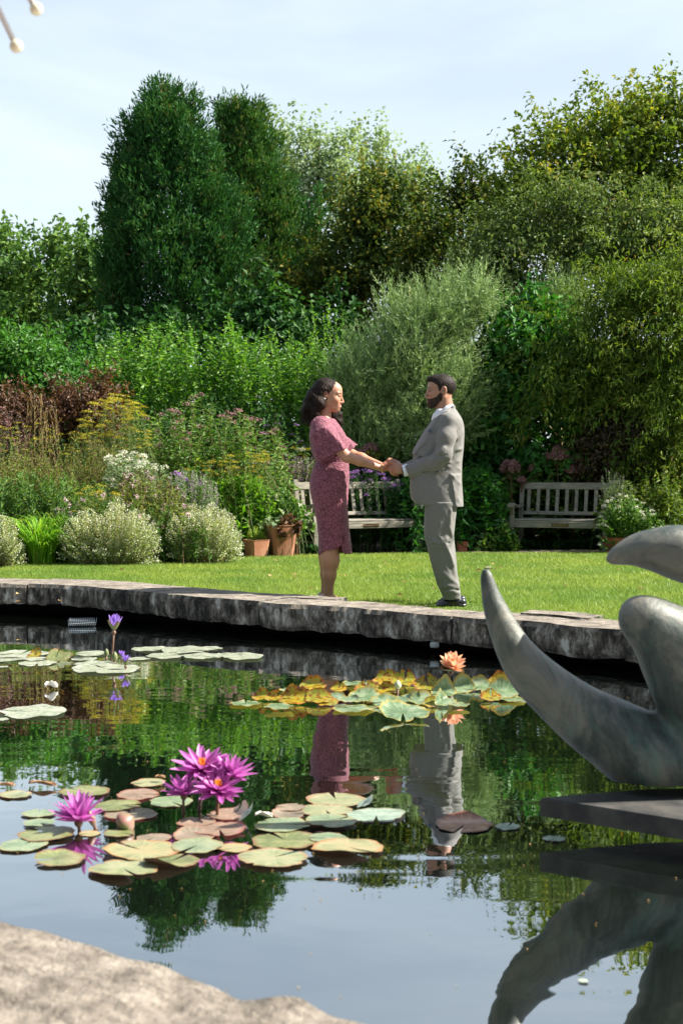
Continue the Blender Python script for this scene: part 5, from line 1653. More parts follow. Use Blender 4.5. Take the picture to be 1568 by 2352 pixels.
sdf_mesh('skirt', skirt, P(170, 1600, -.22), P(550, 780, .22), .0062, M['lace'], wo)

def bodice(p):
    z = [840, 815, 780, 740, 700, 650, 620, 580, 540, 500, 470, 445]
    b = [238, 240, 228, 208, 196, 190, 186, 186, 190, 200, 218, 245]
    f = [506, 508, 506, 503, 503, 505, 498, 480, 455, 428, 405, 385]
    w = [.142, .142, .148, .155, .16, .165, .17, .176, .18, .178, .15, .09]
    d = stack(p, fw.Z(z), fw.X(b), fw.X(f), w, 2.4)
    d = smin(d, cone(p, P(300, 505, -.12), P(300, 505, .12), .066, .066), .03)
    d = smax(d, p[:, 2] - fw.Z(452) - .12 * (p[:, 0] - fw.X(330)) * 0, .012)
    # round neckline
    d = smax(d, -cone(p, P(318, 360, 0), P(305, 462, 0), .062, .058), .006)
    # short wide sleeves
    for sg in (-1, 1):
        s = chain(p, [P(285, 535, sg * .150), P(300, 600, sg * .185), P(345, 700, sg * .195), P(390, 790, sg * .195)], [.080, .092, .112, .128], .03, 1.0)
        s = np.maximum(s, 0.82 * ((np.abs(p[:, 1] - sg * .165)) - .098))
        s = smin(s, cone(p, P(285, 520, sg * .14), P(300, 590, sg * .17), .078, .084), .03)
        if sg > 0:
            s = chain(p, [P(290, 540, .150), P(360, 610, .185), P(455, 690, .185), P(520, 730, .18)], [.080, .085, .085, .085], .03)
        # hem plane of the sleeve
        a, bq = P(245, 815), P(492, 697)
        if sg > 0: a, bq = P(440, 790), P(552, 690)
        t = (bq - a) / np.linalg.norm(bq - a); n = np.array([t[2], 0, -t[0]])
        if n[2] > 0: n = -n
        hp = (p - a) @ n + .0025 * np.sin(((p - a) @ t) * 170)
        inn = s + .013
        cut = np.maximum(inn, -(hp + .07))
        s = smax(s, -cut, .003)
        s = smax(s, hp, .003)
        d = smin(d, s, .014)
    d = d + .0016 * fold_noise(p, 95, 4) + .0015 * fold_noise(p, 36, 8)
    d = d + bump_line(p, [P(330, 470, -.12), P(420, 590, -.21), P(480, 690, -.23)], .012, .005)
    d = d + bump_line(p, [P(250, 560, -.24), P(280, 690, -.27), P(300, 780, -.27)], .014, .005)
    d = d + bump_line(p, [P(400, 480, -.08), P(470, 590, -.12), P(502, 680, -.10)], .010, -.006)
    return smax(d, fw.Z(826) - p[:, 2], .006)
sdf_mesh('bodice', bodice, P(165, 840, -.31), P(575, 425, .31), .0058, M['lace'], wo)

# hair
def w_hair(p):
    q = (p - HWo) @ HWr
    y = np.abs(q[:, 1])
    cap = ell(q, (-.010, 0, .018), (.102, .079, .095))
    # hairline: keep above/behind a slanted surface
    line = np.interp(q[:, 2], [-.12, -.05, .0, .035, .06, .085, .12], [-.030, -.018, .010, .046, .072, .088, .1])
    cap = smax(cap, (q[:, 0] - line), .008)
    sg = np.sign(p[:, 1] + 1e-9)
    d = cap
    back = chain(p, [P(300, 200, .0), P(235, 280, -.005), P(195, 375, -.01), P(190, 460, -.01), P(178, 505, -.01)], [.072, .070, .064, .042, .015], .03, 1.2)
    side = chain(p, [P(300, 235, -.055), P(268, 330, -.075), P(225, 420, -.075), P(200, 490, -.06)], [.045, .046, .036, .012], .03)
    d = smin(d, back, .03); d = smin(d, side, .02)
    far = chain(p, [P(350, 250, .07), P(360, 360, .085), P(405, 430, .09), P(425, 470, .085), P(412, 495, .08)], [.035, .035, .042, .034, .012], .02)
    d = smin(d, far, .015)
    d = d + .006 * np.sin(p[:, 2] * 55 + p[:, 0] * 60) * np.clip((.02 - q[:, 2]) / .1, 0, 1)
    ang = np.arctan2(p[:, 1], p[:, 0] - HWo[0] + .08)
    d = d + .0012 * np.sin(ang * 34 + p[:, 2] * 40 + 2 * np.sin(p[:, 2] * 30)) + .0022 * fold_noise(p * np.array([1, 1, .3]), 120, 3)
    # leave ear and face clear
    e = ell(q, (-.008, -.085, -.014), (.024, .03, .038))
    d = smax(d, -e, .006)
    d = smax(d, -(ell(q, (.075, 0, -.02), (.062, .1, .088))), .01)
    return d
sdf_mesh('hair', w_hair, P(85, 540, -.17), P(490, 100, .17), .005, M['hair_w'], wo)
rng = np.random.default_rng(3)
mb = MB()
for k in range(520):
    f = rng.random()
    if rng.random() < .78:
        a = P(300 + rng.normal() * 22 - 60 * f, 190 + 170 * f, rng.uniform(-.085, .07))
        b = a + np.array([-.05 - .05 * rng.random(), rng.normal() * .02, -.04 - .05 * rng.random()])
        c = P(150 + rng.normal() * 26, 400 + rng.random() * 110, a[1] * 1.0 + rng.normal() * .02)
    else:
        a = P(370 + rng.normal() * 10, 360, rng.uniform(.05, .11)); b = P(410 + rng.normal() * 14, 420, .09 + rng.normal() * .02); c = P(415 + rng.normal() * 26, 480 + rng.random() * 30, .08)
    pts = [a * (1 - s) ** 2 + 2 * b * s * (1 - s) + c * s * s for s in (0, .3, .55, .8, 1)]
    mb.tube(pts, [.0014, .0014, .0013, .001, .0005], 3, False)
mb.build('loose_hair', M['hair_w'], wo)

# shoes, bracelet, earring
def w_shoe(p, w, dx):
    d = chain(p, [P(310 + dx, 1912, w), P(365 + dx, 1938, w), P(425 + dx, 1950, w), P(458 + dx, 1953, w)], [.034, .030, .027, .014], .02)
    d = smax(d, p[:, 2] - np.interp(p[:, 0], fw.X([280, 305, 345, 430, 470]) + dx * fw.k, fw.Z([1880, 1893, 1940, 1944, 1940])), .003)
    heel = cone(p, P(298 + dx, 1915, w), P(298 + dx, 1953, w), .016, .008)
    d = smin(d, heel, .008)
    return smax(d, -p[:, 2], .002)
for w, dx in ((-.075, 0), (.075, -24)):
    sdf_mesh('shoe', lambda p: w_shoe(p, w, dx), P(240, 1962, w - .06), P(480, 1860, w + .06), .004, M['shoe_nude'], wo)
mb = MB()
for k in range(22):
    a = 2 * PI * k / 22
    mb.ball(P(781 + 6 * math.cos(a), 862 + 30 * math.sin(a), -.095 + .030 * math.cos(a)), .0046, 6)
mb.build('bracelet', M['gold'], wo, True)
mb = MB()
for k in range(5):
    o = HWo + HWr @ np.array([-.012 + .006 * (k % 3), -.086, -.046 - .003 * (k // 3)])
    mb.ball(o, .0042, 8)
mb.build('earring', M['stone'], wo, True)

# ================================================================== man
fm = Fig(1320, 1985, 10.56)
Q = fm.P
mo = empty('person', fm.o)
tag(mo, 'bearded man in a light grey suit and open white shirt', 'person', 'couple holding hands')
HMo, HMr = head_frame(Q(1262, 213, 0), PI + math.radians(4), math.radians(3))
def m_head(p): return head_sdf((p - HMo) @ HMr, False)
def his_hand(p, w0):
    d = cone(p, Q(965, 875, w0), Q(930, 868, w0), .027, .030)
    d = smin(d, ell(p, Q(903, 862, w0 - .008), (.046, .022, .043)), .014)
    for (a, b, c, e, r) in [((880, 826, -.006), (852, 812, -.012), (832, 806, .005), (822, 812, .02), .0098),
                            ((868, 848, -.016), (846, 860, -.030), (838, 880, -.024), (848, 894, -.01), .0102),
                            ((870, 868, -.014), (852, 884, -.028), (852, 900, -.020), (866, 908, -.006), .0100),
                            ((880, 886, -.010), (868, 900, -.020), (876, 914, -.012), (890, 918, 0), .0090)]:
        f = chain(p, [Q(a[0], a[1], w0 + a[2]), Q(b[0], b[1], w0 + b[2]), Q(c[0], c[1], w0 + c[2]), Q(e[0], e[1], w0 + e[2])], [r * 1.15, r, r * .95, r * .85], .003)
        d = smin(d, f, .005)
    th = chain(p, [Q(920, 830, w0 + .01), Q(890, 812, w0 + .02), Q(862, 800, w0 + .018), Q(842, 794, w0 + .012)], [.016, .0125, .011, .009], .004)
    return smin(d, th, .007)
def m_body(p):
    d = m_head(p)
    d = smin(d, cone(p, Q(1278, 290, 0), Q(1305, 440, 0), .062, .068), .02)
    t = stack(p, fm.Z([1250, 1040, 800, 600, 480, 420]), fm.X([1190, 1120, 1130, 1180, 1220, 1260]), fm.X([1340, 1360, 1370, 1370, 1370, 1350]), [.12, .13, .13, .15, .15, .08])
    t = smax(t, p[:, 2] - fm.Z(420), .02); t = smax(t, fm.Z(1240) - p[:, 2], .02)
    d = smin(d, t, .03)
    for w in (-.095, .095):
        lg = chain(p, [Q(1255, 1220, w), Q(1245, 1480, w), Q(1290, 1700, w), Q(1335, 1900, w)], [.07, .052, .045, .035], .02)
        ft = chain(p, [Q(1385, 1955, w), Q(1300, 1962, w)], [.03, .025], .02)
        d = smin(d, smin(lg, ft, .02), .03)
    for w0, sh, el, wr in ((-.055, (1300, 520, -.17), (1265, 770, -.215), (975, 880, -.058)), (.060, (1300, 520, .17), (1250, 760, .2), (975, 868, .065))):
        a = chain(p, [Q(*sh), Q(*el), Q(*wr)], [.045, .04, .028], .03)
        d = smin(d, a, .02)
        d = smin(d, his_hand(p if w0 < 0 else p - np.array([-.004, 0, .012]), w0), .012)
    return d
sdf_mesh('body', m_body, Q(800, 2000, -.27), Q(1440, 70, .27), HB, M['skin'], mo, face_col(SKIN_M, HMo, HMr, False))

def m_hair(p):
    q = (p - HMo) @ HMr; y = np.abs(q[:, 1])
    d = ell(q, (-.006, 0, .022), (.107, .083, .094))
    d = smin(d, ell(q, (.055, 0, .080), (.055, .05, .028)), .02)
    front = np.interp(q[:, 2], [-.08, -.045, -.02, .03, .045, .075, .12], [-.045, -.03, .030, .040, .060, .118, .13])
    front = np.where(y < .045, np.interp(q[:, 2], [-.08, .0, .055, .065, .12], [-.05, .0, .06, .125, .13]), front)
    low = np.interp(q[:, 0], [-.12, -.06, -.02, .0, .02, .05], [-.062, -.06, -.055, .028, -.02, -.03])
    # clear round the ear
    d = smax(d, q[:, 0] - front, .004)
    d = smax(d, low - q[:, 2], .006)
    d = smax(d, -ell(q, (-.010, 0, -.012), (.024, .12, .038)), .005)
    d = d + .0016 * fold_noise(q * np.array([1, 1, 1.6]), 200, 3) + .0012 * fold_noise(q, 420, 5)
    return d
sdf_mesh('hair', m_hair, Q(1100, 320, -.12), Q(1410, 60, .12), .0038, M['hair_m'], mo)
def m_beard(p):
    q = (p - HMo) @ HMr; y = np.abs(q[:, 1])
    d = head_sdf(q, False) - .0022
    d = smin(d, sph(q, (.086, 0, -.120), .018) , .012)
    # region: below a line from the sideburn to the mouth corner, plus moustache
    top = np.interp(q[:, 0], [-.02, .0, .02, .05, .08, .1, .12, .14], [-.075, -.040, -.024, -.055, -.066, -.068, -.068, -.068])
    reg = q[:, 2] - top
    reg = np.maximum(reg, -.002 - q[:, 0] + np.interp(q[:, 2], [-.15, -.09, -.03], [.045, .010, .004]))
    reg = np.maximum(reg, np.interp(q[:, 0], [0, .05, .09, .13], [-.085, -.128, -.150, -.155]) - q[:, 2])
    d = smax(d, reg, .004)
    lips = ell(q, (.112, 0, -.0835), (.022, .022, .0115))
    d = smax(d, -lips, .002)
    return d + .0013 * fold_noise(q, 300, 3)
sdf_mesh('beard', m_beard, Q(1095, 420, -.11), Q(1330, 190, .11), .0036, M['beard'], mo)

# shirt with collar
def shirt(p):
    d = stack(p, fm.Z([760, 600, 480, 400]), fm.X([1075, 1130, 1178, 1235]), fm.X([1330, 1350, 1360, 1350]), [.10, .12, .12, .07])
    d = smax(d, p[:, 2] - fm.Z(415), .01)
    col = cone(p, Q(1288, 372, 0), Q(1262, 432, 0), .074, .080)
    pl = (p - Q(1360, 330, 0)) @ nrm(np.array([-.42, 0, .91]))            # collar top: high at the nape, falling to the throat
    slant = p[:, 2] - np.interp(p[:, 0], fm.X([1180, 1195, 1230, 1300, 1360]), fm.Z([455, 412, 385, 345, 328]))
    col = smax(col, slant, .004)
    col = smax(col, -cone(p, Q(1280, 320, 0), Q(1268, 420, 0), .066, .068), .003)
    tip = chain(p, [Q(1240, 395, -.05), Q(1196, 452, -.045)], [.024, .010], .01)
    tip2 = chain(p, [Q(1240, 395, .05), Q(1196, 452, .045)], [.024, .010], .01)
    return smin(smin(d, col, .006), np.minimum(tip, tip2), .005)
sdf_mesh('shirt', shirt, Q(1040, 780, -.17), Q(1410, 300, .17), .0065, M['shirt'], mo)

def smooth(x): x = np.clip(x, 0, 1); return x * x * (3 - 2 * x)
def jacket(p):
    z = [1180, 1172, 1140, 1100, 1050, 1000, 940, 900, 840, 800, 740, 700, 640, 560, 500, 460, 430, 400, 375]
    f = [1075, 1060, 1030, 1014, 1008, 1006, 1008, 1012, 1022, 1030, 1032, 1048, 1082, 1128, 1168, 1196, 1220, 1255, 1300]
    b = [1444, 1443, 1441, 1438, 1434, 1431, 1429, 1430, 1432, 1434, 1440, 1443, 1446, 1447, 1440, 1428, 1412, 1395, 1375]
    w = [.205, .205, .203, .202, .20, .196, .19, .186, .182, .180, .184, .19, .197, .205, .208, .195, .165, .12, .07]
    c = p[:, 0] / fm.k + fm.c0; r = fm.g - p[:, 2] / fm.k
    d = stack(p, fm.Z(z), fm.X(f), fm.X(b), w, 2.5)
    d = smin(d, cone(p, Q(1310, 478, -.175), Q(1310, 478, .175), .062, .062), .05)
    # sleeves
    for sg in (-1, 1):
        if sg < 0:
            s = chain(p, [Q(1312, 500, -.165), Q(1285, 610, -.205), Q(1262, 745, -.225), Q(1200, 810, -.205), Q(1060, 862, -.115), Q(968, 890, -.062)], [.071, .069, .061, .056, .055, .052], .03)
        else:
            s = chain(p, [Q(1312, 500, .165), Q(1280, 610, .205), Q(1255, 740, .215), Q(1180, 800, .19), Q(1060, 845, .12), Q(972, 868, .070)], [.078, .082, .070, .062, .054, .048], .03)
        a = Q(945, 818) if sg < 0 else Q(945, 815)
        bq = Q(1000, 945) if sg < 0 else Q(975, 930)
        t = (bq - a) / np.linalg.norm(bq - a); n = np.array([t[2], 0, -t[0]])
        if n[0] > 0: n = -n
        hp = (p - a) @ n
        s = smax(s, -np.maximum(s + .008, -(hp + .05)), .002)
        s = smax(s, hp, .003)
        d = smin(d, s, .012)
    # seam of the armhole, lapel, vent and folds (camera side and its mirror)
    near = p[:, 1] < 0
    nearm = smooth(-p[:, 1] / .05)
    d = d + bump_line(p, [Q(1228, 480, -.18), Q(1180, 560, -.21), Q(1172, 660, -.21)], .006, -.005)
    d = d + bump_line(p, [Q(1330, 470, -.21), Q(1368, 560, -.20), Q(1362, 640, -.18)], .007, -.006)
    lapl = np.interp(r, [380, 440, 540, 620, 720, 760], [1330, 1262, 1215, 1160, 1062, 1040])
    d = d - .010 * smooth((lapl - c) / 4) * (r < 745) * (np.abs(p[:, 1]) < .17) * smooth((.17 - np.abs(p[:, 1])) / .01)
    vent = np.interp(r, [900, 905, 1172], [1318, 1318, 1362])
    d = d - .011 * smooth((c - vent) / 5) * smooth((r - 903) / 10) * nearm * smooth((1430 - c) / 40)
    for pts, wd_, am in [
        ([Q(1150, 730, -.30), Q(1205, 742, -.30), Q(1262, 700, -.29)], .013, .010),
        ([Q(1120, 770, -.20), Q(1180, 790, -.27), Q(1250, 800, -.28)], .013, .008),
        ([Q(1165, 755, -.28), Q(1210, 770, -.28), Q(1280, 750, -.28)], .008, -.009),
        ([Q(1225, 560, -.28), Q(1250, 640, -.30), Q(1235, 720, -.30)], .02, .0025),
        ([Q(1320, 640, -.20), Q(1390, 600, -.17), Q(1430, 560, -.12)], .016, .006),
        ([Q(1300, 760, -.19), Q(1370, 720, -.19), Q(1430, 700, -.12)], .014, .009),
        ([Q(1300, 800, -.19), Q(1360, 820, -.19), Q(1430, 790, -.12)], .014, .009),
        ([Q(1305, 845, -.19), Q(1370, 850, -.19), Q(1425, 870, -.12)], .013, .008),
        ([Q(1310, 780, -.19), Q(1380, 765, -.19), Q(1430, 745, -.12)], .009, -.008),
        ([Q(1330, 905, -.19), Q(1390, 960, -.19), Q(1425, 990, -.12)], .014, .007),
        ([Q(1310, 690, -.19), Q(1350, 680, -.19), Q(1400, 640, -.16)], .010, -.007),
        ([Q(1345, 1000, -.20), Q(1380, 1080, -.20), Q(1420, 1160, -.12)], .013, .005),
        ([Q(1060, 800, -.18), Q(1110, 830, -.2), Q(1180, 850, -.24)], .012, .005),
        ([Q(1190, 930, -.20), Q(1200, 1150, -.21)], .004, -.003),
        ([Q(1305, 470, -.20), Q(1312, 700, -.2), Q(1316, 900, -.2)], .004, -.003)]:
        d = d + bump_line(p, pts, wd_ * 1.25, am * 1.15)
    d = d + .0022 * fold_noise(p, 17, 12) + .0010 * fold_noise(p, 45, 13)
    # the collar falls from the nape towards the front
    d = smax(d, p[:, 2] - fm.Z(np.interp(c, [1180, 1215, 1290, 1350, 1385, 1400], [455, 440, 385, 345, 345, 352])), .006)
    # open neck for the shirt
    d = smax(d, -chain(p, [Q(1272, 330, 0), Q(1250, 420, 0), Q(1175, 500, 0), Q(1090, 620, 0)], [.085, .078, .050, .022], .02), .004)
    hem = np.interp(c, [1000, 1060, 1110, 1200, 1300, 1450], [1105, 1152, 1158, 1162, 1168, 1174])
    return smax(d, fm.Z(hem) - p[:, 2], .004)
sdf_mesh('jacket', jacket, Q(915, 1190, -.33), Q(1465, 340, .33), .006, M['suit'], mo)

def trousers(p):
    zt = [1925, 1900, 1860, 1800, 1700, 1600, 1500, 1420, 1350, 1250, 1150, 1120]
    fN = [1272, 1268, 1250, 1222, 1190, 1163, 1140, 1120, 1114, 1118, 1125, 1125]
    bN = [1415, 1416, 1412, 1404, 1386, 1368, 1352, 1356, 1364, 1374, 1385, 1385]
    fF = [1300, 1300, 1290, 1270, 1240, 1215, 1195, 1180, 1172, 1165, 1150, 1150]
    bF = [1424, 1424, 1420, 1410, 1402, 1395, 1384, 1372, 1370, 1376, 1388, 1388]
    w = [.068, .070, .072, .074, .078, .084, .088, .092, .098, .105, .11, .11]
    a = stack(p, fm.Z(zt), fm.X(fN), fm.X(bN), w, 2.3, -.098)
    b = stack(p, fm.Z(zt), fm.X(fF), fm.X(bF), w, 2.3, .098)
    top = smooth((p[:, 2] - fm.Z(1420)) / .12)
    d = smin(a, b, .03)
    zz = np.zeros(len(p))
    for pts, wd_, am in [
        ([Q(1180, 1455, -.19), Q(1240, 1470, -.19), Q(1290, 1430, -.19)], .014, .012),
        ([Q(1240, 1300, -.2), Q(1225, 1400, -.2), Q(1262, 1455, -.19)], .012, .006),
        ([Q(1200, 1490, -.19), Q(1280, 1500, -.19), Q(1345, 1440, -.15)], .012, .010),
        ([Q(1190, 1475, -.19), Q(1260, 1490, -.19), Q(1310, 1460, -.17)], .007, -.010),
        ([Q(1290, 1480, -.19), Q(1330, 1560, -.18), Q(1350, 1640, -.16)], .013, .009),
        ([Q(1250, 1520, -.19), Q(1310, 1610, -.18), Q(1345, 1720, -.17)], .012, -.006),
        ([Q(1330, 1200, -.2), Q(1320, 1330, -.19), Q(1350, 1420, -.15)], .013, .007),
        ([Q(1225, 1830, -.17), Q(1300, 1810, -.17), Q(1400, 1830, -.15)], .013, .010),
        ([Q(1250, 1870, -.17), Q(1330, 1850, -.17), Q(1405, 1872, -.15)], .012, .009),
        ([Q(1240, 1850, -.17), Q(1320, 1832, -.17), Q(1400, 1850, -.15)], .007, -.009),
        ([Q(1265, 1700, -.17), Q(1330, 1760, -.17), Q(1390, 1800, -.15)], .013, .007),
        ([Q(1170, 1260, -.2), Q(1175, 1420, -.2), Q(1180, 1560, -.19), Q(1240, 1740, -.17)], .005, .003),
        ([Q(1350, 1480, .0), Q(1380, 1600, .0), Q(1398, 1760, 0)], .02, .006)]:
        d = d + bump_line(p, pts, wd_ * 1.25, am * 1.15)
    d = d + .0022 * fold_noise(p, 20, 22)
    inn = smin(stack(p, fm.Z(zt), fm.X(fN) + .01, fm.X(bN) - .01, np.array(w) - .01, 2.3, -.098), stack(p, fm.Z(zt), fm.X(fF) + .01, fm.X(bF) - .01, np.array(w) - .01, 2.3, .098), .01)
    d = smax(d, -np.maximum(inn, p[:, 2] - fm.Z(1850)), .002)
    hem = fm.Z(np.interp(p[:, 0] / fm.k + fm.c0, [1270, 1415], [1930, 1922]))
    d = smax(d, hem - p[:, 2], .003)
    return smax(d, p[:, 2] - fm.Z(1130), .005)
sdf_mesh('trousers', trousers, Q(1095, 1945, -.22), Q(1440, 1110, .22), .006, M['suit'], mo)

def m_shoe(p, w, dx):
    d = chain(p, [Q(1425 + dx, 1950, w), Q(1370 + dx, 1945, w), Q(1290 + dx, 1962, w), Q(1245 + dx, 1970, w)], [.034, .040, .032, .020], .02)
    sole = smax(cone(p, Q(1420 + dx, 1975, w), Q(1250 + dx, 1976, w), .042, .034), np.abs(p[:, 2] - .009) - .009, .003)
    d = smin(d, sole, .004)
    return smax(d, .0005 - p[:, 2], .002)
for w, dx in ((-.098, 0), (.098, 16)):
    sdf_mesh('shoe', lambda p: m_shoe(p, w, dx), Q(1190, 1992, w - .07), Q(1490, 1890, w + .07), .004, M['shoe'], mo)

# cuff, watch, buttons, pocket, pocket square
for (x0, y0, x1, y1, w, r0) in ((948, 826, 985, 930, -.062, .046), (950, 822, 972, 918, .068, .040)):
    mb = MB()
    c0 = Q((x0 + x1) / 2 - 8, (y0 + y1) / 2, w); ax = nrm(Q(985, 872) - Q(1100, 845))
    mb.tube([c0 - ax * .03, c0 + ax * .012], [r0, r0 * .98], 24, False); mb.tube([c0 + ax * .012, c0 - ax * .03], [r0 * .93, r0 * .93], 24, False)
    mb.build('shirt_cuff', M['shirt'], mo, True)
c0 = Q(950, 874, -.060); ax = nrm(Q(950, 872) - Q(1060, 850))
MB().tube([c0 - ax * .006, c0 + ax * .010], [.0345, .034], 20).build('watch', M['watch'], mo, True)
for k in range(3):
    MB().ball(Q(1022 + 19 * k, 910 - 9 * k, -.128 - .010 * k), .0075, 10, (1, .4, 1)).build('button', M['suit_dark'], mo, True)
MB().tube([Q(1092, 892, -.186), Q(1150, 884, -.193), Q(1240, 884, -.189)], .0028, 6).build('pocket_seam', M['suit_dark'], mo, True)
MB().tube([Q(1090, 762, -.150), Q(1060, 768, -.120)], .005, 6).build('front_button', M['suit_dark'], mo, True)
mb = MB()
mb.add([Q(1141, 560, -.16), Q(1168, 562, -.195), Q(1165, 548, -.19), Q(1155, 536, -.18), Q(1146, 548, -.165)], [(0, 1, 2, 3, 4)])
mb.build('pocket_square', M['navy'], mo)
MB().tube([Q(1138, 562, -.163), Q(1172, 565, -.199)], .003, 6).build('breast_pocket', M['suit_dark'], mo, True)
# ------------------------------------------------------------------ lily pads
def pad_mat(name, c1, c2, rim, under, spots=None):
    m, nt, out = new_mat(name)
    at = N(nt, 'ShaderNodeAttribute', attribute_name='rnd')       # 0 centre .. 1 rim
    geo = N(nt, 'ShaderNodeNewGeometry'); v = geo.outputs['Position']
    n1 = noise(nt, 11, 5, .65, v); n2 = noise(nt, 42, 4, .7, v)
    r = ramp(nt, [(.30, tuple(q * .62 for q in c1)), (.46, c1), (.62, c2), (.75, tuple(q * 1.12 for q in c2))], n1.outputs['Fac'])
    ad = N(nt, 'ShaderNodeMath', operation='MULTIPLY_ADD'); ad.inputs[1].default_value = .5
    nt.links.new(n1.outputs['Fac'], ad.inputs[0]); nt.links.new(at.outputs['Fac'], ad.inputs[2])
    # radiating veins
    oc = N(nt, 'ShaderNodeSeparateXYZ'); nt.links.new(obj_coord(nt), oc.inputs[0])
    an = N(nt, 'ShaderNodeMath', operation='ARCTAN2'); nt.links.new(oc.outputs['Y'], an.inputs[0]); nt.links.new(oc.outputs['X'], an.inputs[1])
    am = N(nt, 'ShaderNodeMath', operation='MULTIPLY'); am.inputs[1].default_value = 17; nt.links.new(an.outputs[0], am.inputs[0])
    sn = N(nt, 'ShaderNodeMath', operation='SINE'); nt.links.new(am.outputs[0], sn.inputs[0])
    vr = ramp(nt, [(.0, (0, 0, 0)), (.80, (0, 0, 0)), (1.0, (.35, .35, .35))], sn.outputs[0])
    vm = N(nt, 'ShaderNodeMix', data_type='RGBA'); nt.links.new(vr.outputs['Color'], vm.inputs[0])
    nt.links.new(r.outputs['Color'], vm.inputs[6]); vm.inputs[7].default_value = (*[min(1, q * 1.5) for q in c2], 1)
    mr = N(nt, 'ShaderNodeMapRange'); mr.inputs['From Min'].default_value = 1.08; mr.inputs['From Max'].default_value = 1.28
    nt.links.new(ad.outputs[0], mr.inputs['Value'])
    mx = N(nt, 'ShaderNodeMix', data_type='RGBA'); nt.links.new(mr.outputs[0], mx.inputs[0])
    nt.links.new(vm.outputs[2], mx.inputs[6]); mx.inputs[7].default_value = (*rim, 1)
    last = mx.outputs[2]
    if spots:
        rs = ramp(nt, [(.52, (0, 0, 0)), (.60, (1, 1, 1))], n2.outputs['Fac'])
        m3 = N(nt, 'ShaderNodeMix', data_type='RGBA'); nt.links.new(rs.outputs['Color'], m3.inputs[0])
        nt.links.new(last, m3.inputs[6]); m3.inputs[7].default_value = (*spots, 1); last = m3.outputs[2]
    mu = N(nt, 'ShaderNodeMix', data_type='RGBA'); nt.links.new(geo.outputs['Backfacing'], mu.inputs[0])
    nt.links.new(last, mu.inputs[6]); mu.inputs[7].default_value = (*under, 1)
    b = N(nt, 'ShaderNodeBsdfPrincipled'); nt.links.new(mu.outputs[2], b.inputs['Base Color'])
    b.inputs['Roughness'].default_value = .27
    bp = N(nt, 'ShaderNodeBump'); bp.inputs['Strength'].default_value = .35; bp.inputs['Distance'].default_value = .01
    nt.links.new(n1.outputs['Fac'], bp.inputs['Height']); nt.links.new(bp.outputs['Normal'], b.inputs['Normal'])
    t = N(nt, 'ShaderNodeBsdfTranslucent'); nt.links.new(mu.outputs[2], t.inputs['Color'])
    ms = N(nt, 'ShaderNodeMixShader'); ms.inputs[0].default_value = .18
    nt.links.new(b.outputs[0], ms.inputs[1]); nt.links.new(t.outputs[0], ms.inputs[2])
    nt.links.new(ms.outputs[0], out.inputs['Surface'])
    return m
UND = (.05, .03, .018)
PM = {
    'cream': pad_mat('cream_pad', (.27, .30, .16), (.37, .35, .21), (.36, .19, .10), UND),
    'orange': pad_mat('orange_cream_pad', (.32, .32, .17), (.40, .33, .18), (.40, .18, .07), UND),
    'green': pad_mat('pale_green_pad', (.20, .27, .16), (.30, .34, .21), (.30, .28, .14), UND),
    'olive': pad_mat('olive_pad', (.17, .20, .08), (.28, .28, .13), (.22, .11, .05), UND),
    'mauve': pad_mat('mauve_pad', (.23, .19, .14), (.33, .26, .19), (.30, .16, .10), (.2, .05, .05)),
    'pink': pad_mat('pink_pad', (.27, .19, .14), (.36, .25, .19), (.30, .12, .08), (.2, .05, .05)),
    'grey': pad_mat('grey_green_pad', (.26, .35, .27), (.40, .47, .38), (.30, .30, .20), (.1, .08, .08)),
    'brown': pad_mat('brown_pad', (.30, .12, .06), (.45, .25, .15), (.12, .05, .03), (.03, .03, .03)),
    'pale': pad_mat('bleached_pad', (.28, .32, .22), (.40, .42, .31), (.36, .36, .29), (.1, .12, .06), (.48, .50, .42)),
    'rust': pad_mat('rusty_pad', (.24, .26, .03), (.33, .22, .02), (.34, .10, .02), (.30, .24, .02), (.17, .045, .01)),
    'lily': pad_mat('glossy_green_pad', (.12, .19, .09), (.26, .32, .20), (.34, .24, .03), (.26, .23, .02)),
}
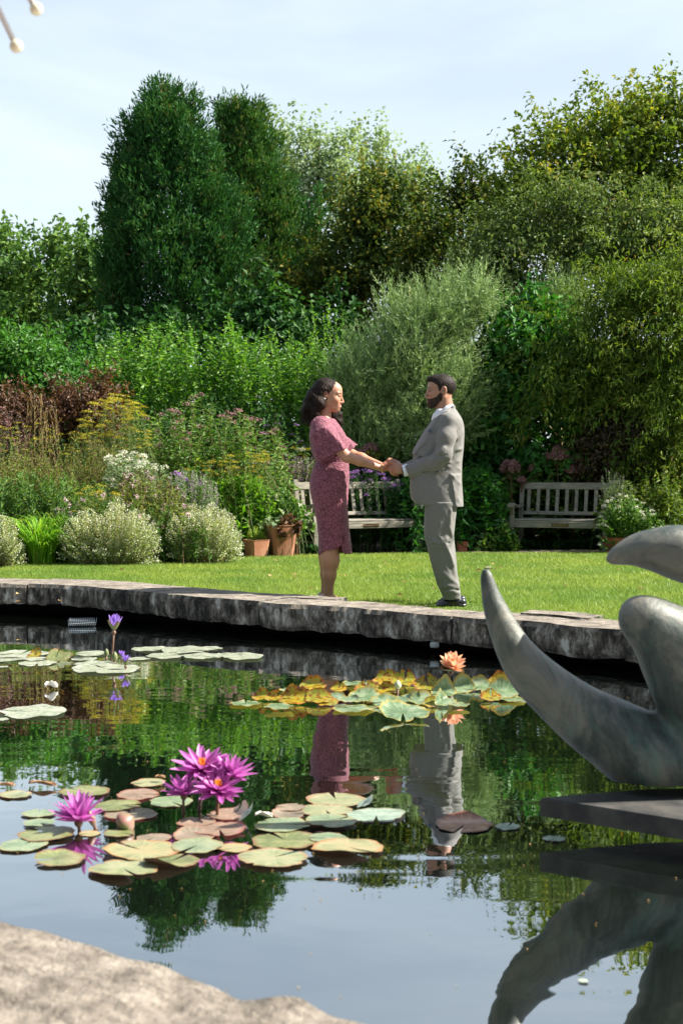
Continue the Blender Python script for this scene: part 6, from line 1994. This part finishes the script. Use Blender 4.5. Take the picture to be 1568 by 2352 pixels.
def pad(lbl, x, y, wpx, kind, seed, group, curl=0.0, cang=0.0, tilt=0.0, tang=0.0, lift=.006, cat='lily pad', wave=1.0):
    rng = np.random.default_rng(seed)
    c = G(x, y, lift)
    r = wpx / 2 / FPX * c[1]
    nr, na = 7, 40
    notch = rng.uniform(0, 2 * PI); gap = .10
    ph = rng.uniform(0, 6.28, 3)
    bites = [(rng.uniform(0, 2 * PI), rng.uniform(.05, .22)) for _ in range(rng.integers(1, 5))]
    V = [(0, 0, 0)]; at = [0.0]
    for i in range(1, nr + 1):
        f = i / nr
        for k in range(na):
            a = notch + gap + (2 * PI - 2 * gap) * k / (na - 1)
            bite = sum(b_ * math.exp(-((((a - a_ + PI) % (2 * PI)) - PI) / .07) ** 2) for a_, b_ in bites)
            rr = r * f * (1 - bite * f ** 6) * (1 + .05 * math.sin(2 * a + ph[0]) + .035 * math.sin(5 * a + ph[1]) + .02 * math.sin(11 * a + ph[2]))
            xx, yy = rr * math.cos(a), rr * math.sin(a)
            z = wave * r * f ** 3 * (.022 * math.sin(3 * a + ph[2]) + .02 * math.sin(7 * a + ph[0]) + .01)
            if curl:
                s = (xx * math.cos(cang) + yy * math.sin(cang)) / r
                t = max(0, s - .15)
                z += curl * r * t * t * .75
                xx -= math.cos(cang) * r * t * t * abs(curl) * .5; yy -= math.sin(cang) * r * t * t * abs(curl) * .5
            if tilt:
                z += (xx * math.cos(tang) + yy * math.sin(tang) + r * .55) * tilt
            V.append((xx, yy, z)); at.append(f)
    F = []
    for k in range(na - 1): F.append((0, 1 + k, 2 + k))
    Q4 = []
    for i in range(nr - 1):
        for k in range(na - 1):
            a = 1 + i * na + k; Q4.append((a, a + na, a + na + 1, a + 1))
    me = mesh_np('lily_pad', V, [np.array(F), np.array(Q4)], True, rnd=at)
    o = link('lily_pad', me, PM[kind], None, c)
    o.rotation_euler = (0, 0, 0)
    tag(o, lbl, cat, group)
    return o
FG = 'lily pads around the magenta flowers'
front = [
 # cx, cy in the close view, width, kind, label, curl, angle
 (570, 225, 150, 'cream', 'cream pad directly behind the left of the magenta flower group', 0, 0),
 (530, 270, 190, 'pink', 'dull pink pad behind the left flower of the group', 0, 0),
 (60, 270, 140, 'cream', 'greenish cream pad at the left edge under a curled brown leaf', 0, 0),
 (325, 258, 210, 'olive', 'yellow green pad behind the single left magenta flower', 0, 0),
 (450, 312, 200, 'olive', 'olive pad between the single flower and the flower group', 0, 0),
 (655, 298, 190, 'green', 'pale green pad below the flower group', 0, 0),
 (500, 345, 225, 'mauve', 'wide mauve pad left below the flower group', 0, 0),
 (150, 342, 140, 'green', 'pale green pad left of the single magenta flower, farther one', 0, 0),
 (150, 378, 130, 'green', 'pale green pad left of the single magenta flower, nearer one', 0, 0),
 (180, 420, 240, 'olive', 'gold olive pad at the foot of the single magenta flower', 0, 0),
 (345, 420, 95, 'orange', 'small ochre pad between the single flower and the brown bud', 0, 0),
 (455, 418, 130, 'olive', 'small olive pad under the brown bud', 0, 0),
 (90, 463, 205, 'green', 'light yellow green pad cut by the left edge', 0, 0),
 (540, 483, 320, 'orange', 'large orange cream pad left of centre in the front row', .15, 3.4),
 (755, 465, 230, 'green', 'pale green pad right of the large orange cream pad', 0, 0),
 (590, 437, 145, 'mauve', 'small mauve pad above the large orange cream pad', 0, 0),
 (745, 428, 195, 'mauve', 'mauve pad in the middle with its edge lifted', .35, 2.2),
 (840, 403, 230, 'pink', 'dusty pink pad in the middle of the cluster', .2, .4),
 (752, 375, 170, 'pink', 'dark pink pad just in front of the flower group stems', 0, 0),
 (885, 345, 200, 'pink', 'rose pink pad with its right edge curled straight up', .9, .3),
 (1285, 290, 250, 'cream', 'pale cream pad farthest right at the back, under the bride reflection', 0, 0),
 (1245, 330, 220, 'cream', 'cream gold pad just in front of the farthest right cream pad', 0, 0),
 (1100, 345, 155, 'mauve', 'mauve pad beside the white petal on the right side', .25, 2.9),
 (1080, 386, 235, 'green', 'pale green pad in front of the white petal', 0, 0),
 (1265, 370, 220, 'green', 'light green pad in the middle right, before the grey green one', 0, 0),
 (1440, 350, 250, 'grey', 'grey green pad rightmost of the back right row', .12, 0),
 (1095, 446, 290, 'olive', 'broad pale olive pad right of the middle', 0, 0),
 (1255, 437, 165, 'green', 'small pale green pad above the rightmost orange cream pad', 0, 0),
 (1330, 472, 295, 'orange', 'orange cream pad rightmost in the front row, with a dark red fold', .25, 4.6),
 (1045, 512, 290, 'cream', 'large cream pad right of centre in the front row', 0, 0),
 (890, 476, 160, 'orange', 'small yellow orange pad between the two front cream pads', .2, 4.0),
 (475, 555, 300, 'cream', 'nearest cream pad with an orange rim, left of the cedar reflection', .2, 4.4),
 (650, 528, 240, 'olive', 'olive pad folded over at its middle, touching the nearest cream pad', .55, 4.2),
 (230, 515, 230, 'olive', 'mossy ragged pad below the single magenta flower', .25, 2.6),
 (1110, 320, 130, 'mauve', 'small dull mauve pad at the back right, behind the white petal', 0, 0),
]
for i, (cx_, cy_, w_, kd, lb, cu, ca) in enumerate(front):
    pad(lb, cx_ * .6, 1662 + cy_ * .6, w_ * .54, kd, 500 + i, FG, cu, ca, lift=.003 + .0016 * (i % 5), wave=.45)
pad('upturned dark bronze half leaf standing at the right of the rose pink pad', 948 * .6, 1662 + 355 * .6, 42, 'grey', 560, FG, 1.2, 0, .9, .2, lift=.02)
pad('brown red curled lily pad floating alone right of the cluster', 1065, 1893, 140, 'brown', 561, 'single floating leaves', .3, 1.7, 0, 1.2, lift=.004, wave=.6)
pad('thin pale leaf lying flat left of the plinth corner', 1272, 1926, 52, 'grey', 562, 'single floating leaves', lift=.004)
pad('thin pale leaf trailing right of the brown red pad', 1165, 1898, 60, 'grey', 563, 'single floating leaves', lift=.004)
pad('dark slate leaf edge standing up at the back right of the cream pads', 840, 1848, 44, 'grey', 564, FG, .9, .2, .5, .2, lift=.01)
pad('small grey fleck of leaf floating near the bottom right', 1338, 2252, 24, 'grey', 565, 'single floating leaves', lift=.004)

BG_ = 'bleached pads along the far side'
names = ['farthest', 'second', 'third', 'fourth', 'fifth', 'sixth', 'seventh', 'eighth', 'ninth', 'tenth', 'eleventh', 'twelfth', 'thirteenth', 'fourteenth', 'fifteenth', 'sixteenth', 'seventeenth', 'eighteenth', 'nineteenth', 'twentieth']
bl = [(170, 548, 470), (40, 540, 150), (95, 578, 330), (30, 602, 130), (25, 652, 90), (300, 588, 200), (310, 622, 330), (690, 588, 220), (750, 543, 280), (780, 628, 330), (870, 668, 550)]
pts = sorted([(cx_ * .28, 1348.5 + cy_ * .28, w_ * .28) for cx_, cy_, w_ in bl])
for i, (a, b, c) in enumerate(pts):
    pad('%s bleached pad from the left in the raft at the far left' % ['first', *names[1:]][i], a, b, c, 'pale', 600 + i, BG_, lift=.004 + .003 * (i % 3), wave=.7)
br = [(690, 408, 165), (850, 412, 230), (955, 406, 130), (760, 440, 180), (930, 441, 190), (1115, 442, 205), (640, 453, 110), (820, 420, 150), (1060, 434, 130)]
pts = sorted([(cx_ * .5, 1286 + cy_ * .5, w_ * .5) for cx_, cy_, w_ in br])
for i, (a, b, c) in enumerate(pts):
    pad('%s bleached pad from the left in the dark water near the wall' % ['first', *names[1:]][i], a, b, c, 'pale', 630 + i, BG_, lift=.004 + .003 * (i % 3), wave=.7)
pad('large pale yellowish pad floating alone at the left edge below the shell', 76, 1634, 158, 'pale', 650, 'single floating leaves', lift=.006)
pad('thin pale sliver of pad at the left edge under the large pale one', 4, 1652, 34, 'pale', 651, 'single floating leaves', lift=.004)
for i, (a, b, c) in enumerate([(80, 1508, 34), (128, 1514, 44), (150, 1512, 34), (163, 1510, 22)]):
    pad(['small olive leaf curled up among the far left pads', 'dark folded leaf standing among the far left pads', 'glossy dark green folded leaf left of the grey green pad', 'small ochre curled leaf tip beside the dark folded leaf'][i], a, b, c, 'rust' if i in (0, 3) else 'olive', 660 + i, BG_, .8, 1.2 + i, .5, 1.3, lift=.008)
MG = 'yellow rimmed pads under the orange lily'
mid = [(130, 190, 150, 'lily', 0, 0), (205, 165, 90, 'rust', .9, 1.5), (265, 168, 90, 'rust', .8, 1.4), (290, 205, 150, 'lily', 0, 0), (365, 178, 150, 'rust', .9, 1.6), (345, 125, 110, 'lily', 0, 0), (450, 112, 130, 'rust', .7, 1.2),
       (480, 172, 140, 'rust', .5, 1.5), (560, 168, 110, 'lily', .3, 1), (575, 125, 80, 'rust', .7, 1.6), (670, 96, 160, 'lily', 0, 0), (800, 86, 130, 'rust', .6, 1.5), (710, 124, 120, 'rust', .5, 1.5), (700, 165, 160, 'lily', .4, 1.6),
       (630, 175, 90, 'lily', .3, .5), (800, 190, 150, 'lily', .3, 1.5), (640, 216, 190, 'lily', 0, 0), (805, 134, 90, 'rust', 1, 1.6), (885, 92, 130, 'rust', .8, 1.6), (910, 175, 130, 'lily', .5, .6), (970, 178, 130, 'lily', .4, 1.6),
       (1075, 145, 130, 'lily', 1.0, 1.5), (1080, 188, 120, 'lily', .8, 2.5), (1165, 125, 130, 'lily', .9, 1.5), (1150, 196, 110, 'lily', 0, 0), (1245, 115, 130, 'lily', .6, 1.5), (1355, 104, 150, 'rust', .7, 1.6), (1350, 145, 190, 'lily', .5, 1.5),
       (1400, 168, 130, 'lily', 0, 0), (1300, 165, 110, 'rust', .4, 1.5), (880, 242, 255, 'lily', .25, 2.8), (1000, 112, 140, 'rust', .6, 1.5), (1020, 195, 100, 'rust', .4, 1.6), (1440, 140, 110, 'lily', .3, 1.5), (520, 190, 110, 'rust', .2, 1.5)]
look = {'lily': 'pale green pad with an ochre rim', 'rust': 'yellow rust spotted curled pad'}
cnt = {'lily': 0, 'rust': 0}
for i, (cx_, cy_, w_, kd, cu, ca) in enumerate(sorted(mid)):
    k = cnt[kd]; cnt[kd] += 1
    pad('%s %s from the left in the middle raft' % ((['first'] + names[1:])[k % 20], look[kd]) if k < 20 else '%s at the right end of the middle raft' % look[kd],
        501.8 + cx_ * .48, 1524 + cy_ * .48, w_ * .48, kd, 700 + i, MG, cu * 2.0, ca, .16 if cu else 0, 1.5, lift=.008 + .004 * (i % 4), wave=1.6)

# brown curled leaves at the left, shell like petal, white petal on the pads
def curled_leaf(name, lbl, x, y, wpx, hpx, mat, seed, lift=.01, cat='dead leaf'):
    rng = np.random.default_rng(seed); c = G(x, y, lift); s = c[1] / FPX
    n, m = 14, 6; V = []
    for i in range(n):
        u = i / (n - 1); wd = math.sin(PI * min(1, max(.02, u))) ** .7
        for j in range(m):
            v = j / (m - 1) - .5
            V.append(((u - .5) * wpx * s, v * wd * hpx * s * 1.4, hpx * s * (.25 + .55 * (2 * v) ** 2 * wd + .18 * math.sin(6 * u + rng.uniform(-.4, .4) + 3 * v))))
    F = [(i * m + j, (i + 1) * m + j, (i + 1) * m + j + 1, i * m + j + 1) for i in range(n - 1) for j in range(m - 1)]
    o = link(name, mesh_np(name, V, np.array(F), True), mat, None, c); o.rotation_euler = (0, 0, rng.uniform(-.3, .3))
    sol = o.modifiers.new('thickness', 'SOLIDIFY'); sol.thickness = .002
    tag(o, lbl, cat, 'curled leaves on the water')
M['deadleaf'] = pbr('dead_leaf', (.36, .20, .10), .6, var=(20, (.12, .05, .02), .4, .7))
M['shellw'] = pbr('bleached_petal', (.62, .58, .50), .6)
curled_leaf('dead_leaf', 'curled brown dead leaf at the left edge beyond the cream pad', 12, 1806, 44, 12, M['deadleaf'], 1)
curled_leaf('dead_leaf', 'larger curled brown dead leaf right of the one at the left edge', 98, 1803, 72, 12, M['deadleaf'], 2)
curled_leaf('dead_leaf', 'bleached shell like curled leaf floating in the green reflection at the left', 118, 1580, 30, 20, M['shellw'], 3)
curled_leaf('dead_leaf', 'white fallen petal lying on the pale green pads', 605, 1876, 42, 15, M['shellw'], 4, .02)
curled_leaf('dead_leaf', 'small orange brown leaf scrap on the dull pink pad', 368, 1786, 24, 8, M['deadleaf'], 5, .02)

def debris():
    rng = np.random.default_rng(91); n = 230
    Y = rng.uniform(2.9, 9.2, n); x = rng.uniform(-.27, .27, n) * Y
    cl = rng.random(n) < .55
    x = np.where(cl, -.45 + rng.normal(0, .8, n), x); Y = np.where(cl, 4.9 + rng.normal(0, .9, n), Y)
    C = np.stack([x, Y, np.full(n, .003)], -1)
    T = rdir(rng, n) * np.array([1, 1, .05]); Nn = np.tile([0, 0, 1.0], (n, 1))
    o = leaf_mesh('floating_debris', C, T, Nn, rng.uniform(.003, .012, n), rng.uniform(.002, .007, n), rng.random(n), M['tan'])
    tag(o, 'small bits of leaf and pollen floating on the pond', 'debris', kind='stuff')
debris()

# ------------------------------------------------------------------ water lily flowers
def petal_mat(name, base, tip, back=None, rough=.45):
    m, nt, out = new_mat(name)
    at = N(nt, 'ShaderNodeAttribute', attribute_name='rnd')
    r = ramp(nt, [(.0, base), (.30, tip if back is None else back), (1, tip)], at.outputs['Fac'])
    v = obj_coord(nt); n1 = noise(nt, 40, 3, .6, mapping(nt, v, (.15, 1, 1)))
    r2 = ramp(nt, [(.3, (.78, .78, .8)), (.7, (1.15, 1.12, 1.1))], n1.outputs['Fac'])
    mu = N(nt, 'ShaderNodeMix', data_type='RGBA', blend_type='MULTIPLY'); mu.inputs[0].default_value = 1
    nt.links.new(r.outputs['Color'], mu.inputs[6]); nt.links.new(r2.outputs['Color'], mu.inputs[7])
    d = N(nt, 'ShaderNodeBsdfPrincipled'); d.inputs['Roughness'].default_value = rough
    t = N(nt, 'ShaderNodeBsdfTranslucent')
    nt.links.new(mu.outputs[2], d.inputs['Base Color']); nt.links.new(mu.outputs[2], t.inputs['Color'])
    ms = N(nt, 'ShaderNodeMixShader'); ms.inputs[0].default_value = .4
    nt.links.new(d.outputs[0], ms.inputs[1]); nt.links.new(t.outputs[0], ms.inputs[2])
    nt.links.new(ms.outputs[0], out.inputs['Surface'])
    return m
M['p_mag'] = petal_mat('magenta_petal', (.40, .04, .20), (.58, .18, .52), (.46, .08, .40))
M['p_blue'] = petal_mat('violet_petal', (.35, .15, .55), (.38, .22, .72))
M['p_or'] = petal_mat('peach_petal', (.82, .58, .10), (.86, .48, .30))
M['stamen_or'] = petal_mat('orange_stamens', (.75, .10, .05), (.95, .45, .05), (.95, .38, .03))
M['sepal'] = pbr('sepal_green', (.10, .16, .05), .5, var=(20, (.20, .12, .06), .4, .7))
M['bud'] = pbr('brown_pink_bud', (.26, .12, .10), .5, var=(8, (.12, .17, .05), .45, .6))
M['lilystem'] = pbr('lily_stem', (.14, .07, .04), .5)

def petal_me(name, L, w, cup=.25, bend=.3):
    n, m = 8, 5; V = []; at = []
    for i in range(n):
        u = i / (n - 1); wd = w * (math.sin(PI * (u ** .75 * .93 + .05)) ** .8)
        if i == n - 1: wd = w * .05
        for j in range(m):
            v = (j / (m - 1) - .5) * 2
            V.append((u * L, v * wd / 2, cup * w * v * v * wd / w + bend * L * u * u)); at.append(u)
    F = [(i * m + j, (i + 1) * m + j, (i + 1) * m + j + 1, i * m + j + 1) for i in range(n - 1) for j in range(m - 1)]
    return mesh_np(name, V, np.array(F), True, rnd=at)

def lily(name, lbl, x, y, foot, size_px, mat, seed, whorls, d=None, tiltv=(0, 0), stem=True, group='water lily flowers', st=True, wfac=.145, sepal=True):
    """x,y flower centre in the photo, foot=(x,y) where the stem meets the water"""
    rng = np.random.default_rng(seed)
    f = G(foot[0], foot[1], 0); dd = f[1] if d is None else d
    c = W(x, y, dd); s = dd / FPX; R = size_px / 2 * s * (1.03 if name == 'magenta_lily' else 1.0)
    root = empty(name, c); tag(root, lbl, 'flower', group)
    root.rotation_euler = (tiltv[0], tiltv[1], rng.uniform(0, 6.28) * 0)
    me = petal_me('petal', R, R * wfac * 2, .25, .12)
    k0 = 0
    for (n, el, sc) in whorls:
        for k in range(n):
            o = link('petal', me, mat, root)
            a = 2 * PI * (k + .5 * (k0 % 2)) / n + rng.normal() * .06
            o.rotation_euler = (rng.normal() * .08, -math.radians(el + rng.normal() * 4), a)
            sc_ = sc * rng.uniform(.92, 1.06); o.scale = (sc_, sc_, sc_)
        k0 += 1
    if sepal:
        ms = petal_me('sepal', R * .86, R * wfac * 2.2, .3, .12)
        el = whorls[0][1] - 7
        for k in range(4):
            o = link('sepal', ms, M['sepal'] if name != 'magenta_lily' else M['p_mag'], root); o.rotation_euler = (0, -math.radians(el), PI / 4 + PI / 2 * k); o.location = (0, 0, -.006)
    if st:
        ms = petal_me('stamen', R * .40, R * .07, .2, .25)
        for k in range(30):
            o = link('stamen', ms, M['stamen_or'], root); o.rotation_euler = (0, -math.radians(rng.uniform(48, 85)), 2 * PI * k / 30 + rng.normal() * .1)
            o.location = (0, 0, .004)
    MB().ball((0, 0, -.01), R * .14, 10).build('flower_base', M['lilystem'], root, True)
    if stem:
        # the stem in the flower's own frame
        Mi = root.matrix_basis.to_3x3() if False else Matrix.Rotation(0, 3, 'X')
        mb = MB(); e = Vector(f - c)
        from mathutils import Euler
        Ri = Euler(root.rotation_euler).to_matrix().inverted()
        p1 = Ri @ Vector((e.x, e.y, e.z - .05)); pm = Ri @ Vector((e.x * .25, e.y * .25, e.z * .55))
        mb.tube([(0, 0, 0), tuple(pm), tuple(p1)], [R * .06, R * .055, R * .06], 8)
        mb.build('stem', M['lilystem'], root, True)
    return root
WH = [(9, 2, 1.0), (9, 17, 1.0), (8, 35, .88)]
def D3(cx_, cy_): return ((500 + cx_ / 3.136) / 1.5944, (2700 + cy_ / 3.136) / 1.5944)
x, y = D3(755, 375); lily('magenta_lily', 'open magenta water lily with orange centre, highest at the back of the group', x, y, (455, 1862), 142, M['p_mag'], 1, WH, tiltv=(.35, .0))
x, y = D3(540, 650); lily('magenta_lily', 'half open magenta water lily at the left front of the group', x, y, (421, 1873), 112, M['p_mag'], 2, [(7, 14, 1.0), (7, 34, 1.0), (6, 54, .95)], tiltv=(-.05, -.1), st=False)
x, y = D3(935, 612); lily('magenta_lily', 'open magenta water lily with bright orange stamens, nearest of the group', x, y, (497, 1878), 130, M['p_mag'], 3, WH, tiltv=(.35, .05))
x, y = D3(1090, 450); lily('magenta_lily', 'magenta water lily with upright petals, rightmost of the group', x, y, (470, 1866), 120, M['p_mag'], 4, [(8, 12, 1.0), (8, 30, 1.0), (8, 50, .95), (5, 68, .8)], tiltv=(-.05, .25), st=False)
x, y = (181, 1883); lily('magenta_lily', 'single magenta water lily standing left of the group', x, y, (185, 1908), 146, M['p_mag'], 5, [(8, 12, 1.0), (8, 34, 1.0), (7, 56, .95)], tiltv=(-.06, 0), st=False)
lily('violet_lily', 'violet water lily on a tall thin stem before the far coping', 262, 1449, (253, 1513), 80, M['p_blue'], 6, [(7, 55, .95), (7, 66, 1.0), (6, 76, .95)], tiltv=(0, .05), wfac=.15, st=False)
lily('violet_lily', 'small violet water lily opening low beside the tall stem', 289, 1528, (291, 1540), 52, M['p_blue'], 7, [(7, 58, .95), (7, 68, 1.0)], tiltv=(0, .0), wfac=.15, st=False)
lily('violet_lily', 'smallest violet lily half hidden behind the low violet one', 280, 1514, (279, 1526), 42, M['p_blue'], 8, [(7, 62, .95), (5, 74, 1.0)], tiltv=(0, .0), wfac=.15, st=False)
lily('orange_lily', 'peach and yellow water lily standing above the middle raft', 1036, 1540, (1012, 1581), 92, M['p_or'], 9, [(7, 18, .75), (7, 42, .95), (6, 62, 1.0), (5, 78, .92)], tiltv=(.25, .15), wfac=.30, st=False)

def bud(lbl, x, y, h, w, mat, fx, fy, tilt=0.0, seed=0, stem=True):
    f = G(fx, fy, 0); s = f[1] / FPX; c = W(x, y, f[1])
    root = empty('lily_bud', c); tag(root, lbl, 'bud', 'water lily buds'); root.rotation_euler = (0, tilt, 0)
    mb = MB()
    prof = [(.02, 0), (.55, .12), (.95, .35), (1, .5), (.78, .72), (.4, .9), (.03, 1)]
    for k in range(4):
        a0 = PI / 2 * k
        V = []; F = []
        for i, (r, z) in enumerate(prof):
            for j in range(5):
                a = a0 + (j / 4 - .5) * PI * .56
                rr = r * w * s / 2 * (1.0 + .05 * (j in (1, 2, 3)))
                V.append((rr * math.cos(a), rr * math.sin(a), z * h * s))
        for i in range(len(prof) - 1):
            for j in range(4): F.append((i * 5 + j, i * 5 + j + 1, (i + 1) * 5 + j + 1, (i + 1) * 5 + j))
        m1 = MB(); m1.add(V, F); m1.build('sepal', mat, root, True)
    if stem:
        e = f - c; MB().tube([(0, 0, .004), (float(e[0]), 0, float(e[2]) - .05)], [.006, .006], 8).build('stem', M['lilystem'], root, True)
bud('fat brown pink bud leaning right between the single flower and the group', 272, 1902, 44, 50, M['bud'], 280, 1904, .9)
bud('pale green pointed bud on a short stalk in the middle raft', 913, 1584, 22, 17, pbr('bud_pale', (.42, .47, .26), .5), 912, 1596)
bud('small green pointed bud left of the tall violet stem', 245, 1509, 20, 11, M['sepal'], 245, 1511)
bud('dark green pointed bud right of the tall violet stem', 264, 1520, 24, 14, M['sepal'], 264, 1522)
bud('slim brown bud leaning against the single magenta flower', 218, 1900, 44, 17, M['bud'], 222, 1904, -.35)

# dragonflies
def dragonfly(lbl, x, y, d, size, rz):
    c = W(x, y, d); root = empty('dragonfly', c, rz); tag(root, lbl, 'insect', 'dragonflies')
    MB().tube([(-.6 * size, 0, 0), (.1 * size, 0, .02 * size), (.3 * size, 0, 0)], [.02 * size, .05 * size, .03 * size], 6).build('body', M['bark'], root, True)
    wm = M['wing']
    for sx, sy in ((.12, 1), (.12, -1), (-.02, 1), (-.02, -1)):
        me = petal_me('wing', .55 * size, .14 * size, .1, .05)
        o = link('wing', me, wm, root); o.location = (sx * size, 0, .03 * size); o.rotation_euler = (0, -.15, sy * (PI / 2 + .15 * (1 if sx < .1 else -1)))
m, nt, out = new_mat('clear_wing')
b = N(nt, 'ShaderNodeBsdfPrincipled'); b.inputs['Base Color'].default_value = (.5, .45, .38, 1); b.inputs['Alpha'].default_value = .45; b.inputs['Roughness'].default_value = .3
nt.links.new(b.outputs[0], out.inputs['Surface']); M['wing'] = m
dragonfly('dragonfly perched on the tip of the bronze tusk', 1119, 1306, 4.72, .05, 2.6)
dragonfly('dragonfly perched on top of the peach water lily', 1044, 1518, float(G(1012, 1581, 0)[1]), .07, .4)

# pump box and lamp by the far wall
c = G(188, 1436, 0)
pf = empty('pump_float', c, .2); tag(pf, 'dark mesh covered pump float by the far wall at the left', 'pump float')
sf = c[1] / FPX
pbx = MB().box((-31 * sf, -.10, 0), (31 * sf, .10, 14 * sf), bev=.02).build('float_body', pbr('float_black', (.015, .02, .024), .5), pf)
mb = MB()
for k in range(13):
    xx = (-30 + 5 * k) * sf
    mb.tube([(xx, -.103, .01), (xx + 3 * sf, -.103, 14 * sf), (xx + 5 * sf, .08, 14.6 * sf)], .0014, 4)
mb.tube([(-30 * sf, -.104, 7 * sf), (30 * sf, -.104, 9 * sf)], .0014, 4)
mb.build('net', pbr('net_line', (.30, .36, .40), .6), pf)
c = G(998, 1503, 0); c2 = W(998, 1481, c[1])
lf = empty('wall_light', (c2[0], c2[1], c2[2])); tag(lf, 'small round white underwater style lamp on the far pond wall', 'lamp')
MB().tube([(-.022, 0, 0), (.022, 0, 0)], [.020, .021], 16).ball((-.022, 0, 0), .020, 12, (.5, 1, 1)).ball((.022, 0, 0), .020, 12, (.35, 1, 1)).build('lamp_housing', pbr('lamp_white', (.30, .32, .31), .4), lf, True)
MB().tube([(.01, 0, 0), (.01, .45, .02)], [.012, .012], 8).build('bracket', M['watch'], lf, True)

# ------------------------------------------------------------------ bronze sculpture on its plinth
PD = 4.75
sc_o = W(1560, 1830, PD)
scp = empty('bronze_sculpture', (sc_o[0], sc_o[1], 0.0))
tag(scp, 'weathered green grey bronze sculpture of curved tusk like arms at the right edge', 'sculpture')
def S(x, y, d=PD): return W(x, y, d) - np.array([sc_o[0], sc_o[1], 0.0])
def sculpt(p):
    s = PD / FPX
    def ch(pts, k=.02):
        P3, R3 = spline([S(a, b, PD + c) for a, b, c, r in pts], [r * s for a, b, c, r in pts], 3)
        return chain(p, P3, R3, k)
    # long tusk rising to the left
    d = ch([(1115, 1312, .0, 7), (1119, 1340, .0, 13), (1134, 1390, .0, 22), (1154, 1440, .0, 30), (1183, 1496, .0, 39), (1220, 1546, .0, 49), (1276, 1597, .0, 57), (1338, 1645, .0, 67), (1412, 1690, .0, 80), (1474, 1727, .0, 90), (1570, 1765, .0, 92), (1700, 1785, .02, 95)])
    # second arm: a broad bent knee at the upper left, falling to the base
    e = ch([(1471, 1419, -.10, 46), (1508, 1452, -.09, 60), (1556, 1520, -.06, 80), (1602, 1610, -.03, 88), (1645, 1700, .0, 95), (1720, 1800, .0, 100)])
    e = smin(e, ch([(1471, 1419, -.10, 46), (1530, 1448, -.09, 58), (1610, 1490, -.06, 72), (1720, 1570, 0, 80)]), .03)
    # third arm reaching in from the right, above
    f = ch([(1398, 1286, -.02, 5), (1412, 1278, -.02, 13), (1430, 1271, -.02, 20), (1458, 1264, -.02, 29), (1490, 1262, -.02, 40), (1530, 1265, -.02, 51), (1568, 1272, -.02, 60), (1650, 1300, .02, 66), (1750, 1390, .12, 62), (1800, 1560, .22, 66), (1770, 1750, .18, 90)])
    d = smin(d, e, .035); d = smin(d, f, .03)
    d = smin(d, ell(p, S(1720, 1790, PD + .05), (.30, .24, .15)), .06)
    d = d + .0015 * fold_noise(p, 18, 3)
    return smax(d, .118 - p[:, 2], .01)
sdf_mesh('bronze_arms', sculpt, S(1085, 1850, PD - .35) , np.array([.62, .45, 1.05]), .0105, M['bronze'], scp, relax=2)

# plinth slab hovering low above the water on a recessed foot
def plinth():
    zt, th = .125, .062
    root = empty('plinth', (0, 0, 0)); tag(root, 'dark stone slab plinth under the bronze sculpture', 'plinth')
    fc = G(1239, 1832, zt); bc = G(1480, 1812, zt)
    fr = G(1700, 1905, zt); bk = G(2200, 1850, zt)
    fr2 = np.array([fc[0] + (fr[0] - fc[0]) * 3, fc[1] + (fr[1] - fc[1]) * 3, zt])
    top = [fc, fr2, np.array([fr2[0] + .4, fr2[1] + 1.3, zt]), np.array([bc[0] + 1.3, bc[1] + .12, zt]), bc]
    bot = [p - np.array([0, 0, th]) for p in top]
    mb = MB(); n = len(top)
    # bevelled edge ring
    cen = sum(top) / n
    ins = [p + (cen - p) / np.linalg.norm(cen - p) * .008 for p in top]
    V = [tuple(p) for p in ins] + [tuple(p - np.array([0, 0, .008])) for p in top] + [tuple(p) for p in bot]
    F = [tuple(range(n)), tuple(range(2 * n, 3 * n))[::-1]]
    for k in range(n):
        q = (k + 1) % n
        F += [(k, n + k, n + q, q), (n + k, 2 * n + k, 2 * n + q, n + q)]
    mb.add(V, F); mb.build('slab', M['plinth'], root)
    foot = [p + (cen - p) * .72 for p in bot]
    mb = MB(); V = [tuple(p) for p in foot] + [(p[0], p[1], -.5) for p in foot]
    F = [(k, n + k, n + (k + 1) % n, (k + 1) % n) for k in range(n)]
    mb.add(V, F); mb.build('foot', M['wall'], root)
plinth()

# ------------------------------------------------------------------ burst of white rods, only two ends in view
RD = 3.0
hub = W(-330, -661, RD)
rs = empty('rod_sculpture', (hub[0], hub[1], .2)); tag(rs, 'starburst of pale rods with ivory ball ends, two ends hanging in the top left corner', 'sculpture')
hz = hub[2] - .2
ends = [W(38, 106, RD), W(84, 21, RD)]
rngr = np.random.default_rng(8)
MB().tube([(0, 0, -.0), (0, 0, hz)], [.03, .022], 14).build('pole', M['rod'], rs, True)
MB().ball((0, 0, hz), .09, 16).build('hub', M['rod'], rs, True)
base0 = np.array([hub[0], hub[1], .2])
dirs = [e - hub for e in ends]
for k in range(26):
    v = nrm(rngr.normal(size=3)) * .95
    w_ = hub + v; pxs = CX + w_[0] / w_[1] * FPX
    if pxs > -60 or v[2] < -.55: continue
    dirs.append(v)
for v in dirs:
    a = np.array([0, 0, hz]); b = a + v
    MB().tube([a, a + v * .5, b], [.0062, .0062, .0062], 12).build('rod', M['rod'], rs, True)
    MB().ball(b, .0142, 16).build('ball_end', M['rodball'], rs, True)
